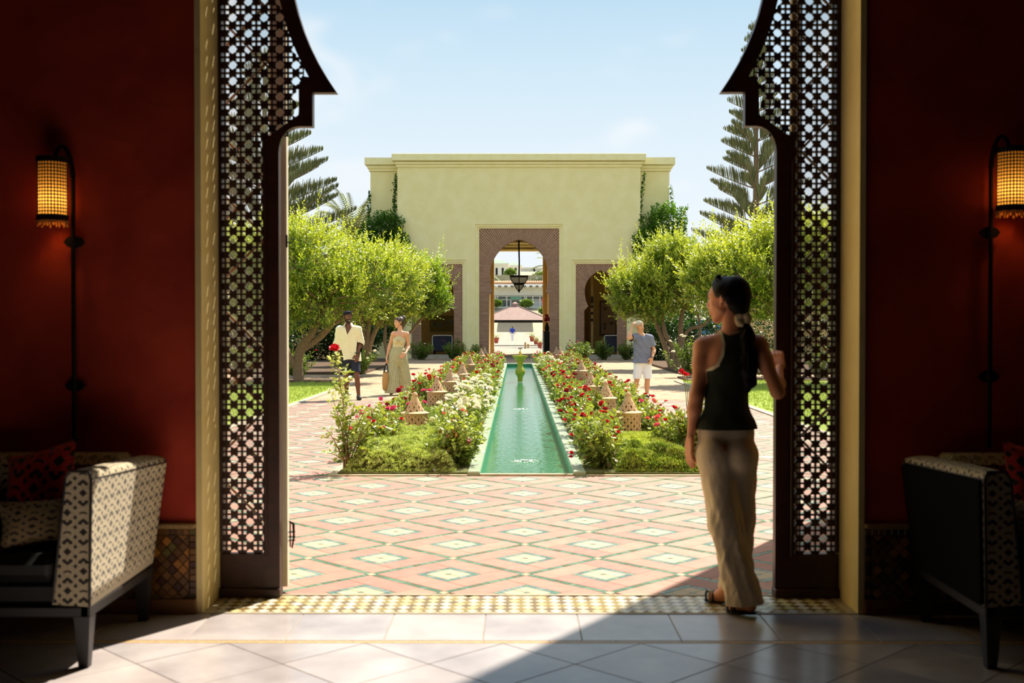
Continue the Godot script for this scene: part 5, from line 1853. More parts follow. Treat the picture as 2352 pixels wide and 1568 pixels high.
# ---------------------------------------------------------------- iron wall lamps
func wall_lamps() -> void:
	var lin := mat("lamp liner", rgb(240, 206, 128), 0.9, {"backlight": Color(0.95, 0.85, 0.6)})
	var fri := mat("lamp fringe", rgb(190, 120, 48), 0.9)
	var bul := mat("lamp bulb", rgb(255, 210, 130), 0.5, {"emission_enabled": true, "emission": rgb(255, 190, 100), "emission_energy_multiplier": 3.0})
	for s in 2:
		var sg := 1.0 if s == 0 else -1.0
		var px := -2.203 if s == 0 else 2.345
		var dy := 0.0 if s == 0 else 0.045
		var root := thing("wall_lamp", ["wrought-iron pole lamp with a pierced glowing shade on the left red wall", "wrought-iron pole lamp with a pierced glowing shade on the right red wall"][s], "lamp", Vector3(px, 0, -5.615), "iron lamps on the red walls")
		var cx := -0.078 * sg
		var mb := MB.new()
		mb.tube([Vector3(0, 0.84, 0), Vector3(0, 2.18 + dy, 0)], [0.0115], 8)
		obj("pole", mb.mesh(), M["lamp iron"], root)
		mb = MB.new()
		var pts := []
		for i in 11:
			var a := PI * i / 10.0
			pts.append(Vector3(cx / 2 * (1 - cos(a)), 2.18 + dy + 0.15 * sin(a), 0.06 * (i / 10.0)))
		mb.tube(pts, [0.016, 0.014, 0.013, 0.012, 0.011, 0.010], 8)
		obj("curled_arm", mb.mesh(), M["lamp iron"], root)
		for y in [1.86 + dy, 1.146 + dy]:
			mb = MB.new()
			mb.prism(PackedVector2Array([Vector2(-0.052, y), Vector2(-0.035, y + 0.022), Vector2(-0.012, y + 0.030), Vector2(0.012, y + 0.030), Vector2(0.035, y + 0.022), Vector2(0.052, y), Vector2(0.035, y - 0.022), Vector2(0.012, y - 0.030), Vector2(-0.012, y - 0.030), Vector2(-0.035, y - 0.022)]), -0.02, -0.008)
			mb.box(Vector3(0, y, -0.018), Vector3(0.03, 0.03, 0.045), Basis(), 0.005)
			obj("bracket", mb.mesh(), M["lamp iron"], root)
		# pierced drum: a ring of small holes in every row
		var R := 0.0715
		var y0 := 1.985 + dy; var y1 := 2.245 + dy
		var C := Vector3(cx, 0, 0.06)
		mb = MB.new()
		var NA := 30; var NR := 16
		var hy := (y1 - y0) / NR
		for r in NR:
			for k in NA:
				var a0 := TAU * k / NA; var a1 := TAU * (k + 1) / NA
				var am := (a0 + a1) / 2; var ym := y0 + (r + 0.5) * hy
				var hole := []; var sq := []
				for q in 8:
					var w := TAU * q / 8.0 + PI / 8
					hole.append([am + cos(w) * (a1 - a0) * 0.34, ym + sin(w) * hy * 0.34])
					var c := Vector2(cos(w), sin(w)); c /= maxf(absf(c.x), absf(c.y))
					sq.append([am + c.x * (a1 - a0) * 0.5, ym + c.y * hy * 0.5])
				var pt := func(e: Array) -> Vector3: return C + Vector3(cos(e[0]) * R, e[1], sin(e[0]) * R)
				for q in 8:
					var p := (q + 1) % 8
					mb.quad(pt.call(hole[q]), pt.call(hole[p]), pt.call(sq[p]), pt.call(sq[q]), Vector3(cos(am), 0, sin(am)))
				for e in [[-1, -1], [1, -1], [1, 1], [-1, 1]]:
					var cor := [am + e[0] * (a1 - a0) * 0.5, ym + e[1] * hy * 0.5]
					var w0 := atan2(e[1], e[0])
					var qa := int(round((w0 - PI / 8) / (TAU / 8) - 0.5)); 
					var s1: Array = sq[posmod(qa, 8)]; var s2: Array = sq[posmod(qa + 1, 8)]
					mb.face(PackedVector3Array([pt.call(cor), pt.call(s1), pt.call(s2)]), Vector3(cos(am), 0, sin(am)))
		obj("pierced_shade", mb.mesh(), M["lamp iron"], root)
		for y in [y0 - 0.012, y1 + 0.012]:
			mb = MB.new(); mb.lathe([Vector2(R - 0.004, y - 0.014), Vector2(R + 0.004, y - 0.014), Vector2(R + 0.004, y + 0.014), Vector2(R - 0.004, y + 0.014)], 30, Transform3D(Basis(), C))
			obj("shade_ring", mb.mesh(), M["lamp iron"], root)
		mb = MB.new(); mb.lathe([Vector2(R, y1 + 0.026), Vector2(0.02, y1 + 0.034), Vector2(0.001, y1 + 0.034)], 30, Transform3D(Basis(), C))
		obj("shade_cap", mb.mesh(), M["lamp iron"], root)
		mb = MB.new(); mb.lathe([Vector2(R - 0.007, y0 - 0.01), Vector2(R - 0.007, y1)], 30, Transform3D(Basis(), C))
		obj("liner", mb.mesh(), lin, root)
		mb = MB.new()
		for k in 30:
			var a := TAU * k / 30.0
			var l := 0.022 + 0.008 * sin(k * 2.3)
			var b := C + Vector3(cos(a) * (R - 0.002), y0 - 0.026, sin(a) * (R - 0.002))
			mb.tube([b, b - Vector3(0, l, 0)], [0.0065, 0.004], 5)
		stuff(obj("fringe", mb.mesh(), fri, root))
		mb = MB.new(); mb.ball(C + Vector3(0, y0 + 0.075, 0), Vector3.ONE * 0.02, 10, 8)
		obj("bulb", mb.mesh(), bul, root)
		var l := OmniLight3D.new()
		l.name = "lamp_light"
		l.position = C + Vector3(0, y0 + 0.075, 0)
		l.light_color = rgb(255, 200, 116)
		l.light_energy = 0.026
		l.light_size = 0.018
		l.omni_range = 12.0
		l.omni_attenuation = 2.0
		l.shadow_enabled = true
		root.add_child(l, true)

# ---------------------------------------------------------------- pierced clay lanterns
func lantern_quarter(mb: MB, f: Callable, u0: float, v0: float, du: float, dv: float, hu: float, hv: float) -> void:
	# rectangle from (u0, v0) by (du, dv) with a quarter of a cross-shaped hole bitten out at two opposite corners
	var A := [Vector2(hu * 0.5, 0), Vector2(hu * 0.42, hv * 0.30), Vector2(hu * 0.16, hv * 0.42), Vector2(hu * 0.10, hv * 0.95), Vector2(0, hv)]
	A[0] = Vector2(hu, 0)
	var poly := PackedVector2Array()
	for q in A: poly.append(q)
	var sx := signf(du); var sy := signf(dv)
	var w := absf(du); var h := absf(dv)
	var pts := []
	for i in 5: pts.append(A[i])
	pts.append(Vector2(0, h))
	for i in 5: pts.append(Vector2(w, h) - A[i])
	pts.append(Vector2(w, 0))
	var pl := PackedVector2Array(pts)
	var tri := Geometry2D.triangulate_polygon(pl)
	for side in 2:
		var off := 0.0 if side == 0 else -0.010
		for i in range(0, tri.size(), 3):
			var p := PackedVector3Array()
			var ce := Vector3.ZERO
			for j in 3:
				var q := pl[tri[i + j]]
				p.append(f.call(u0 + q.x * sx, v0 + q.y * sy, off))
			var nn: Vector3 = f.call(u0 + w * 0.5 * sx, v0 + h * 0.5 * sy, 0.1) - f.call(u0 + w * 0.5 * sx, v0 + h * 0.5 * sy, 0.0)
			mb.face(p, nn.normalized() * (1.0 if side == 0 else -1.0))
	for e in 2:
		for i in 4:
			var a: Vector2 = A[i] if e == 0 else Vector2(w, h) - A[i]
			var b: Vector2 = A[i + 1] if e == 0 else Vector2(w, h) - A[i + 1]
			var a3: Vector3 = f.call(u0 + a.x * sx, v0 + a.y * sy, 0.0)
			var b3: Vector3 = f.call(u0 + b.x * sx, v0 + b.y * sy, 0.0)
			var c: Vector2 = Vector2.ZERO if e == 0 else Vector2(w, h)
			var c3: Vector3 = f.call(u0 + c.x * sx, v0 + c.y * sy, 0.0)
			mb.quad(a3, b3, f.call(u0 + b.x * sx, v0 + b.y * sy, -0.010), f.call(u0 + a.x * sx, v0 + a.y * sy, -0.010), c3 - (a3 + b3) / 2)

func make_lantern() -> Node3D:
	var root := thing("garden_lantern", "", "lantern", Vector3.ZERO)
	var body := func(u: float, v: float, o: float) -> Vector3: return Vector3(cos(u) * (0.160 + o), v, sin(u) * (0.160 + o))
	var cone := func(u: float, v: float, o: float) -> Vector3:
		var r := lerpf(0.122, 0.068, (v - 0.325) / 0.11) + o
		return Vector3(cos(u) * r, v + o * 0.5, sin(u) * r)
	var mb := MB.new()
	var N := 12
	var du := TAU / N / 2
	for k in N:
		for r in 3:
			var u := TAU * k / N
			var v := 0.006 + 0.088 * r
			for q in [[1, 1], [-1, 1]]:
				lantern_quarter(mb, body, u, v, q[0] * du, q[1] * 0.044, 0.10, 0.036)
				lantern_quarter(mb, body, u, v + 0.088, q[0] * du, -q[1] * 0.044, 0.10, 0.036)
	mb.lathe([Vector2(0.158, 0.0), Vector2(0.162, 0.0), Vector2(0.162, 0.008)], 36)
	mb.lathe([Vector2(0.160, 0.268), Vector2(0.163, 0.285), Vector2(0.168, 0.292), Vector2(0.168, 0.300)], 36)
	obj("pierced_body", mb.mesh(), M["clay"], root)
	mb = MB.new()
	for k in N:
		for sgn in [-1.0, 1.0]:
			for ofs in [0.012, -0.012]:
				var pts := []
				for i in 10:
					var v := 0.006 + 0.264 * i / 9.0
					pts.append(body.call(TAU * (k + 0.5) / N + sgn * (v - 0.006) / 0.088 * du * 2 + ofs / 0.16 * 0.0 + ofs * 2.0, v, 0.001))
				mb.tube(pts, [0.0035], 4, false)
	obj("raised_lattice", mb.mesh(), M["clay"], root)
	mb = MB.new()
	mb.lathe([Vector2(0.150, 0.298), Vector2(0.183, 0.298), Vector2(0.184, 0.304), Vector2(0.165, 0.312), Vector2(0.142, 0.320), Vector2(0.122, 0.327)], 36)
	for k in 9:
		var u := TAU * k / 9
		var d2 := TAU / 18
		for q in [1, -1]:
			lantern_quarter(mb, cone, u, 0.328, q * d2, 0.0525, 0.15, 0.042)
			lantern_quarter(mb, cone, u, 0.433, q * d2, -0.0525, 0.15, 0.042)
	mb.lathe([Vector2(0.068, 0.430), Vector2(0.060, 0.448), Vector2(0.045, 0.478), Vector2(0.034, 0.505), Vector2(0.033, 0.515), Vector2(0.038, 0.520), Vector2(0.038, 0.530), Vector2(0.030, 0.545), Vector2(0.016, 0.562), Vector2(0.001, 0.568)], 28)
	obj("pierced_lid", mb.mesh(), M["clay"], root)
	return root

func garden_lanterns() -> void:
	var proto := make_lantern()
	var ord := ["nearest", "second", "third", "fourth", "fifth", "sixth", "farthest"]
	var left := [[-1.29, 14.3], [-1.33, 18.8], [-1.30, 22.1], [-1.22, 25.4], [-1.30, 31.4], [-1.27, 40.3], [-1.27, 45.0]]
	var right := [[1.42, 14.4], [1.35, 17.2], [1.34, 20.5], [1.56, 27.3], [1.54, 31.4], [1.60, 41.7], [1.58, 45.0]]
	for s in 2:
		for i in 7:
			var q: Array = (left if s == 0 else right)[i]
			var o: Node3D = proto
			if s + i > 0:
				o = proto.duplicate()
				o.name = numbered("garden_lantern")
				add_child(o, true)
			o.position = Vector3(q[0], 0.03 if q[1] < 42 else 0.0, -q[1])
			o.rotation.y = rng.randf() * TAU
			tag(o, "pierced terracotta lantern with a conical lid, %s in the bed %s of the pool" % [ord[i], ["left", "right"][s]], "lantern", "clay lanterns along the pool")
# ---------------------------------------------------------------- plants
func leaf_mesh(l: float, w: float, fold: float) -> ArrayMesh:
	var mb := MB.new()
	var rib := [Vector3.ZERO, Vector3(0, l * 0.28, -fold * w * 0.8), Vector3(0, l * 0.65, -fold * w * 0.7), Vector3(0, l, fold * w * 0.5)]
	for s in [-1.0, 1.0]:
		var nm := Vector3(fold * s, 0.05, 1).normalized()
		var e1 := Vector3(w * 0.46 * s, l * 0.30, 0.0)
		var e2 := Vector3(w * 0.40 * s, l * 0.66, 0.0)
		for t in [[rib[0], rib[1], e1], [rib[1], rib[2], e2], [rib[1], e2, e1], [rib[2], rib[3], e2]]:
			mb.face(PackedVector3Array(t), nm)
	return mb.mesh()

func rvec() -> Vector3:
	var z := rng.randf_range(-1, 1); var a := rng.randf() * TAU
	var r := sqrt(1 - z * z)
	return Vector3(r * cos(a), z, r * sin(a))

func leaf_xf(at: Vector3, dir: Vector3, s: float) -> Transform3D:
	var y := dir.normalized()
	var z := (Vector3.UP + rvec() * 0.7)
	var x := y.cross(z).normalized()
	z = x.cross(y)
	return Transform3D(Basis(x * s, y * s, z * s), at)

var citrus: ArrayMesh
var rose_leaf: ArrayMesh
var ivy_leaf: ArrayMesh
var sprig: ArrayMesh

func tree(label: String, base: Vector3, stems: Array, crowns: Array, shoots: int, lo: Color, hi: Color, group: String, spiky := 0.35) -> void:
	var root := thing("citrus_tree", label, "tree", base, group)
	var mb := MB.new()
	for st in stems:
		var pts := []; var rd := []
		for i in st.size() - 1:
			pts.append(st[i])
			rd.append(lerpf(st[st.size() - 1].x, st[st.size() - 1].y, i / float(st.size() - 2)))
		var sp := []; var sr := []
		for i in pts.size() - 1:
			for k in 4:
				var t := k / 4.0
				var p0: Vector3 = pts[maxi(i - 1, 0)]; var p3: Vector3 = pts[mini(i + 2, pts.size() - 1)]
				sp.append((pts[i] as Vector3).cubic_interpolate(pts[i + 1], p0, p3, t) + rvec() * 0.012)
				sr.append(lerpf(rd[i], rd[i + 1], t))
		sp.append(pts[pts.size() - 1]); sr.append(rd[rd.size() - 1])
		mb.tube(sp, sr, 8)
	obj("trunk", mb.mesh(), M["bark"], root)
	var xf := []; var cs := []
	var tw := MB.new()
	var vol := 0.0
	crowns = crowns.duplicate()
	for c in crowns.duplicate():
		for i in 6:
			var d := rvec()
			d.y = absf(d.y) * 0.9 - 0.25
			crowns.append([c[0] + d * c[1] * 0.88, c[1] * rng.randf_range(0.26, 0.42)])
	for c in crowns: vol += c[1].x * c[1].y + c[1].y * c[1].z
	for c in crowns:
		var n := int(shoots * (c[1].x * c[1].y + c[1].y * c[1].z) / vol)
		for i in n:
			var d := rvec()
			var r := pow(rng.randf(), 0.28) * (0.92 + 0.16 * sin(d.x * 5.0 + d.y * 4.0) * sin(d.z * 5.0 + 1.0))
			var p: Vector3 = c[0] + d * r * c[1]
			if p.y < 0.5: continue
			var out = ((d / c[1]).normalized() * 0.8 + Vector3(0, spiky + 0.35, 0) + rvec() * 0.55).normalized()
			var L := rng.randf_range(0.16, 0.34)
			if d.y > 0.2 and r > 0.8: L *= 1.0 + (0.5 + spiky) * rng.randf() * rng.randf() * 3.0
			if i % 14 == 0:
				var inner: Vector3 = c[0] + d * r * 0.35 * c[1]
				tw.tube([inner, inner.lerp(p, 0.5) + rvec() * 0.06, p, p + out * L], [0.018, 0.013, 0.008, 0.004], 4, false)
			var m := int(L / 0.030)
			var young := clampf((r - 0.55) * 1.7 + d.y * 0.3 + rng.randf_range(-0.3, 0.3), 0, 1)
			for k in m:
				var t := (k + 0.5) / m
				var s := rvec()
				var dir = (s - out * s.dot(out)).normalized() * 0.9 + out * 0.65
				xf.append(leaf_xf(p + out * L * t, dir, rng.randf_range(0.7, 1.2) * (1.0 - 0.3 * t)))
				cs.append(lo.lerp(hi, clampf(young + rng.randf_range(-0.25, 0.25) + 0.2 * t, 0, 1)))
	obj("branches", tw.mesh(), M["bark"], root)
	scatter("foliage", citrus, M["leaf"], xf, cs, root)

func blob_plant(called: String, label: String, cat: String, base: Vector3, blobs: Array, n: int, lf: ArrayMesh, m: Material, lo: Color, hi: Color, group := "", strands := []) -> Node3D:
	var root := thing(called, label, cat, base, group)
	var xf := []; var cs := []
	var vol := 0.0
	for c in blobs: vol += c[1].x * c[1].y + c[1].y * c[1].z
	for c in blobs:
		for i in int(n * (c[1].x * c[1].y + c[1].y * c[1].z) / vol):
			var d := rvec()
			var r := pow(rng.randf(), 0.22) * (0.88 + 0.22 * sin(d.x * 6.0 + c[0].x) * sin(d.y * 7.0 + d.z * 5.0))
			var p: Vector3 = c[0] + d * r * c[1]
			if p.y + base.y < 0.03: continue
			xf.append(leaf_xf(p, (d + rvec() * 0.9 + Vector3(0, -0.2, 0)), rng.randf_range(0.7, 1.25)))
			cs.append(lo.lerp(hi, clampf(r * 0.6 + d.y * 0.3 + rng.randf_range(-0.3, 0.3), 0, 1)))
	for st in strands:      # [points, width, count]
		for i in st[2]:
			var t = rng.randf() * (st[0].size() - 1)
			var k := int(t)
			var p: Vector3 = st[0][k].lerp(st[0][k + 1], t - k)
			xf.append(leaf_xf(p + rvec() * st[1] * rng.randf(), rvec() + Vector3(0, -0.3, 0.4), rng.randf_range(0.7, 1.2)))
			cs.append(lo.lerp(hi, rng.randf()))
	var sm := MB.new()
	for c in blobs:
		for k in 5:
			var d := rvec(); d.y = absf(d.y)
			sm.tube([Vector3(c[0].x * 0.3, 0.02, c[0].z * 0.3) if base.y < 0.5 else c[0] - Vector3(0, c[1].y * 0.8, 0), c[0] + d * 0.2 * c[1], c[0] + d * 0.8 * c[1]], [0.016, 0.010, 0.005], 5, false)
	obj("stems", sm.mesh(), M["bark"], root)
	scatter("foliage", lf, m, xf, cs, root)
	return root

func bloom_mesh(full: bool) -> ArrayMesh:
	var mb := MB.new()
	var layers := [[5, 0.011, 0.026, 1.2], [6, 0.019, 0.030, 0.85], [7, 0.026, 0.031, 0.45], [7, 0.030, 0.030, 0.05]] if full else [[4, 0.008, 0.026, 1.35], [5, 0.014, 0.028, 1.0], [5, 0.022, 0.028, 0.35]]
	var r2 := RandomNumberGenerator.new(); r2.seed = 7 if full else 8
	for L in layers:
		for k in L[0]:
			var a: float = TAU * k / L[0] + L[1] * 90.0
			var o := Vector3(cos(a), 0, sin(a)); var s := Vector3(-sin(a), 0, cos(a))
			var el: float = L[3] + r2.randf_range(-0.15, 0.15)
			var up := o * cos(el) + Vector3(0, sin(el), 0)
			var b = o * L[1] * 0.35
			var ln: float = L[2]
			var rows := []
			for q in [[0.0, 0.35, 0.0], [0.55, 0.75, 0.003], [1.0, 0.42, -0.003]]:
				var c: Vector3 = b + up * ln * q[0] + o * q[2]
				var row := PackedVector3Array()
				for w in [-1.0, 0.0, 1.0]: row.append(c + s * w * q[1] * ln * 0.75 + o * (-0.004 * w * w))
				rows.append(row)
			mb.loft(rows, false)
	return mb.mesh()

func rose_bush(label: String, base: Vector3, h: float, spread: float, shoots: int, colour: String, blooms: Array, group: String, separate := false, lo := Color(0.10, 0.17, 0.035), hi := Color(0.42, 0.47, 0.11)) -> void:
	var root := thing("rose_bush", label, "rose bush", base, group)
	var st := MB.new()
	var xf := []; var cs := []
	for i in shoots:
		var a := rng.randf() * TAU
		var r := sqrt(rng.randf()) * spread
		var top := Vector3(cos(a) * r, h * rng.randf_range(0.55, 1.0) * (1.0 - 0.35 * r / maxf(spread, 0.01)), sin(a) * r)
		var foot := Vector3(cos(a) * r * 0.15, 0, sin(a) * r * 0.15)
		var mid := foot.lerp(top, 0.5) + rvec() * 0.05
		st.tube([foot, mid, top], [0.008, 0.005, 0.003], 4, false)
		var nl := int(h * 46.0)
		for k in nl:
			var t := 0.16 + 0.84 * (k + rng.randf()) / nl
			var p := foot.lerp(mid, t * 2) if t < 0.5 else mid.lerp(top, t * 2 - 1)
			var d := rvec() + Vector3(0, 0.1, 0)
			# compound leaf: three to five leaflets
			for q in 3:
				var dd := (d + rvec() * 0.6).normalized()
				xf.append(leaf_xf(p + d.normalized() * 0.03 * (q + 0.5), dd, rng.randf_range(0.7, 1.25)))
				cs.append(lo.lerp(hi, clampf(t * 0.7 + rng.randf_range(-0.2, 0.4), 0, 1)) if rng.randf() > 0.06 else Color(0.26, 0.12, 0.05))
	for q in blooms:
		var p: Vector3 = q[0]
		st.tube([Vector3(p.x * 0.3, h * 0.35, p.z * 0.3), p.lerp(Vector3(0, h * 0.4, 0), 0.3) + rvec() * 0.02, p], [0.005, 0.004, 0.003], 4, false)
	obj("stems", st.mesh(), M["green stem"], root)
	if separate:
		var near := mini(xf.size(), 290)
		var tints := []
		for i in 6:
			var c := lo.lerp(hi, i / 5.0)
			var key := "rose leaf %d" % i
			tints.append(M[key] if M.has(key) else mat(key, c.linear_to_srgb(), 0.4, {"backlight": Color(0.7, 0.72, 0.4), "cull_mode": BaseMaterial3D.CULL_DISABLED}))
		var rest := []; var rc := []
		for i in xf.size():
			if i % maxi(1, xf.size() / near) == 0 and near > 0:
				var o := obj("leaf", rose_leaf, tints[clampi(int(cs[i].g / maxf(hi.g, 0.01) * 6), 0, 5)], root)
				o.transform = xf[i]
				near -= 1
			else: rest.append(xf[i]); rc.append(cs[i])
		if rest.size(): scatter("foliage", rose_leaf, M["leaf"], rest, rc, root)
	else:
		scatter("foliage", rose_leaf, M["leaf"], xf, cs, root)
	for q in blooms:
		var o := obj("rose_bloom", bloom[q[2] if q.size() > 2 else 0], M["rose " + (q[3] if q.size() > 3 else colour)], root)
		var sc: float = q[1] * (1.35 if colour == "white" and q.size() > 3 and q[3] == "white" else 0.98)
		o.transform = Transform3D(Basis(Vector3.UP, rng.randf() * TAU) * Basis(Vector3.RIGHT, rng.randf_range(-0.2, 0.9)).scaled(Vector3.ONE * sc), q[0])

var bloom := []

func auto_blooms(n: int, h: float, spread: float, kinds: Array) -> Array:
	var o := []
	for i in n:
		var a := rng.randf() * TAU
		var r := sqrt(rng.randf()) * spread * 1.05
		o.append([Vector3(cos(a) * r, h * rng.randf_range(0.55, 1.0) * (1.08 - 0.3 * r / maxf(spread, 0.01)), sin(a) * r), rng.randf_range(0.85, 1.45), rng.randi() % 2, kinds[rng.randi() % kinds.size()]])
	return o

func plants() -> void:
	citrus = leaf_mesh(0.095, 0.046, 0.18)
	rose_leaf = leaf_mesh(0.050, 0.034, 0.15)
	ivy_leaf = leaf_mesh(0.085, 0.075, 0.15)
	bloom = [bloom_mesh(true), bloom_mesh(false)]
	var sp := MB.new()
	for k in 5:
		var a := TAU * k / 5.0
		var d := Vector3(cos(a) * 0.7, 0.75, sin(a) * 0.7).normalized()
		var s := Vector3(-sin(a), 0, cos(a)) * 0.0042
		sp.face(PackedVector3Array([Vector3.ZERO, d * 0.014 + s, d * 0.026, d * 0.014 - s]), (d.cross(s)).normalized())
	sprig = sp.mesh()
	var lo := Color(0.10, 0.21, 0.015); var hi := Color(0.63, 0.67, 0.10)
	# citrus trees
	tree("large left lemon tree with a forked pale trunk at the lawn's far edge", Vector3(-5.60, 0, -29.0), [
		[Vector3(0, 0, 0), Vector3(0.02, 0.75, 0), Vector3(0.35, 1.25, 0.05), Vector3(0.62, 1.75, 0), Vector3(0.6, 2.5, 0), Vector2(0.14, 0.06)],
		[Vector3(0.02, 0.75, 0), Vector3(0.55, 1.15, -0.1), Vector3(0.92, 1.5, 0), Vector3(1.35, 1.72, 0), Vector3(1.9, 2.2, 0), Vector2(0.10, 0.045)],
		[Vector3(0, 0.25, 0), Vector3(-0.25, 0.7, 0.1), Vector3(-0.5, 1.4, 0), Vector3(-0.9, 2.2, 0), Vector2(0.10, 0.05)],
		[Vector3(0.55, 1.2, 0), Vector3(0.95, 1.62, 0.2), Vector3(0.7, 2.4, 0.3), Vector2(0.055, 0.03)]],
		[[Vector3(-0.1, 2.85, 0), Vector3(1.75, 1.30, 1.6)], [Vector3(1.65, 2.50, -0.3), Vector3(1.25, 1.05, 1.2)], [Vector3(-2.0, 2.6, 0.3), Vector3(1.5, 1.3, 1.5)], [Vector3(0.7, 2.05, 0.7), Vector3(1.4, 0.70, 0.8)], [Vector3(-0.35, 1.75, 0.9), Vector3(0.8, 0.60, 0.7)]], 7400, lo, hi, "lemon trees left of the pool")
	tree("lemon tree with three upright stems behind the man in the cream shirt", Vector3(-4.62, 0, -34.0), [
		[Vector3(0, 0, 0), Vector3(0.05, 0.9, 0), Vector3(-0.1, 1.9, 0), Vector3(-0.15, 2.6, 0), Vector2(0.09, 0.05)],
		[Vector3(0.05, 0, 0), Vector3(0.14, 0.9, 0), Vector3(0.2, 1.9, 0), Vector3(0.3, 2.6, 0), Vector2(0.09, 0.05)],
		[Vector3(0.08, 0.3, 0), Vector3(0.28, 1.1, 0), Vector3(0.72, 1.8, 0), Vector3(1.0, 2.4, 0), Vector2(0.09, 0.045)]],
		[[Vector3(0.3, 2.65, 0), Vector3(1.65, 1.15, 1.3)], [Vector3(0.9, 2.1, 0.4), Vector3(0.9, 0.65, 0.8)], [Vector3(-0.9, 2.3, 0.2), Vector3(0.9, 0.9, 0.9)]], 5200, lo * 0.9, hi * 0.92, "lemon trees left of the pool")
	tree("greener lemon tree reaching over the gatehouse's small left arch", Vector3(-4.35, 0, -39.0), [
		[Vector3(0, 0, 0), Vector3(0.25, 0.7, 0), Vector3(0.35, 1.3, 0), Vector3(0.8, 1.9, 0), Vector2(0.09, 0.05)],
		[Vector3(0.05, 0.2, 0), Vector3(0.5, 0.75, 0.1), Vector3(0.62, 1.1, 0), Vector3(1.2, 1.8, 0), Vector2(0.07, 0.04)],
		[Vector3(0, 0, 0.05), Vector3(-0.2, 0.9, 0), Vector3(-0.1, 1.9, 0), Vector2(0.07, 0.04)]],
		[[Vector3(0.2, 2.45, 0), Vector3(1.55, 1.1, 1.2)], [Vector3(1.25, 2.2, 0.2), Vector3(0.75, 0.6, 0.7)], [Vector3(1.35, 2.9, 0), Vector3(0.45, 0.75, 0.5)], [Vector3(-0.6, 2.2, 0.3), Vector3(0.8, 0.8, 0.9)]], 5000, Color(0.06, 0.16, 0.015), Color(0.44, 0.58, 0.06), "lemon trees left of the pool", 0.6)
	tree("lemon tree with several leaning trunks beside the man in the grey T-shirt", Vector3(5.05, 0, -37.0), [
		[Vector3(0, 0, 0), Vector3(-0.25, 0.9, 0), Vector3(-0.5, 1.5, 0), Vector3(-0.8, 2.2, 0), Vector2(0.10, 0.05)],
		[Vector3(0.1, 0, 0), Vector3(0.02, 0.7, 0), Vector3(-0.25, 1.3, 0.1), Vector3(-0.3, 2.2, 0), Vector2(0.10, 0.05)],
		[Vector3(0.15, 0, 0), Vector3(0.3, 0.9, 0), Vector3(0.32, 1.6, 0), Vector3(0.5, 2.4, 0), Vector2(0.12, 0.06)],
		[Vector3(0.25, 0.6, 0), Vector3(0.55, 1.25, 0), Vector3(1.05, 1.42, 0), Vector3(1.3, 1.75, 0), Vector2(0.07, 0.04)],
		[Vector3(0.9, 0, 0.1), Vector3(0.85, 0.7, 0), Vector3(0.95, 1.35, 0), Vector3(0.8, 1.9, 0), Vector2(0.06, 0.035)]],
		[[Vector3(-0.1, 2.75, 0), Vector3(1.35, 1.05, 1.4)], [Vector3(-1.25, 2.45, 0.3), Vector3(0.95, 0.8, 0.9)], [Vector3(0.0, 3.5, 0), Vector3(0.75, 0.85, 0.8)], [Vector3(1.1, 2.7, 0), Vector3(1.1, 0.95, 1.2)], [Vector3(-0.9, 1.9, 0.4), Vector3(0.9, 0.45, 0.7)]], 7200, lo, hi, "lemon trees right of the pool", 0.6)
	tree("large pale lemon tree with slender branches behind the near woman's head", Vector3(6.55, 0, -28.0), [
		[Vector3(0, 0, 0), Vector3(-0.05, 1.0, 0), Vector3(-0.2, 1.8, 0), Vector3(-0.9, 2.4, 0.3), Vector3(-1.5, 2.75, 0.4), Vector2(0.12, 0.035)],
		[Vector3(0, 0.9, 0), Vector3(-0.1, 1.6, 0.3), Vector3(-0.55, 2.0, 0.6), Vector3(-1.0, 2.2, 0.7), Vector2(0.06, 0.03)],
		[Vector3(0, 0.5, 0), Vector3(0.2, 1.6, 0), Vector3(0.1, 2.6, 0.3), Vector3(-0.2, 3.3, 0.3), Vector2(0.09, 0.03)]],
		[[Vector3(-0.3, 2.75, 0), Vector3(1.6, 1.15, 1.4)], [Vector3(-1.55, 2.4, 0.0), Vector3(0.9, 0.85, 1.0)], [Vector3(0.3, 3.45, 0), Vector3(1.1, 0.7, 1.0)], [Vector3(1.4, 2.8, 0), Vector3(1.2, 1.2, 1.4)], [Vector3(-0.6, 1.9, 0.3), Vector3(1.0, 0.45, 0.8)]], 7400, lo, Color(0.68, 0.70, 0.12), "lemon trees right of the pool", 0.6)
	# ivy on the gatehouse
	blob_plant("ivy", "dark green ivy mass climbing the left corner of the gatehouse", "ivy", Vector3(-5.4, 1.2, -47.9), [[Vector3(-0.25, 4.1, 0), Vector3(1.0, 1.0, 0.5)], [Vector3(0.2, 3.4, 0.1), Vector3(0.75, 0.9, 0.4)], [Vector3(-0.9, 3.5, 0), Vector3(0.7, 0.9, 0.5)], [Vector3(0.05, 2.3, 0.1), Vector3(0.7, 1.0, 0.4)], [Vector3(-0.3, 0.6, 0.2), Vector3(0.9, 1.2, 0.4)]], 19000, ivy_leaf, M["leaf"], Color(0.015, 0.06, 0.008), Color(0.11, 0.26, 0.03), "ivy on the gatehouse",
		[[[Vector3(0.25, 4.6, 0.02), Vector3(0.2, 5.6, -0.2), Vector3(0.29, 6.6, -0.2)], 0.13, 420], [[Vector3(-0.95, 4.5, -0.5), Vector3(-0.93, 6.0, -0.85)], 0.09, 200], [[Vector3(0.6, 3.6, 0.1), Vector3(1.25, 3.2, 0.12)], 0.10, 120]])
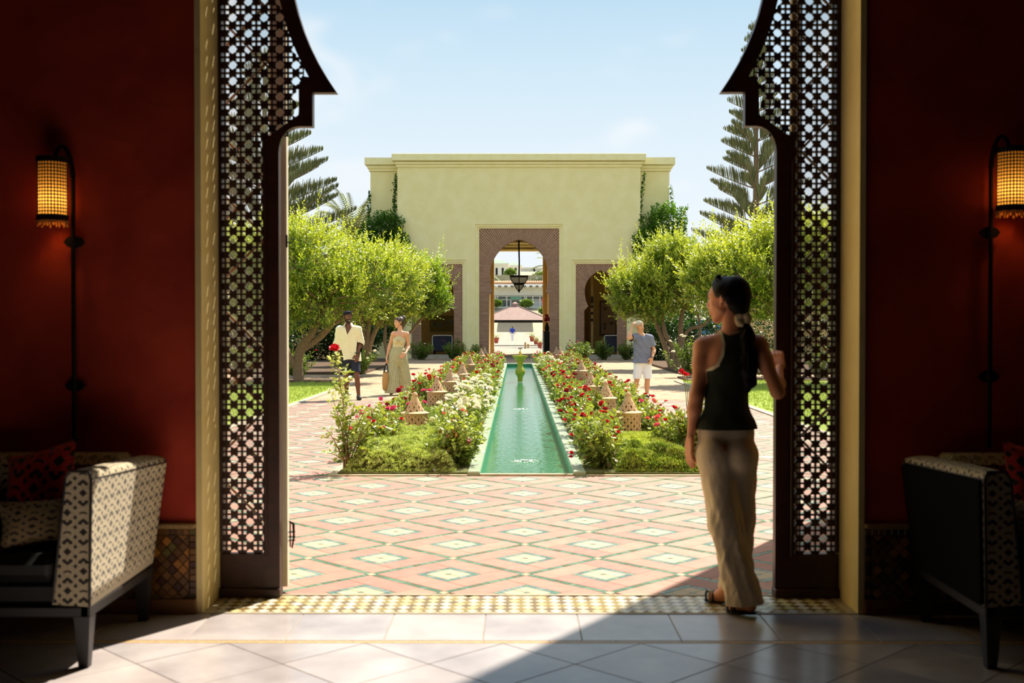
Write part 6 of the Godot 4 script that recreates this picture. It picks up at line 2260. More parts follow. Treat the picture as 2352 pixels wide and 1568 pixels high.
	blob_plant("ivy", "broad green ivy mass climbing the right corner of the gatehouse", "ivy", Vector3(5.9, 1.2, -47.9), [[Vector3(0.35, 4.3, 0), Vector3(1.05, 1.15, 0.6)], [Vector3(-0.35, 3.6, 0.1), Vector3(0.75, 0.9, 0.45)], [Vector3(0.9, 3.2, 0), Vector3(0.95, 0.9, 0.6)], [Vector3(-0.15, 2.3, 0.1), Vector3(0.8, 1.0, 0.4)], [Vector3(0.6, 0.7, 0.2), Vector3(1.1, 1.3, 0.4)]], 22000, ivy_leaf, M["leaf"], Color(0.02, 0.08, 0.01), Color(0.18, 0.36, 0.04), "ivy on the gatehouse",
		[[[Vector3(-0.65, 4.6, -0.1), Vector3(-0.60, 5.8, -0.3), Vector3(-0.48, 6.7, -0.3)], 0.10, 200], [[Vector3(0.75, 5.0, -0.5), Vector3(0.73, 6.2, -0.85)], 0.10, 90], [[Vector3(1.0, 4.6, -0.2), Vector3(1.35, 5.3, -0.2)], 0.12, 60]])
	pine("tall Norfolk pine behind the right trees, straight trunk with tiered upswept branches", Vector3(12.65, 0, -60.0), 17.5, 1.0, 11)
	pine("Norfolk pine partly hidden by the left screen, tiered upswept branches", Vector3(-11.6, 0, -52.0), 13.9, 1.42, 12)
	palm("date palm with stiff upright fronds behind the left ivy", Vector3(-8.6, 0, -60.0), 5.7, 2.3, 1.7, 30)
	palm("palm with arching fronds seen through the tall arch, lower left", Vector3(-3.3, 0, -80.0), 4.3, 2.3, 0.6, 20)
	palm("palm with steep fronds at the upper right inside the tall arch", Vector3(3.3, 0, -82.0), 4.6, 2.6, 1.3, 20)
	background_shrubs()
	roses()

func pine(label: String, base: Vector3, h: float, sc: float, sd: int) -> void:
	var root := thing("norfolk_pine", label, "tree", base)
	var mb := MB.new()
	mb.tube([Vector3(0, 0, 0), Vector3(0, h * 0.5, 0), Vector3(0, h, 0)], [0.24, 0.15, 0.03], 8)
	obj("trunk", mb.mesh(), M["bark"], root)
	var br := MB.new()
	var nd := MB.new()
	nd.tube([Vector3.ZERO, Vector3(0, 0.45, 0), Vector3(0, 0.8, 0)], [0.016, 0.024, 0.006], 4, false)
	var xf := []; var cs := []
	var y := 3.0
	var w := 0
	while y < h - 0.3:
		var t := y / h
		var L := (4.1 * (1.0 - t) + 0.35) * sc
		var nb := 5
		for k in nb:
			var a := TAU * k / nb + w * 0.55 + rng.randf_range(-0.12, 0.12)
			var o := Vector3(cos(a), 0, sin(a))
			var side := Vector3(-sin(a), 0, cos(a))
			var pts := []
			var l := L * rng.randf_range(0.85, 1.08)
			for i in 7:
				var u := i / 6.0
				pts.append(Vector3(0, y, 0) + o * l * u + Vector3(0, l * (0.34 * u + 0.10 * u * u), 0))
			br.tube(pts, [0.05, 0.035, 0.03, 0.025, 0.02, 0.014, 0.008], 4, false)
			var m := int(l / 0.055)
			for i in m:
				var u := 0.18 + 0.82 * (i + rng.randf()) / m
				var p := Vector3(0, y, 0) + o * l * u + Vector3(0, l * (0.34 * u + 0.10 * u * u), 0)
				for sg in [-1.0, 1.0]:
					var d: Vector3 = (Vector3(0, 1, 0) * 0.9 + o * 0.14 + side * sg * rng.randf_range(0.02, 0.26)).normalized()
					var s := rng.randf_range(0.65, 1.0) * (0.16 + 1.05 * sin(PI * clampf(1.06 - u, 0.0, 1.0) * 0.62)) * (0.55 + 0.45 * minf(1.0, l / 2.0))
					var x := d.cross(o).normalized()
					xf.append(Transform3D(Basis(x, d * s, x.cross(d)), p))
					cs.append(Color(0.10, 0.12, 0.05).lerp(Color(0.26, 0.27, 0.10), rng.randf()))
		y += lerpf(1.08, 0.62, t)
		w += 1
	obj("branches", br.mesh(), M["bark"], root)
	scatter("needles", nd.mesh(), M["dull leaf"], xf, cs, root)

func palm(label: String, base: Vector3, h: float, l: float, rise: float, n: int) -> void:
	var root := thing("palm_tree", label, "palm", base)
	var mb := MB.new(); mb.tube([Vector3(0, -1.2 if base.z < -60 else 0.0, 0), Vector3(0.05, h * 0.5, 0), Vector3(0, h, 0)], [0.26, 0.2, 0.22], 10)
	obj("trunk", mb.mesh(), M["bark"], root)
	for i in n:
		mb = MB.new(); mb.use_col = true
		palm_frond(mb, Vector3(0, h, 0), i * 2.4, l * rng.randf_range(0.85, 1.15), rise + rng.randf_range(-0.3, 0.5), 24, Color(0.20, 0.23, 0.08))
		obj("frond", mb.mesh(), M["dull leaf"], root)

func background_shrubs() -> void:
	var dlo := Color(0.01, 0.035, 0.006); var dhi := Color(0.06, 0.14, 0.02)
	var glo := Color(0.05, 0.11, 0.015); var ghi := Color(0.26, 0.36, 0.05)
	# dark hedges behind the trees
	for q in [[-7.4, 44.5, "dark hedge behind the left lemon trees, near the gatehouse"], [-11.0, 41.0, "dark hedge behind the left lemon trees, farther from the gatehouse"], [6.9, 45.0, "dark hedge behind the right lemon trees, near the gatehouse"], [12.0, 42.0, "dark hedge behind the right lemon trees, farther from the gatehouse"]]:
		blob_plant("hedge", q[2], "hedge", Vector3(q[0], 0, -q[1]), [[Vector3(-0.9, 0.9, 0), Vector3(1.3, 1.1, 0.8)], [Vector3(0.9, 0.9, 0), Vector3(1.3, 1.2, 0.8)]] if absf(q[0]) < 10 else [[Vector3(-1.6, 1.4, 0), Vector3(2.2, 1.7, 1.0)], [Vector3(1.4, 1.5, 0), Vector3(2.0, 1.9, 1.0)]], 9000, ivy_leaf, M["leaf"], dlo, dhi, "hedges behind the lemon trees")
	# flowering shrubs with white and pink roses along the cross path
	var list := [
		[Vector3(-4.55, 0.03, -31.6), 0.95, 0.75, "white", 5, "leafy white rose shrub between the man and the woman in the strapless top"],
		[Vector3(-6.05, 0.03, -30.9), 0.95, 0.6, "red", 3, "sprawling rose shrub with thin bare stems behind the tall rose on the left"],
		[Vector3(-7.3, 0.03, -30.0), 1.05, 0.7, "pink", 3, "rose shrub behind the trunk of the largest left lemon tree"],
		[Vector3(-3.95, 0.0, -46.6), 0.95, 0.62, "white", 1, "loose green shrub on the left side of the small left arch"],
		[Vector3(-2.55, 0.0, -46.6), 1.0, 0.55, "red", 4, "dark green rose shrub on the right side of the small left arch"],
		[Vector3(-1.75, 0.0, -45.5), 0.75, 0.5, "red", 6, "low red rose shrub at the foot of the cream pier left of the tall arch"],
		[Vector3(3.55, 0.0, -46.6), 0.95, 0.5, "coral", 1, "green shrub with one pale pink bloom before the small right arch"],
		[Vector3(2.7, 0.0, -46.3), 0.9, 0.45, "deep", 5, "rose shrub with a tall spray of crimson blooms left of the small right arch"],
		[Vector3(4.55, 0.0, -46.7), 0.9, 0.42, "coral", 0, "plain green shrub against the right brick pier of the small right arch"],
		[Vector3(2.3, 0.0, -42.5), 1.0, 0.6, "pink", 5, "tall pink rose shrub at the far end of the right bed"],
		[Vector3(4.75, 0.03, -31.2), 1.2, 0.85, "white", 8, "big dark-leaved rose shrub with white blooms right of the man in grey"],
		[Vector3(5.75, 0.03, -30.4), 1.05, 0.8, "coral", 12, "coral-red rose shrub left of the woman's shoulder"],
		[Vector3(6.7, 0.03, -29.8), 1.0, 0.8, "white", 8, "pale rose shrub behind the woman's arm"],
		[Vector3(8.2, 0.03, -30.5), 1.0, 0.9, "white", 5, "rose shrub at the right end of the right lawn"]]
	for q in list:
		rose_bush(q[5], q[0], q[1], q[2], 26, q[3], auto_blooms(q[4], q[1], q[2], [q[3]]), "", false, Color(0.04, 0.10, 0.015), Color(0.24, 0.34, 0.05))
	# greenery on the far hill
	for q in [[-4.2, 9.3, 205.0, 3.2, "grey-green scrub on the hillside left of the hanging lantern"], [4.6, 9.6, 205.0, 3.4, "grey-green scrub on the hillside right of the hanging lantern"], [5.0, 11.9, 232.0, 2.4, "bright green hedge before the skyline houses"], [-1.4, 12.6, 234.0, 1.6, "small bright bush before the cream hill house"], [1.5, 4.9, 171.0, 1.2, "yellow-green bush before the clubhouse windows"], [-3.2, 4.9, 171.0, 1.1, "yellow-green bush at the left end of the clubhouse"], [4.2, 3.8, 168.0, 1.1, "yellow-green bush at the right end of the clubhouse"]]:
		var big := leaf_mesh(0.36, 0.26, 0.2)
		var r: float = q[3]
		var lo2 := Color(0.16, 0.18, 0.12) if q[2] < 210 and q[2] > 200 else Color(0.18, 0.26, 0.04)
		blob_plant("bush", q[4], "bush", Vector3(q[0], q[1] - r * 0.5, -q[2]), [[Vector3(0, r * 0.30, 0), Vector3(r * 0.8, r * 0.36, r * 0.5)]], 900, big, M["dull leaf"], lo2 * 0.7, lo2 * 1.8)

func roses() -> void:
	var gp := "rose bushes along the pool"
	# the three nearest bushes, built leaf by leaf
	var B := func(base: Vector3, px: float, py: float, d: float) -> Vector3: return P(px, py, d) - base
	var b0 := Vector3(-1.665, 0.03, -11.02)
	var fl := [[B.call(b0, 768, 800, 11.0), 1.55, 0, "red"], [B.call(b0, 846, 962, 11.1), 1.1, 1, "red"], [B.call(b0, 858, 968, 11.1), 0.9, 1, "red"]]
	tall_rose("tall straggling rose at the left bed's near corner, one big red bloom on top", b0, fl)
	var b1 := Vector3(-0.60, 0.03, -11.35)
	rose_bush("low leafy rose with a magenta bloom beside the pool rim's near left end", b1, 0.62, 0.26, 22, "pink", [[B.call(b1, 1079, 1014, 11.3), 1.1, 1, "pink"], [B.call(b1, 1040, 967, 11.6), 0.9, 1, "coral"], [B.call(b1, 1041, 998, 11.2), 0.5, 1, "coral"]], gp, true)
	var b2 := Vector3(0.80, 0.03, -11.25)
	var rb := []
	for q in [[1312, 1042, 1.2], [1311, 1050, 0.9], [1312, 1000, 1.1], [1364, 1039, 1.0], [1333, 1010, 0.8], [1296, 965, 0.9], [1420, 994, 1.1], [1410, 1005, 1.2], [1416, 1012, 0.9], [1394, 969, 1.0], [1386, 967, 1.0]]:
		rb.append([B.call(b2, q[0], q[1], 11.2 + rng.randf() * 0.3), q[2], 1, "red"])
	rose_bush("slender-stemmed rose with scattered red blooms beside the pool rim's near right end", b2, 0.60, 0.30, 24, "red", rb, gp, true)
	# rows: [x, first, last, step, height, spread, kinds by distance]
	var rows := [
		[-0.70, 12.6, 41.0, 0.95, "left bed's pool-side row", 0],
		[-1.62, 12.2, 41.0, 1.15, "left bed's path-side row", 1],
		[0.90, 12.5, 41.0, 0.95, "right bed's pool-side row", 2],
		[1.78, 13.2, 41.0, 1.1, "right bed's path-side row", 3]]
	var cardinal := ["first", "second", "third", "fourth", "fifth", "sixth", "seventh", "eighth", "ninth", "tenth", "eleventh", "twelfth", "thirteenth", "fourteenth", "fifteenth", "sixteenth", "seventeenth", "eighteenth", "nineteenth", "twentieth", "twenty-first", "twenty-second", "twenty-third", "twenty-fourth", "twenty-fifth", "twenty-sixth", "twenty-seventh", "twenty-eighth", "twenty-ninth", "thirtieth", "thirty-first", "thirty-second"]
	for r in rows:
		var d: float = r[1]
		var k := 0
		while d < r[2]:
			var hid := false
			for ld in [14.3, 18.8, 22.1, 25.4] if r[0] < 0.0 else [14.4, 17.2, 20.5, 27.3]:
				if r[5] % 2 == 1 and d < ld + 0.1 and d > ld - 0.9: hid = true
			if hid:
				d += 0.35
				continue
			var kinds := ["red"]; var n := 6
			var h := rng.randf_range(0.46, 0.60); var sp := rng.randf_range(0.29, 0.35)
			match r[5]:
				0:
					if d < 13.3: kinds = ["coral", "white"]; n = 4
					elif d < 20.5: kinds = ["white"]; n = 17; h += 0.06
					elif d < 30: kinds = ["red", "deep", "red"]; n = 6
					else: kinds = ["red", "pink", "coral"]; n = 7
				1:
					if d < 14.5: kinds = ["pink", "red", "coral"]; n = 4; sp = 0.3
					elif d < 18.2: kinds = ["pink", "pink", "deep"]; n = 10; h -= 0.06
					elif d < 21: kinds = ["red", "red"]; n = 9; h += 0.10
					else: kinds = ["red", "coral"]; n = 5
				2:
					if d < 24: kinds = ["red", "red", "deep"]; n = 8
					elif d < 30: kinds = ["deep", "coral"]; n = 4; h += 0.08
					elif d < 35: kinds = ["white"]; n = 10
					else: kinds = ["pink", "coral", "red"]; n = 6
				3:
					if d < 16: kinds = ["red", "pink", "coral"]; n = 7; h -= 0.05
					elif d < 20: kinds = ["red", "red", "white"]; n = 9
					elif d < 23: kinds = ["white", "red"]; n = 9
					else: kinds = ["red", "deep"]; n = 6
			var col: String = kinds[0]
			var nm: String = {"red": "red", "deep": "dark red", "pink": "pink", "coral": "coral", "white": "white"}[col]
			rose_bush("%s rose bush, %s from the house in the %s" % [nm, cardinal[k], r[4]], Vector3(r[0] + rng.randf_range(-0.08, 0.08), 0.03, -d), h, sp, 17, col, auto_blooms(n, h, sp, kinds), gp)
			d += r[3] * rng.randf_range(0.9, 1.12)
			k += 1
	# slim shoot by the second right lantern, and the rose beside the woman
	var b3 := Vector3(1.02, 0.03, -14.0)
	rose_bush("slim tall rose shoot with fresh leaves in front of the right lanterns", b3, 0.92, 0.09, 5, "red", [[B.call(b3, 1364, 951, 14.0), 0.8, 1, "red"]], gp)
	var b4 := Vector3(1.80, 0.03, -11.6)
	var wb := []
	for q in [[1571, 859, 1.3], [1578, 863, 1.4], [1566, 853, 1.2], [1551, 938, 1.0], [1546, 935, 0.9], [1556, 971, 1.3], [1528, 966, 1.2]]:
		wb.append([B.call(b4, q[0], q[1], 11.6), q[2], 1, "red"])
	rose_bush("tall thin rose with clustered crimson blooms at the woman's left elbow", b4, 0.85, 0.20, 16, "red", wb, gp)
	ground_cover()

func tall_rose(label: String, base: Vector3, blooms: Array) -> void:
	var root := thing("rose_bush", label, "rose bush", base, "rose bushes along the pool")
	var tips := [[768, 806], [760, 905], [748, 985], [792, 850], [815, 925], [842, 935], [832, 985], [778, 960], [862, 975], [750, 1040], [845, 1030]]
	var st := MB.new()
	var tints := []
	for i in 6:
		var c := Color(0.10, 0.17, 0.035).lerp(Color(0.44, 0.48, 0.11), i / 5.0)
		tints.append(mat("tall leaf %d" % i, c.linear_to_srgb(), 0.38, {"backlight": Color(0.7, 0.72, 0.4), "cull_mode": BaseMaterial3D.CULL_DISABLED}))
	var count := 0
	var rest := []; var rc := []
	for q in tips:
		var tip := P(q[0], q[1], 11.0 + rng.randf_range(-0.15, 0.25)) - base
		var foot := Vector3(rng.randf_range(-0.03, 0.03), 0, rng.randf_range(-0.03, 0.03))
		var mid := foot.lerp(tip, 0.5) + Vector3(tip.x * -0.15, 0.08, 0) + rvec() * 0.03
		var pts := []
		for i in 9: 
			var t := i / 8.0
			pts.append(foot * (1 - t) * (1 - t) + mid * 2 * t * (1 - t) + tip * t * t)
		st.tube(pts, [0.010, 0.009, 0.008, 0.007, 0.006, 0.005, 0.004, 0.003, 0.002], 5, false)
		var n := int(tip.length() * 60)
		for k in n:
			var t := 0.22 + 0.78 * (k + rng.randf()) / n
			var p: Vector3 = foot * (1 - t) * (1 - t) + mid * 2 * t * (1 - t) + tip * t * t
			var d := rvec(); d.y = d.y * 0.5 + 0.1
			for w in 2:
				var x := leaf_xf(p + d.normalized() * 0.035 * (w + 0.4), d + rvec() * 0.6, rng.randf_range(0.7, 1.25))
				var sh := clampi(int(t * 4 + rng.randf_range(-1.0, 2.6)), 0, 5)
				if count < 298:
					var o := obj("leaf", rose_leaf, tints[sh], root)
					o.transform = x
					count += 1
				else:
					rest.append(x); rc.append(Color(0.10, 0.17, 0.035).lerp(Color(0.44, 0.48, 0.11), sh / 5.0))
	for q in blooms:
		var p: Vector3 = q[0]
		if p.x > 0.15: st.tube([Vector3(0.1, 0.25, 0), p.lerp(Vector3(0.1, 0.3, 0), 0.4), p], [0.005, 0.004, 0.003], 4, false)
	obj("stems", st.mesh(), M["bark"], root)
	if rest.size(): scatter("foliage", rose_leaf, M["leaf"], rest, rc, root)
	for q in blooms:
		var o := obj("rose_bloom", bloom[q[2]], M["rose " + q[3]], root)
		o.transform = Transform3D(Basis(Vector3.RIGHT, 0.5).scaled(Vector3.ONE * q[1]), q[0])

func ground_cover() -> void:
	# trailing mats: mounded beds of small sprigs
	var mounds := [
		[-1.66, -0.62, 10.92, 13.8, 0.24, 13000, Color(0.34, 0.41, 0.10), Color(0.78, 0.82, 0.38), "mounded mat of fine light green ground cover at the near end of the left bed"],
		[0.98, 1.84, 10.92, 11.9, 0.22, 8000, Color(0.15, 0.23, 0.03), Color(0.56, 0.62, 0.15), "dense low hedge of small green leaves at the near end of the right bed"],
		[0.92, 1.80, 11.9, 14.3, 0.10, 7000, Color(0.42, 0.48, 0.08), Color(0.74, 0.76, 0.22), "soft yellow-green grass patch before the nearest right lantern"],
		[-1.66, -0.60, 13.8, 41.0, 0.09, 20000, Color(0.14, 0.21, 0.03), Color(0.50, 0.56, 0.18), "low green carpet of ground cover under the roses of the left bed"],
		[0.76, 1.80, 14.3, 41.0, 0.09, 20000, Color(0.14, 0.21, 0.03), Color(0.50, 0.56, 0.18), "low green carpet of ground cover under the roses of the right bed"]]
	var gn := noise(2.2, 3, 12)
	for q in mounds:
		var root := thing("ground_cover", q[8], "ground cover", Vector3((q[0] + q[1]) / 2, 0.0, -(q[2] + q[3]) / 2))
		var hgt := func(x: float, d: float) -> float:
			var u := minf(minf(x - q[0], q[1] - x) / 0.16, minf(d - q[2], q[3] - d) / 0.16)
			return 0.03 + q[4] * sqrt(clampf(u, 0.0, 1.0)) * (0.72 + 0.5 * gn.get_noise_2d(x * 1.0, d * 1.0))
		var nx := 16; var nz := 28 if q[3] - q[2] < 5 else 60
		var rows := []
		for i in nz + 1:
			var row := PackedVector3Array()
			for j in nx + 1:
				var x := lerpf(q[0], q[1], j / float(nx)); var d := lerpf(q[2], q[3], i / float(nz))
				row.append(Vector3(x, hgt.call(x, d) - 0.015, -d) - root.position)
			rows.append(row)
		var mb := MB.new(); mb.loft(rows, false)
		for i in mb.n.size():
			if mb.n[i].y < 0: mb.n[i] = -mb.n[i]
		obj("mat", mb.mesh(), M["bed soil"], root)
		var xf := []; var cs := []
		for i in q[5]:
			var x := rng.randf_range(q[0] - 0.02, q[1] + 0.02); var t := rng.randf()
			var d := lerpf(q[2] - 0.03, q[3], t * t if q[3] > 30 else t)
			var y: float = hgt.call(clampf(x, q[0], q[1]), clampf(d, q[2], q[3]))
			var s := rng.randf_range(0.8, 1.6) * (1.0 if d < 15 else 1.0 + (d - 15) * 0.05)
			var up := (Vector3.UP + rvec() * 0.7).normalized()
			var xx := up.cross(rvec()).normalized()
			xf.append(Transform3D(Basis(xx * s, up * s, xx.cross(up) * s), Vector3(x, y - 0.012 + rng.randf() * 0.02, -d) - root.position))
			cs.append(q[6].lerp(q[7], clampf(rng.randf() * 0.8 + 0.5 * gn.get_noise_2d(x * 3.0, d * 3.0), 0, 1)) if rng.randf() > 0.012 else Color(0.75, 0.7, 0.72))
		scatter("sprigs", sprig, M["grass"], xf, cs, root)
# ---------------------------------------------------------------- people
func J3(spec: Dictionary, d: float) -> Dictionary:       # joints given as [px, py, nearer-by]
	var o := {}
	for k in spec: o[k] = P(spec[k][0], spec[k][1], d - (spec[k][2] if spec[k].size() > 2 else 0.0))
	return o

func hand(mb: MB, wrist: Vector3, dir: Vector3, palm: Vector3, thumb: float, curl: float, s: float, cell: float, spread := 0.04) -> void:
	dir = dir.normalized()
	palm = (palm - dir * palm.dot(dir)).normalized()
	var sd := dir.cross(palm).normalized() * thumb        # towards the thumb
	var b := []
	var kn := wrist + dir * 0.088 * s
	for i in 4:
		var o: float = [0.030, 0.010, -0.011, -0.030][i] * s
		b.append([wrist + sd * o * 0.55, kn + sd * o - dir * 0.006 * absf(i - 1.0) * s, 0.017 * s, 0.0125 * s, palm, 0.75])
	for i in 4:
		var o: float = [0.030, 0.010, -0.011, -0.030][i] * s
		var L: float = [0.070, 0.078, 0.072, 0.056][i] * s
		var p := kn + sd * o - dir * 0.006 * absf(i - 1.0) * s
		var d := (dir + sd * o * spread * 20.0).normalized()
		var c := curl * (1.0 + 0.12 * i)
		var fr := [0.46, 0.30, 0.24]
		for j in 3:
			d = (d * cos(c * (0.7 + 0.3 * j)) + palm * sin(c * (0.7 + 0.3 * j))).normalized() if j > 0 else (d * cos(c * 0.6) + palm * sin(c * 0.6)).normalized()
			var q = p + d * L * fr[j]
			var r: float = [0.0092, 0.0085, 0.0076, 0.0066][j] * s
			var r2: float = [0.0092, 0.0085, 0.0076, 0.0066][j + 1] * s
			b.append([p, q, r, r2])
			p = q
	var t0 := wrist + dir * 0.022 * s + sd * 0.022 * s
	var t1 := t0 + (dir * 0.65 + sd * 0.75 + palm * 0.25).normalized() * 0.042 * s
	var t2 := t1 + (dir * 0.85 + sd * 0.30 + palm * (0.3 + curl * 0.5)).normalized() * 0.034 * s
	var t3 := t2 + (dir * 0.95 + palm * (0.3 + curl)).normalized() * 0.024 * s
	b.append([t0, t1, 0.016 * s, 0.0118 * s]); b.append([t1, t2, 0.0112 * s, 0.0098 * s]); b.append([t2, t3, 0.0098 * s, 0.0075 * s])
	sdf(mb, b, cell, 0.0045 * s)

func face_basis(fwd: Vector3, up: Vector3) -> Basis:
	var f := fwd.normalized()
	var x := up.cross(f).normalized()
	return Basis(x, f.cross(x), f)

func head_bones(C: Vector3, B: Basis, s: float, jaw: float, off := 0.0) -> Array:
	var L := func(x: float, y: float, z: float) -> Vector3: return C + B * (Vector3(x, y, z) * s)
	var b := [
		[L.call(0, 0.034, -0.028), L.call(0, 0.030, 0.022), 0.076 * s, 0.070 * s],
		[L.call(0, 0.000, 0.020), L.call(0, -0.030, 0.030), 0.058 * s, 0.052 * s],
		[L.call(-0.030 * jaw, -0.045, 0.020), L.call(-0.012 * jaw, -0.088, 0.062), 0.026 * s, 0.016 * s],
		[L.call(0.030 * jaw, -0.045, 0.020), L.call(0.012 * jaw, -0.088, 0.062), 0.026 * s, 0.016 * s],
		[L.call(0, -0.070, 0.045), L.call(0, -0.092, 0.064), 0.026 * s, 0.016 * s * jaw],
		[L.call(-0.034, -0.014, 0.052), L.call(-0.026, -0.030, 0.058), 0.022 * s, 0.018 * s],
		[L.call(0.034, -0.014, 0.052), L.call(0.026, -0.030, 0.058), 0.022 * s, 0.018 * s],
		[L.call(-0.032, 0.031, 0.076), L.call(0.032, 0.031, 0.076), 0.011 * s, 0.011 * s],
		[L.call(0, 0.022, 0.086), L.call(0, -0.018, 0.104), 0.0075 * s, 0.0095 * s],
		[L.call(-0.010, -0.021, 0.094), L.call(0.010, -0.021, 0.094), 0.0085 * s, 0.0085 * s],
		[L.call(-0.018, -0.049, 0.082), L.call(0.018, -0.049, 0.082), 0.0075 * s, 0.0075 * s],
		[L.call(-0.015, -0.060, 0.081), L.call(0.015, -0.060, 0.081), 0.0080 * s, 0.0080 * s]]
	for q in b:
		q[2] += off; q[3] += off
	return b

func shell(root: Node3D, called: String, m: Material, C: Vector3, B: Basis, s: float, jaw: float, off: float, cell: float, extra: Array, keep: Callable) -> void:
	# hair or beard: the head's own surface a little swollen, kept where keep(local point) <= 0
	var mb := MB.new()
	var n := noise(1.0, 2, 5)
	sdf(mb, head_bones(C, B, s, jaw, off) + extra, cell, 0.0075 * s)
	var I := B.inverse()
	for i in mb.v.size():
		var p := mb.v[i]
		mb.v[i] = p + mb.n[i] * 0.0035 * n.get_noise_3d(p.x * 70.0, p.y * 40.0, p.z * 70.0)
	mb.recalc()
	mb = mb.clip(func(p: Vector3) -> float: return keep.call(I * (p - C) / s))
	obj(called, local(mb, root).mesh(), m, root)

func head(mb: MB, C: Vector3, B: Basis, s: float, cell: float, jaw := 1.0) -> void:
	var L := func(x: float, y: float, z: float) -> Vector3: return C + B * (Vector3(x, y, z) * s)
	sdf(mb, head_bones(C, B, s, jaw), cell, 0.0075 * s)
	var e := []
	for sg in [-1.0, 1.0]:
		e.append([L.call(0.076 * sg, 0.022, -0.006), L.call(0.070 * sg, -0.022, 0.004), 0.013 * s, 0.008 * s])
		e.append([L.call(0.082 * sg, 0.026, -0.012), L.call(0.080 * sg, -0.006, -0.012), 0.007 * s, 0.006 * s])
	sdf(mb, e, cell * 0.8, 0.004 * s)

func face_parts(root: Node3D, C: Vector3, B: Basis, s: float, brow: Material, lips: Material, smile := false) -> void:
	var L := func(x: float, y: float, z: float) -> Vector3: return C + B * (Vector3(x, y, z) * s)
	for sg in [-1.0, 1.0]:
		var mb := MB.new()
		mb.ball(L.call(0.031 * sg, 0.011, 0.0775), Vector3(0.0140, 0.0085, 0.0125) * s, 10, 8, B)
		obj("eye", local(mb, root).mesh(), M["eye white"], root)
		mb = MB.new()
		mb.ball(L.call(0.031 * sg, 0.011, 0.0866), Vector3(0.0060, 0.0062, 0.0045) * s, 8, 6, B)
		obj("iris", local(mb, root).mesh(), M["eye dark"], root)
		mb = MB.new()
		mb.tube([L.call(0.013 * sg, 0.033, 0.0925), L.call(0.031 * sg, 0.039, 0.0905), L.call(0.050 * sg, 0.032, 0.077)], [0.0036 * s, 0.0044 * s, 0.002 * s], 6)
		mb.tube([L.call(0.018 * sg, 0.016, 0.0895), L.call(0.031 * sg, 0.0205, 0.0915), L.call(0.046 * sg, 0.014, 0.083)], [0.0024 * s], 5)
		obj("eyebrow", local(mb, root).mesh(), brow, root)
	var mb := MB.new()
	var up := 0.007 if smile else 0.0
	mb.tube([L.call(-0.027, -0.050 + up, 0.083), L.call(-0.011, -0.049, 0.0955), L.call(0.011, -0.049, 0.0955), L.call(0.027, -0.050 + up, 0.083)], [0.002 * s, 0.0042 * s, 0.0042 * s, 0.002 * s], 6)
	mb.tube([L.call(-0.024, -0.056 + up * 0.7, 0.083), L.call(-0.009, -0.063, 0.0945), L.call(0.009, -0.063, 0.0945), L.call(0.024, -0.056 + up * 0.7, 0.083)], [0.002 * s, 0.005 * s, 0.005 * s, 0.002 * s], 6)
	obj("lips", local(mb, root).mesh(), lips, root)
	if smile:
		mb = MB.new()
		mb.tube([L.call(-0.022, -0.0515, 0.088), L.call(-0.009, -0.0555, 0.0975), L.call(0.009, -0.0555, 0.0975), L.call(0.022, -0.0515, 0.088)], [0.0016 * s, 0.0045 * s, 0.0045 * s, 0.0016 * s], 6)
		obj("teeth", local(mb, root).mesh(), M["eye white"], root)

func limb(a: Vector3, b: Vector3, ra: float, rb: float) -> Array:
	return [a, b, ra, rb]

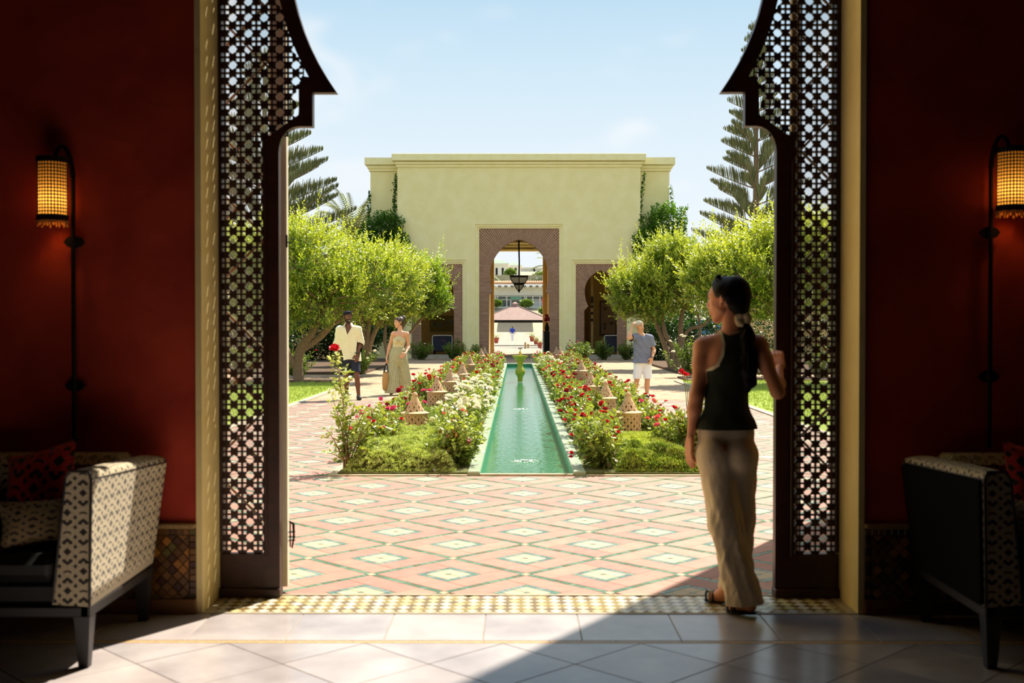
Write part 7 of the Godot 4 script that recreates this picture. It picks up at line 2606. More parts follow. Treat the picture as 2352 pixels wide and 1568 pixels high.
# torso, limbs and feet of a standing figure; w widens, fw is the way the chest faces
func figure(J: Dictionary, fw: Vector3, w: float, female: bool, off := 0.0) -> Dictionary:
	var up := (J.neck - J.pelvis).normalized() as Vector3
	var sx := (J.shR - J.shL).normalized() as Vector3
	fw = (fw - up * fw.dot(up)).normalized()
	var ct: Vector3 = (J.shL + J.shR) * 0.5 - up * 0.02
	var t := []
	var cw := 0.128 if female else 0.152
	var ww := 0.108 if female else 0.138
	var pw := 0.140 if female else 0.142
	t.append([ct - up * 0.05, J.chest, cw * w * 0.93 + off, cw * w + off, fw, 0.66])
	t.append([J.chest, J.waist, cw * w * 0.98 + off, ww * w + off, fw, 0.70])
	t.append([J.waist, J.pelvis, ww * w + off, pw * w + off, fw, 0.74])
	t.append([ct, J.shL, 0.056 * w + off, 0.050 * w + off]); t.append([ct, J.shR, 0.056 * w + off, 0.050 * w + off])
	t.append([J.neck - up * 0.02, J.shL.lerp(J.neck, 0.35), 0.045 * w + off, 0.04 * w + off]); t.append([J.neck - up * 0.02, J.shR.lerp(J.neck, 0.35), 0.045 * w + off, 0.04 * w + off])
	for k in ["L", "R"]:
		var hp: Vector3 = J["hip" + k]
		t.append([hp, hp.lerp(J["kn" + k], 0.12), 0.088 * w + off, 0.084 * w + off])
		t.append([hp - fw * 0.055, hp - fw * 0.05 - up * 0.03, 0.068 * w + off, 0.066 * w + off])
	if female:
		for sg in [-1.0, 1.0]:
			t.append([J.chest + fw * 0.068 + sx * 0.062 * sg, J.chest + fw * 0.078 + sx * 0.060 * sg - up * 0.012, 0.050 * w + off, 0.046 * w + off])
	var arms := []
	var legs := []
	for k in ["L", "R"]:
		var f := 0.84 if female else 1.0
		arms.append([J["sh" + k], (J["sh" + k] as Vector3).lerp(J["el" + k], 0.35), 0.056 * f * w + off, 0.050 * f * w + off])
		arms.append([(J["sh" + k] as Vector3).lerp(J["el" + k], 0.3), J["el" + k], 0.050 * f * w + off, 0.039 * f * w + off])
		arms.append([J["el" + k], (J["el" + k] as Vector3).lerp(J["wr" + k], 0.3), 0.039 * f * w + off, 0.041 * f * w + off])
		arms.append([(J["el" + k] as Vector3).lerp(J["wr" + k], 0.3), J["wr" + k], 0.041 * f * w + off, 0.025 * f * w + off])
		var hp: Vector3 = J["hip" + k]; var kn: Vector3 = J["kn" + k]; var an: Vector3 = J["an" + k]
		legs.append([hp, kn, 0.082 * w + off, 0.053 * w + off])
		legs.append([kn, kn.lerp(an, 0.35) - fw * 0.012, 0.051 * w + off, 0.053 * w + off])
		legs.append([kn.lerp(an, 0.35) - fw * 0.012, an, 0.053 * w + off, 0.034 * w + off])
		var toe: Vector3 = J["toe" + k]
		var heel: Vector3 = an - (toe - an).normalized() * 0.03
		heel.y = lerpf(toe.y, an.y, 0.25)
		legs.append([an, heel, 0.034 * w, 0.030 * w])
		legs.append([an.lerp(heel, 0.4), an.lerp(toe, 0.65) - up * 0.012, 0.034 * w, 0.028 * w])
		legs.append([an.lerp(toe, 0.6) - up * 0.012, toe, 0.032 * w, 0.018 * w])
	return {"torso": t, "arms": arms, "legs": legs, "up": up, "sx": sx, "fw": fw}

func wear(root: Node3D, called: String, m: Material, bones: Array, cell: float, k: float, keep: Callable, amp := 0.0, freq := 9.0, push := 0.0) -> MeshInstance3D:
	var mb := MB.new()
	sdf(mb, bones, cell, k)
	if amp > 0.0 or push != 0.0:
		var n := noise(1.0, 3, called.hash() % 500)
		for i in mb.v.size():
			var p := mb.v[i]
			var q := n.get_noise_3d(p.x * freq, p.y * freq * 0.45, p.z * freq)
			mb.v[i] = p + mb.n[i] * (q * amp + push)
		mb.recalc()
	mb = mb.clip(keep)
	return obj(called, local(mb, root).mesh(), m, root)

func body_mesh(root: Node3D, fig: Dictionary, J: Dictionary, m: Material, cell: float, C: Vector3, B: Basis, hs: float, hcell: float, hands: Array, jaw: float, hn: float) -> void:
	var mb := MB.new()
	var b: Array = fig.torso + fig.arms + fig.legs
	b.append([J.neck - fig.up * 0.03, C + B * Vector3(0, -0.05, -0.012) * hs, 0.054 * hn, 0.050 * hn])
	sdf(mb, b, cell, 0.011)
	head(mb, C, B, hs, hcell, jaw)
	for h in hands: hand(mb, h[0], h[1], h[2], h[3], h[4], h[5], h[6])
	obj("body", local(mb, root).mesh(), m, root)

func skin(key: String, c: Color) -> StandardMaterial3D:
	return mat(key, c, 0.5, {"subsurf_scatter_enabled": true, "subsurf_scatter_strength": 0.12})

func people() -> void:
	mat("eye white", rgb(236, 232, 226), 0.3)
	mat("eye dark", rgb(40, 26, 18), 0.2)
	mat("black hair", rgb(20, 14, 12), 0.5, {"metallic_specular": 0.25})
	mat("brown hair", rgb(62, 40, 26), 0.5)
	mat("grey hair", rgb(196, 186, 168), 0.6)
	mat("lips rose", rgb(170, 84, 76), 0.45)
	mat("lips dark", rgb(112, 58, 50), 0.5)
	mat("white cloth", rgb(238, 234, 240), 0.85)
	mat("black strap", rgb(22, 20, 20), 0.5)
	woman_in_doorway()
	man_in_shirt()
	woman_in_garden()
	man_in_grey()
	man_far()

func woman_in_doorway() -> void:
	var D := 5.72
	var root := thing("person", "woman from behind in dark sleeveless top and beige trousers, hand on the right screen", "person", Vector3(1.06, 0, -D))
	var J := J3({"neck": [1681, 766], "chest": [1676, 838], "waist": [1668, 918], "pelvis": [1669, 1005], "shL": [1615, 797, -0.02], "shR": [1741, 793, 0.03],
		"elL": [1600, 908, 0.03], "wrL": [1586, 1006, 0.0], "elR": [1786, 900, 0.14], "wrR": [1790, 842, -0.10],
		"hipL": [1643, 1032, 0.02], "hipR": [1701, 1032, 0.0], "knL": [1670, 1195, 0.06], "knR": [1706, 1195, -0.06], "anL": [1716, 1362, 0.09], "anR": [1668, 1356, -0.12], "toeL": [1682, 1404, 0.055], "toeR": [1632, 1379, -0.16]}, D)
	J.toeL.y = 0.022; J.toeR.y = 0.022
	var fw := Vector3(-0.30, 0, -0.95)
	var fig := figure(J, fw, 0.93, true)
	for i in fig.legs.size():
		if i % 6 < 3:
			fig.legs[i][2] *= 0.70; fig.legs[i][3] *= 0.70 if i % 6 < 2 else 0.9
	for i in range(2, 11):
		if i == 2 or i >= 7:
			fig.torso[i][2] *= 0.72; fig.torso[i][3] *= 0.68
	var sk := skin("woman skin", rgb(226, 152, 108))
	var C := P(1671, 690, D - 0.01)
	var B := face_basis(Vector3(-0.82, -0.06, -0.57), Vector3(0.05, 1, 0.02))
	body_mesh(root, fig, J, sk, 0.011, C, B, 1.0, 0.0042, [
		[J.wrL, Vector3(-0.06, -1, -0.02), Vector3(1, 0.0, -0.3), -1.0, 0.28, 0.95, 0.0036],
		[J.wrR, P(1776, 792, D + 0.20) - J.wrR, Vector3(0.3, -0.1, -1), 1.0, 0.55, 0.92, 0.0036]], 0.92, 0.86)
	face_parts(root, C, B, 1.0, M["black hair"], M["lips rose"])
	# tank top with a cream binding
	var tank := mottled("dark green knit", rgb(40, 44, 26), rgb(50, 54, 34), 0.9, 0.2, 0.6, 0.05)
	var trim := mat("cream binding", rgb(240, 224, 182), 0.85)
	var s := D / F
	var wx := func(px: float) -> float: return (px - 1187.0) * s
	var wy := func(py: float) -> float: return EYE - (py - 745.0) * s
	var lf := [[700, 1640], [748, 1643], [765, 1650], [790, 1653], [815, 1649], [835, 1639], [850, 1618], [860, 1560]]
	var rt := [[700, 1722], [748, 1719], [765, 1713], [790, 1710], [815, 1713], [835, 1723], [850, 1745], [860, 1810]]
	var at := func(tab: Array, py: float) -> float:
		for i in tab.size() - 1:
			if py <= tab[i + 1][0]: return lerpf(tab[i][1], tab[i + 1][1], clampf((py - tab[i][0]) / float(tab[i + 1][0] - tab[i][0]), 0, 1))
		return tab[tab.size() - 1][1]
	var g := func(p: Vector3) -> float:
		var px := 1187.0 + p.x / s
		var py := 745.0 - (p.y - EYE) / s
		var a: float = (at.call(lf, py) as float) - px
		var b: float = px - (at.call(rt, py) as float)
		var nk := (759.0 - 0.012 * (px - 1683.0) * (px - 1683.0)) - py
		var m := maxf(maxf(a, b) * (1.0 if py < 838 else 0.55), nk)
		return m * s
	var hem: float = wy.call(984)
	var tb := figure(J, fw, 0.93, true, 0.007)
	var torso: Array = tb.torso
	torso.append([J.pelvis + Vector3(-0.03, 0.03, 0), J.pelvis + Vector3(0.03, 0.03, 0), 0.130, 0.130, tb.fw, 0.8])
	wear(root, "tank_top", tank, torso, 0.011, 0.012, func(p: Vector3) -> float: return maxf(g.call(p), hem - p.y), 0.004, 14.0)
	wear(root, "binding", trim, torso, 0.006, 0.012, func(p: Vector3) -> float:
		var v: float = g.call(p)
		return maxf(maxf(v - 0.003, -v - 0.0135), (hem + 0.1) - p.y), 0.004, 14.0, 0.004)
	# linen trousers
	var lin := mottled("beige linen", rgb(238, 212, 172), rgb(246, 224, 188), 0.9, 0.35, 0.5, 0.04)
	var pb := []
	var Q := func(x: float, y: float, dz: float) -> Vector3: return P(x, y, D - dz)
	pb.append([Q.call(1640, 992, 0), Q.call(1697, 992, 0), 0.082, 0.078, fw, 1.0])
	pb.append([Q.call(1638, 1042, 0.01), Q.call(1700, 1042, 0.0), 0.088, 0.086])
	pb.append([Q.call(1640, 1040, 0.05), Q.call(1641, 1050, 0.05), 0.074, 0.07]); pb.append([Q.call(1698, 1040, 0.05), Q.call(1698, 1050, 0.05), 0.072, 0.07])
	pb.append([Q.call(1645, 1050, 0.01), Q.call(1666, 1200, 0.05), 0.094, 0.080])
	pb.append([Q.call(1666, 1200, 0.05), Q.call(1690, 1300, 0.07), 0.080, 0.080])
	pb.append([Q.call(1690, 1300, 0.07), Q.call(1710, 1392, 0.09), 0.080, 0.088])
	pb.append([Q.call(1722, 1340, 0.09), Q.call(1730, 1385, 0.09), 0.045, 0.055])
	pb.append([Q.call(1697, 1050, -0.01), Q.call(1702, 1200, -0.06), 0.092, 0.070])
	pb.append([Q.call(1702, 1200, -0.06), Q.call(1690, 1300, -0.10), 0.070, 0.072])
	pb.append([Q.call(1690, 1300, -0.10), Q.call(1680, 1385, -0.13), 0.072, 0.07])
	var top: float = wy.call(978)
	var mb := MB.new()
	sdf(mb, pb, 0.010, 0.012)
	var nz := noise(1.0, 3, 91)
	for i in mb.v.size():
		var p := mb.v[i]
		var t := clampf((wy.call(1010) - p.y) * 2.2, 0.0, 1.0)
		# creases: across below the seat, and long ones down the legs
		var fold := nz.get_noise_3d(p.x * 13.0 + p.y * 4.0, p.y * 1.7, p.z * 10.0) * 0.017 + nz.get_noise_3d(p.x * 24.0 - p.y * 6.0, p.y * 4.0 + 9.0, p.z * 18.0) * 0.006
		mb.v[i] = p + mb.n[i] * fold * t
	mb.recalc()
	var hy: float = wy.call(1376)
	var hx: float = wx.call(1700)
	mb = mb.clip(func(p: Vector3) -> float: return maxf(p.y - top, (hy - (p.x - hx) * -0.10) - p.y + (0.03 if p.z < -D + 0.0 else 0.0)))
	obj("trousers", local(mb, root).mesh(), lin, root)
	# hair swept into a low ponytail
	var hr := []
	var L := func(x: float, y: float, z: float) -> Vector3: return C + B * Vector3(x, y, z)
	hr.append([L.call(0, 0.042, -0.036), L.call(0, 0.054, 0.018), 0.082, 0.070])
	hr.append([L.call(0, 0.010, -0.050), L.call(0, -0.015, -0.052), 0.070, 0.055])
	hr.append([L.call(0.045, 0.045, 0.0), L.call(0.048, 0.020, -0.03), 0.044, 0.044]); hr.append([L.call(-0.045, 0.045, 0.0), L.call(-0.048, 0.020, -0.03), 0.044, 0.044])
	hr.append([L.call(0, -0.02, -0.07), P(1706, 735, D - 0.03), 0.045, 0.024])
	var hm := MB.new(); sdf(hm, hr, 0.006, 0.010)
	hm = hm.clip(func(p: Vector3) -> float:
		var q := B.inverse() * (p - C)
		return maxf(q.z - 0.048 - 0.4 * (q.y - 0.06), (q.z + 0.026) * 1.0 if q.y < 0.012 else -1.0) if q.y < 0.10 else q.z - 0.066)
	obj("hair", local(hm, root).mesh(), M["black hair"], root)
	var tail := []
	var tp := [[1709, 742, 0.045, 0.022], [1716, 775, 0.06, 0.036], [1717, 815, 0.075, 0.044], [1719, 850, 0.08, 0.042], [1722, 880, 0.08, 0.030], [1717, 903, 0.075, 0.008]]
	for i in 5:
		for q in 3:
			var o := [Vector3(-0.016, 0, 0.0), Vector3(0.014, 0, 0.006), Vector3(0.0, 0, 0.016)][q] as Vector3
			var rr := 0.66
			tail.append([P(tp[i][0], tp[i][1], D - tp[i][2]) + o * (tp[i][3] / 0.04), P(tp[i + 1][0], tp[i + 1][1] - 6 * q, D - tp[i + 1][2]) + o * (tp[i + 1][3] / 0.04), tp[i][3] * rr, tp[i + 1][3] * rr])
	hm = MB.new(); sdf(hm, tail, 0.006, 0.006)
	var hn := noise(1.0, 2, 17)
	for i in hm.v.size():
		var p := hm.v[i]
		hm.v[i] = p + hm.n[i] * 0.006 * hn.get_noise_3d(p.x * 90.0, p.y * 7.0, p.z * 90.0)
	hm.recalc()
	obj("ponytail", local(hm, root).mesh(), M["black hair"], root)
	var sc := []
	var sc0 := P(1706, 733, D - 0.05)
	for i in 11:
		var a := TAU * i / 11.0
		var r := 0.024 + 0.006 * sin(i * 3.1)
		sc.append([sc0 + Vector3(cos(a) * r, sin(a) * r * 1.0, 0.012 * sin(i * 2.0)), sc0 + Vector3(cos(a) * (r + 0.008), sin(a) * (r + 0.008), 0.01), 0.014, 0.012])
	hm = MB.new(); sdf(hm, sc, 0.005, 0.005)
	obj("scrunchie", local(hm, root).mesh(), mat("scrunchie", rgb(236, 210, 160), 0.8), root)
	var sg := MB.new()
	for q in [-1.0, 1.0]:
		sg.ball(L.call(0.032 * q, 0.122, 0.032), Vector3(0.026, 0.006, 0.020), 10, 6, B * Basis(Vector3.RIGHT, 0.5))
		sg.tube([L.call(0.056 * q, 0.118, 0.03), L.call(0.078 * q, 0.07, -0.02), L.call(0.082 * q, 0.035, -0.03)], [0.003], 5)
	obj("sunglasses", local(sg, root).mesh(), M["black strap"], root)
	var er := MB.new(); er.ball(L.call(-0.077, -0.026, 0.004), Vector3.ONE * 0.005, 8, 6)
	obj("earring", local(er, root).mesh(), mat("gold", rgb(220, 180, 90), 0.3, {"metallic": 0.9}), root)
	# flat sandals
	for k in ["L", "R"]:
		var an: Vector3 = J["an" + k]; var toe: Vector3 = J["toe" + k]
		var dr := (toe - an) * Vector3(1, 0, 1)
		dr = dr.normalized()
		var sd := Vector3(-dr.z, 0, dr.x)
		var heel := an - dr * 0.045
		heel.y = 0.012
		var tq := toe + dr * 0.03
		tq.y = 0.012
		var so := MB.new()
		var rows := []
		for q in [[0.0, 0.020], [0.08, 0.030], [0.35, 0.027], [0.7, 0.042], [0.92, 0.034], [1.0, 0.016]]:
			var c := heel.lerp(tq, q[0])
			rows.append(PackedVector3Array([c + sd * q[1], c + sd * q[1] + Vector3(0, 0.010, 0), c - sd * q[1] + Vector3(0, 0.010, 0), c - sd * q[1]]))
		so.loft(rows, true, true, true)
		var sh := thing("sandal", ["flat dark sandal on the woman's raised near foot", "flat dark sandal on the woman's far foot"][0 if k == "L" else 1], "sandal", heel, "woman's sandals")
		obj("sole", local(so, sh).mesh(), M["black strap"], sh)
		for q in [0.62, 0.74, 0.86]:
			var c := heel.lerp(tq, q)
			var st := MB.new()
			var w := 0.040
			st.tube([c + sd * w + Vector3(0, 0.004, 0), c + sd * w * 0.8 + Vector3(0, 0.034, 0) + dr * 0.008, c + Vector3(0, 0.050, 0) + dr * 0.012, c - sd * w * 0.8 + Vector3(0, 0.036, 0) + dr * 0.008, c - sd * w + Vector3(0, 0.004, 0)], [0.009], 6, true, 0.4)
			obj("strap", local(st, sh).mesh(), M["black strap"] if q != 0.74 else mat("gold strap", rgb(170, 140, 84), 0.5), sh)

func man_in_shirt() -> void:
	var D := 21.9
	var root := thing("person", "smiling man in an open-necked cream shirt and navy shorts, left of the pool", "person", Vector3(-3.25, 0, -D))
	var J := J3({"neck": [801, 749], "chest": [801, 774], "waist": [803, 800], "pelvis": [805, 817], "shL": [781, 757, 0.0], "shR": [822, 757, 0.02],
		"elL": [774, 788, -0.02], "wrL": [777, 817, 0.06], "elR": [829, 787, -0.02], "wrR": [819, 813, 0.14],
		"hipL": [796, 824], "hipR": [815, 824], "knL": [796, 866, 0.0], "knR": [820, 866, 0.08], "anL": [796, 908, -0.12], "anR": [824, 911, 0.06], "toeL": [793, 919, 0.0], "toeR": [827, 921, 0.2]}, D)
	J.toeL.y = 0.03; J.toeR.y = 0.03
	var fw := Vector3(0.12, 0, 1)
	var fig := figure(J, fw, 0.92, false)
	var sk := skin("man skin", rgb(112, 66, 42))
	var C := P(798.5, 728.5, D)
	var B := face_basis(Vector3(0.50, -0.10, 0.85), Vector3(0.08, 1, 0))
	body_mesh(root, fig, J, sk, 0.014, C, B, 1.02, 0.006, [
		[J.wrL, Vector3(0.05, -1, 0.2), Vector3(1, 0, -0.1), 1.0, 0.5, 1.0, 0.006],
		[J.wrR, Vector3(0.02, -1, 0.1), Vector3(-0.5, 0, -1), -1.0, 0.22, 1.0, 0.006]], 1.05, 1.05)
	face_parts(root, C, B, 1.02, M["black hair"], M["lips dark"], true)
	var L := func(x: float, y: float, z: float) -> Vector3: return C + B * Vector3(x, y, z)
	var mb := MB.new()
	shell(root, "hair", M["black hair"], C, B, 1.02, 1.05, 0.011, 0.006, [[L.call(0, 0.095, -0.02), L.call(0, 0.098, 0.045), 0.034, 0.030]], func(q: Vector3) -> float:
		var v := q.z - clampf(0.012 + (q.y - 0.015) * 1.3, -0.02, 0.10)
		if absf(q.x) > 0.055 and q.y < 0.03: v = maxf(v, q.z + 0.016)
		return maxf(v, -q.y - 0.055))
	shell(root, "beard", mat("beard", rgb(34, 22, 17), 0.7), C, B, 1.02, 1.05, 0.0045, 0.005, [], func(q: Vector3) -> float:
		if absf(q.x) < 0.026 and q.y > -0.068 and q.y < -0.044 and q.z > 0.06: return 1.0
		if q.y > -0.036: return maxf(maxf(absf(q.x) * -1.0 + 0.052, absf(q.z - 0.012) - 0.013), q.y - 0.02)
		return maxf(-q.z - 0.004 - (q.y + 0.05) * 0.3, absf(q.x) * 0.55 - q.z - 0.01))
	mb = MB.new()
	for q in [-1.0, 1.0]: mb.ball(L.call(0.035 * q, 0.112, 0.058), Vector3(0.030, 0.009, 0.022), 10, 6, B * Basis(Vector3.RIGHT, 0.7))
	obj("sunglasses", local(mb, root).mesh(), mat("glasses", rgb(18, 18, 22), 0.1), root)
	# shirt
	var sh := mottled("cream linen", rgb(238, 222, 186), rgb(246, 234, 204), 0.9, 0.3, 0.6, 0.05)
	var tb := figure(J, fw, 0.92, false, 0.022)
	var bn: Array = tb.torso + tb.arms
	bn.append([J.pelvis + Vector3(-0.06, -0.07, 0), J.pelvis + Vector3(0.06, -0.07, 0), 0.142, 0.142, tb.fw, 0.93])
	bn.append([J.neck - tb.up * 0.01, J.neck + tb.up * 0.025, 0.064, 0.064])
	for sg in [-1.0, 1.0]: bn.append([J.chest + tb.sx * 0.10 * sg, J.pelvis + tb.sx * 0.10 * sg - tb.up * 0.09, 0.088, 0.100])
	for k in ["L", "R"]:
		bn.append([(J["sh" + k] as Vector3), J["el" + k], 0.070, 0.060]); bn.append([J["el" + k], (J["el" + k] as Vector3).lerp(J["wr" + k], 0.7), 0.060, 0.054])
	var hem := EYE - (827 - 745) * D / F
	var cl: float = J.neck.y + 0.045
	wear(root, "shirt", sh, bn, 0.012, 0.009, func(p: Vector3) -> float:
		var v := maxf(hem + 0.02 * cos((p.x - J.pelvis.x) * 14.0) - p.y, p.y - cl)
		for k in ["L", "R"]:
			var a: Vector3 = J["el" + k]; var b: Vector3 = J["wr" + k]
			var ax := (b - a).normalized()
			var q: float = (p - a).dot(ax) - (a.distance_to(b) * (0.62 if k == "L" else 0.16))
			if (p - a - ax * (p - a).dot(ax)).length() < 0.10 and (p - a).dot(ax) > -0.02 and absf(p.x - J.pelvis.x) > 0.13: v = maxf(v, q)
		var dv = p - J.neck
		if dv.dot(tb.fw) > 0.0:
			var vv: float = (dv.y + 0.165) * 0.42 - absf(dv.x - 0.01 - dv.y * 0.12)
			v = maxf(v, vv)
		return v, 0.016, 11.0)
	mb = MB.new()
	for sg in [-1.0, 1.0]:
		var n0: Vector3 = J.neck + Vector3(0.0, 0.055, 0.0)
		mb.loft([PackedVector3Array([n0 + Vector3(0.062 * sg, 0.02, 0.0), n0 + Vector3(0.045 * sg, 0.0, 0.07)]), PackedVector3Array([n0 + Vector3(0.085 * sg, -0.015, 0.02), n0 + Vector3(0.085 * sg, -0.075, 0.105)]), PackedVector3Array([n0 + Vector3(0.095 * sg, -0.03, 0.02), n0 + Vector3(0.05 * sg, -0.09, 0.118)])], false)
	obj("collar", local(mb, root).mesh(), sh, root)
	mb = MB.new()
	for i in 5:
		var y := lerpf(J.neck.y - 0.19, hem + 0.06, i / 4.0)
		mb.ball(Vector3(lerpf(J.neck.x, J.pelvis.x, (i + 1) / 6.0) + 0.01, y, -D + 0.135 + 0.006 * i), Vector3.ONE * 0.006, 6, 4)
	obj("button", local(mb, root).mesh(), M["cream binding"], root)
	# shorts
	var sb := figure(J, fw, 0.94, false, 0.016)
	var bb := []
	bb.append([J.waist.lerp(J.pelvis, 0.6), J.pelvis, 0.142, 0.150, sb.fw, 0.78])
	for k in ["L", "R"]: bb.append([J["hip" + k], (J["hip" + k] as Vector3).lerp(J["kn" + k], 0.95), 0.094, 0.082])
	var sy := EYE - (853 - 745) * D / F
	wear(root, "shorts", mottled("navy cloth", rgb(28, 30, 52), rgb(36, 38, 62), 0.85, 0.3), bb, 0.012, 0.006, func(p: Vector3) -> float: return maxf(sy - p.y, p.y - hem - 0.06), 0.008, 12.0)
	mb = MB.new(); mb.tube([J.wrR + Vector3(-0.03, 0.02, 0.012), J.wrR + Vector3(0, 0.02, 0.034), J.wrR + Vector3(0.03, 0.02, 0.012)], [0.012], 8)
	obj("watch", local(mb, root).mesh(), M["black strap"], root)
	shoes(root, J, M["black strap"], "shoe")

func shoes(root: Node3D, J: Dictionary, m: Material, called: String) -> void:
	for k in ["L", "R"]:
		var an: Vector3 = J["an" + k]; var toe: Vector3 = J["toe" + k]
		var mb := MB.new()
		var h := an - (toe - an).normalized() * 0.03
		h.y = 0.04
		sdf(mb, [[h, toe, 0.042, 0.034], [an - Vector3(0, 0.03, 0), an.lerp(toe, 0.5), 0.040, 0.036]], 0.012, 0.01)
		obj(called, local(mb, root).mesh(), m, root)

func woman_in_garden() -> void:
	var D := 23.5
	var root := thing("person", "woman with a dark bun, printed strapless top and wide sage trousers, holding a basket", "person", Vector3(-2.5, 0, -D))
	var J := J3({"neck": [919, 761], "chest": [917, 782], "waist": [914, 798], "pelvis": [914, 813], "shL": [903, 767, 0.02], "shR": [935, 767, 0.02],
		"elL": [895, 794, -0.05], "wrL": [888, 821, 0.04], "elR": [939, 795, -0.04], "wrR": [931, 812, 0.20],
		"hipL": [907, 818], "hipR": [922, 818], "knL": [906, 856, 0.1], "knR": [924, 856, -0.05], "anL": [900, 893, 0.0], "anR": [926, 896, 0.0], "toeL": [898, 903, 0.15], "toeR": [929, 903, 0.15]}, D)
	J.toeL.y = 0.03; J.toeR.y = 0.03
	var fw := Vector3(-0.05, 0, 1)
	var fig := figure(J, fw, 0.90, true)
	var sk := skin("fair skin", rgb(216, 160, 126))
	var C := P(916.5, 740.5, D)
	var B := face_basis(Vector3(-0.86, -0.05, 0.5), Vector3(-0.04, 1, 0))
	body_mesh(root, fig, J, sk, 0.013, C, B, 1.0, 0.006, [
		[J.wrL, Vector3(-0.05, -1, 0.1), Vector3(1, 0, 0.0), 1.0, 0.75, 0.95, 0.006],
		[J.wrR, Vector3(-0.55, -0.5, 0.5), Vector3(-0.6, -0.2, -0.6), -1.0, 0.6, 0.95, 0.006]], 0.9, 0.88)
	face_parts(root, C, B, 1.0, M["brown hair"], M["lips rose"], true)
	var L := func(x: float, y: float, z: float) -> Vector3: return C + B * Vector3(x, y, z)
	var mb := MB.new()
	shell(root, "hair", M["brown hair"], C, B, 1.0, 0.9, 0.014, 0.006, [[L.call(0.0, 0.080, -0.088), L.call(0.02, 0.095, -0.10), 0.046, 0.040], [L.call(-0.02, 0.12, -0.07), L.call(0.01, 0.12, -0.11), 0.026, 0.024], [L.call(0.02, 0.07, -0.12), L.call(0.0, 0.10, -0.12), 0.024, 0.020]], func(q: Vector3) -> float:
		var v := q.z - clampf(0.016 + (q.y - 0.0) * 1.0, -0.004, 0.10)
		return maxf(v, -q.y - 0.062))
	# strapless top: pale cloth printed with small dark marks
	var im := Image.create(64, 64, false, Image.FORMAT_RGB8)
	im.fill(rgb(226, 210, 168))
	for y in 4:
		for x in 4:
			im.fill_rect(Rect2i(x * 16 + (y % 2) * 8, y * 16 + 4, 8, 5), rgb(92, 80, 56))
	var tm := cloth_mat("printed cloth", ImageTexture.create_from_image(im), Vector3.ONE / 0.11)
	var tb := figure(J, fw, 0.90, true, 0.012)
	var y0 := EYE - (797 - 745) * D / F
	var y1 := EYE - (774.5 - 745) * D / F
	wear(root, "strapless_top", tm, tb.torso, 0.012, 0.012, func(p: Vector3) -> float: return maxf(y0 - p.y, p.y - y1 - 0.03 * cos((p.x - J.chest.x) * 22.0) * (1.0 if p.z > -D else 0.0)), 0.006, 16.0)
	for i in 3:
		mb = MB.new()
		var yy := y1 - 0.01 - 0.028 * i
		var pts := []
		for k in 9:
			var t := -1.0 + k / 4.0
			pts.append(Vector3(J.chest.x + t * 0.118, yy - 0.028 * (1 - t * t), -D + 0.155 * sqrt(maxf(0.0, 1.0 - t * t * 0.8)) - 0.02))
		mb.tube(pts, [0.010], 6)
		obj("ruffle", local(mb, root).mesh(), tm, root)
	# wide pleated trousers, each leg a flaring tube
	var sage := mottled("sage cloth", rgb(166, 158, 118), rgb(184, 176, 138), 0.7, 0.4, 0.3)
	mb = MB.new()
	var hipy: float = J.pelvis.y + 0.13
	var kl := P(903, 893, D); var kr := P(930, 893, D)
	var tq := [[Vector3(J.waist.x, hipy + 0.02, -D), J.pelvis, 0.118, 0.165, Vector3(0, 0, 1), 0.72], [J.pelvis, J.pelvis - Vector3(0, 0.12, 0), 0.165, 0.19, Vector3(0, 0, 1), 0.72],
		[J.hipL - Vector3(0.02, 0.0, 0), Vector3(kl.x, 0.10, -D + 0.12), 0.098, 0.150], [J.hipR + Vector3(0.02, 0.0, 0), Vector3(kr.x, 0.10, -D - 0.02), 0.098, 0.150],
		[Vector3(kl.x, 0.10, -D + 0.12), Vector3(kl.x, 0.0, -D + 0.13), 0.150, 0.155], [Vector3(kr.x, 0.10, -D - 0.02), Vector3(kr.x, 0.0, -D - 0.02), 0.150, 0.155]]
	sdf(mb, tq, 0.011, 0.010)
	for i in mb.v.size():
		var p := mb.v[i]
		var t := clampf((hipy - p.y) * 3.0, 0.0, 1.0)
		var cx := lerpf(J.pelvis.x, kl.x if p.x < J.pelvis.x + 0.02 else kr.x, clampf((J.pelvis.y - 0.1 - p.y) * 2.0, 0.0, 1.0))
		var a := atan2(p.z + D, p.x - cx)
		mb.v[i] = p + mb.n[i] * t * (0.0075 * sin(a * 24.0) + 0.010 * sin(a * 9.0 + p.y * 2.0) * (1.0 - p.y))
	mb.recalc()
	mb = mb.clip(func(p: Vector3) -> float: return maxf(0.035 - p.y, p.y - hipy))
	obj("trousers", local(mb, root).mesh(), sage, root)
	var rows := []
	mb = MB.new()
	for q in [0.0, 0.03]:
		var row := PackedVector3Array()
		for k in 32:
			var a := TAU * k / 32
			row.append(Vector3(J.waist.x + cos(a) * 0.123, hipy - 0.01 + q, -D + sin(a) * 0.090))
		rows.append(row)
	mb.loft(rows, true)
	obj("waistband", local(mb, root).mesh(), sage, root)
	shoes(root, J, M["bark"], "shoe")
	# basket bag hanging from her hand
	var hp: Vector3 = J.wrL + Vector3(-0.005, -0.13, 0.02)
	var bg := thing("basket_bag", "tan woven basket bag with black handles held by the woman in the strapless top", "bag", hp - Vector3(0, 0.55, 0))
	mb = MB.new()
	rows = []
	for q in [[0.0, 0.05, 0.15], [0.03, 0.075, 0.19], [0.18, 0.085, 0.215], [0.32, 0.075, 0.20], [0.38, 0.062, 0.185]]:
		var row := PackedVector3Array()
		for k in 28:
			var a := TAU * k / 28
			row.append(Vector3(cos(a) * q[1], q[0], sin(a) * q[2]))
		rows.append(row)
	mb.loft(rows, true, true, false)
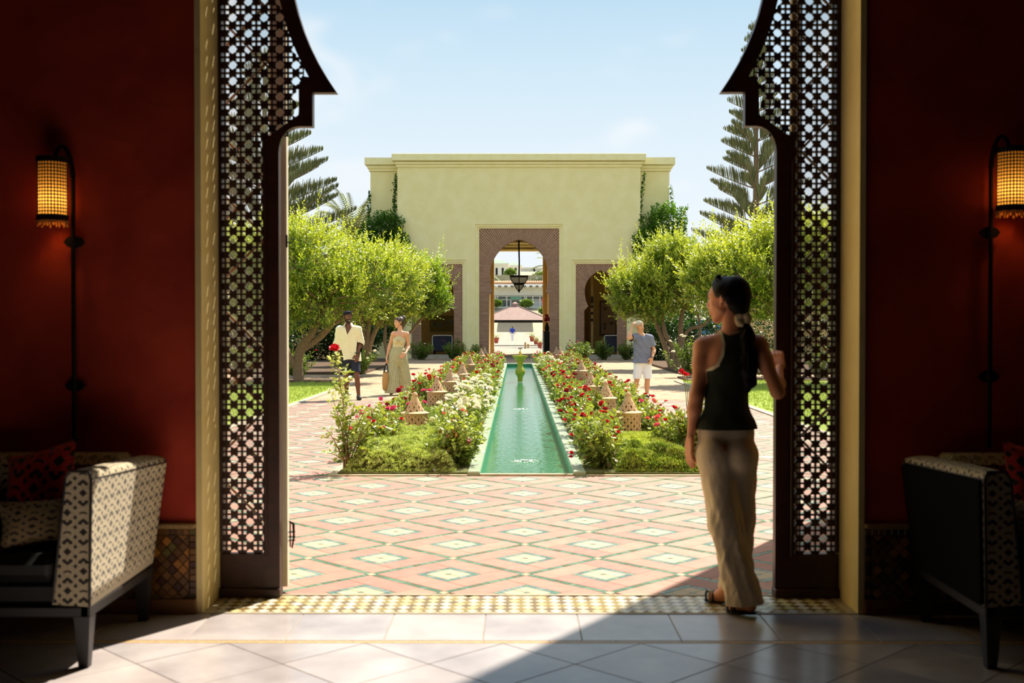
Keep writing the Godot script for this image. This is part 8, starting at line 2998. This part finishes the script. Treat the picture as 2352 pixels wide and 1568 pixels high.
	obj("basket", mb.mesh(), mottled("straw", rgb(170, 124, 70), rgb(206, 162, 104), 0.9, 0.06, 1.5, 0.05), bg)
	for sg in [-1.0, 1.0]:
		mb = MB.new()
		mb.tube([Vector3(0.05 * sg, 0.33, -0.09), Vector3(0.03 * sg, 0.50, -0.05), Vector3(0.0, 0.56, 0.0), Vector3(0.03 * sg, 0.50, 0.05), Vector3(0.05 * sg, 0.33, 0.09)], [0.010], 6)
		obj("handle", mb.mesh(), M["black strap"], bg)

func man_in_grey() -> void:
	var D := 22.4
	var root := thing("person", "grey-haired man in a slate T-shirt and white shorts, hand raised to his head", "person", Vector3(2.5, 0, -D))
	var J := J3({"neck": [1474, 768], "chest": [1475, 789], "waist": [1475, 811], "pelvis": [1476, 828], "shL": [1459, 774, 0.02], "shR": [1493, 776, 0.0],
		"elL": [1444, 776, 0.24], "wrL": [1451, 752, 0.10], "elR": [1502, 804, -0.03], "wrR": [1498, 821, 0.12],
		"hipL": [1467, 833], "hipR": [1486, 833], "knL": [1463, 871, 0.03], "knR": [1487, 871, 0.03], "anL": [1458, 905, -0.08], "anR": [1486, 906, 0.0], "toeL": [1455, 913, 0.1], "toeR": [1488, 914, 0.15]}, D)
	J.toeL.y = 0.03; J.toeR.y = 0.03
	var fw := Vector3(0.15, 0, 1)
	var fig := figure(J, fw, 0.92, false)
	var sk := skin("tan skin", rgb(208, 154, 120))
	var C := P(1469, 750.5, D)
	var B := face_basis(Vector3(0.55, 0.0, 0.83), Vector3(-0.20, 1, 0.0))
	body_mesh(root, fig, J, sk, 0.013, C, B, 0.96, 0.006, [
		[J.wrL, Vector3(0.35, 1, -0.05), Vector3(0.9, -0.2, -0.3), 1.0, 0.75, 0.95, 0.006],
		[J.wrR, Vector3(-0.30, -1, 0.2), Vector3(-0.5, 0, -0.8), -1.0, 0.5, 0.95, 0.006]], 1.05, 1.0)
	face_parts(root, C, B, 0.96, M["brown hair"], M["lips rose"])
	var L := func(x: float, y: float, z: float) -> Vector3: return C + B * Vector3(x, y, z)
	var mb := MB.new()
	shell(root, "hair", M["grey hair"], C, B, 0.96, 1.05, 0.009, 0.006, [[L.call(0, 0.092, -0.01), L.call(0, 0.094, 0.04), 0.030, 0.028]], func(q: Vector3) -> float:
		var v := q.z - clampf(0.008 + (q.y - 0.02) * 1.3, -0.02, 0.10)
		if absf(q.x) > 0.055 and q.y < 0.03: v = maxf(v, q.z + 0.016)
		return maxf(v, -q.y - 0.055))
	var tee := mottled("slate jersey", rgb(112, 116, 140), rgb(126, 130, 154), 0.85, 0.3)
	var tb := figure(J, fw, 0.92, false, 0.020)
	var bn: Array = tb.torso.duplicate()
	for sg in [-1.0, 1.0]: bn.append([J.chest + tb.sx * 0.09 * sg, J.pelvis + tb.sx * 0.085 * sg - tb.up * 0.06, 0.088, 0.094])
	for k in ["L", "R"]: bn.append([J["sh" + k], (J["sh" + k] as Vector3).lerp(J["el" + k], 0.75), 0.070, 0.070])
	bn.append([J.pelvis + Vector3(-0.055, -0.04, 0), J.pelvis + Vector3(0.055, -0.04, 0), 0.142, 0.142, tb.fw, 0.93])
	var hem := EYE - (833 - 745) * D / F
	mb = MB.new()
	sdf(mb, bn, 0.012, 0.010)
	for i in mb.v.size():
		var p := mb.v[i]
		# drag folds from the raised shoulder down to the other hip
		var t = (p.x - J.shL.x) * 0.75 + (p.y - J.shL.y) * 0.45
		mb.v[i] = p + mb.n[i] * 0.008 * sin(t * 62.0 + 2.0 * sin(p.y * 7.0)) * clampf((p.z + D) * 12.0, 0, 1)
	mb.recalc()
	mb = mb.clip(func(p: Vector3) -> float:
		var v := maxf(hem - p.y, p.y - J.neck.y - 0.035)
		var dn = p - J.neck - Vector3(0, 0.03, 0.03)
		v = maxf(v, 0.078 - dn.length())
		for k in ["L", "R"]:
			var a: Vector3 = J["sh" + k]; var b: Vector3 = J["el" + k]
			var ax := (b - a).normalized()
			if (p - a - ax * (p - a).dot(ax)).length() < 0.10 and (p - a).dot(ax) < 0.35 and (k == "L" or absf(p.x - J.pelvis.x) > 0.14): v = maxf(v, (p - a).dot(ax) - a.distance_to(b) * 0.66)
		return v)
	obj("t_shirt", local(mb, root).mesh(), tee, root)
	var bb := []
	bb.append([J.waist.lerp(J.pelvis, 0.6), J.pelvis, 0.126, 0.136, tb.fw, 0.74])
	for k in ["L", "R"]: bb.append([J["hip" + k], (J["hip" + k] as Vector3).lerp(J["kn" + k], 1.0), 0.094, 0.084])
	var sy := EYE - (869 - 745) * D / F
	wear(root, "shorts", M["white cloth"], bb, 0.012, 0.006, func(p: Vector3) -> float: return maxf(sy - p.y, p.y - hem - 0.06), 0.008, 12.0)
	shoes(root, J, M["black strap"], "shoe")
	mb = MB.new(); mb.tube([J.wrR + Vector3(-0.025, 0.015, 0.015), J.wrR + Vector3(0, 0.012, 0.033), J.wrR + Vector3(0.028, 0.01, 0.01)], [0.008], 6)
	obj("bracelet", local(mb, root).mesh(), M["black strap"], root)

func man_far() -> void:
	var D := 128.0
	var gy := plaza_h(D)
	var s := 1.68 / 1.75
	var root := thing("person", "distant man in a blue polo shirt and white trousers walking on the plaza", "person", Vector3((1177.0 - 1187.0) * D / F, gy, -D))
	var o := root.position
	var A := func(x: float, y: float, z := 0.0) -> Vector3: return o + Vector3(x, y, z) * s
	var J := {"neck": A.call(0, 1.47), "chest": A.call(0, 1.28), "waist": A.call(0, 1.08), "pelvis": A.call(0, 0.95), "shL": A.call(-0.19, 1.42), "shR": A.call(0.19, 1.42),
		"elL": A.call(-0.27, 1.16, -0.05), "wrL": A.call(-0.30, 0.92, 0.05), "elR": A.call(0.27, 1.16, 0.05), "wrR": A.call(0.30, 0.92, 0.15),
		"hipL": A.call(-0.09, 0.92), "hipR": A.call(0.09, 0.92), "knL": A.call(-0.07, 0.50, 0.12), "knR": A.call(0.08, 0.50, -0.02), "anL": A.call(-0.04, 0.10, 0.16), "anR": A.call(0.07, 0.12, -0.25), "toeL": A.call(-0.04, 0.03, 0.32), "toeR": A.call(0.07, 0.03, -0.10)}
	var fig := figure(J, Vector3(0, 0, 1), 1.0, false)
	var C: Vector3 = A.call(0, 1.63)
	var B := face_basis(Vector3(0, -0.05, 1), Vector3.UP)
	body_mesh(root, fig, J, M["man skin"], 0.02, C, B, 1.0, 0.010, [[J.wrL, Vector3(0, -1, 0.1), Vector3(1, 0, 0), 1.0, 0.4, 1.0, 0.008], [J.wrR, Vector3(0, -1, 0.1), Vector3(-1, 0, 0), -1.0, 0.4, 1.0, 0.008]], 1.0, 1.0)
	var mb := MB.new()
	sdf(mb, [[C + Vector3(0, 0.06, -0.03), C + Vector3(0, 0.07, 0.02), 0.068, 0.058]], 0.01, 0.01)
	obj("hair", local(mb, root).mesh(), M["black hair"], root)
	var tb := figure(J, Vector3(0, 0, 1), 1.0, false, 0.02)
	var bn: Array = tb.torso.duplicate()
	for k in ["L", "R"]: bn.append([J["sh" + k], (J["sh" + k] as Vector3).lerp(J["el" + k], 0.7), 0.08, 0.075])
	wear(root, "polo_shirt", mat("royal blue", rgb(44, 64, 170), 0.85), bn, 0.02, 0.015, func(p: Vector3) -> float: return maxf(o.y + 0.93 * s - p.y, p.y - o.y - 1.52 * s), 0.008, 8.0)
	var bb := [[J.waist, J.pelvis, 0.14, 0.15, Vector3(0, 0, 1), 0.8]]
	for k in ["L", "R"]:
		bb.append([J["hip" + k], J["kn" + k], 0.10, 0.08]); bb.append([J["kn" + k], J["an" + k], 0.08, 0.07])
	wear(root, "trousers", M["white cloth"], bb, 0.02, 0.012, func(p: Vector3) -> float: return maxf(o.y + 0.10 * s - p.y, p.y - o.y - 0.99 * s), 0.008, 8.0)
	shoes(root, J, M["white cloth"], "shoe")
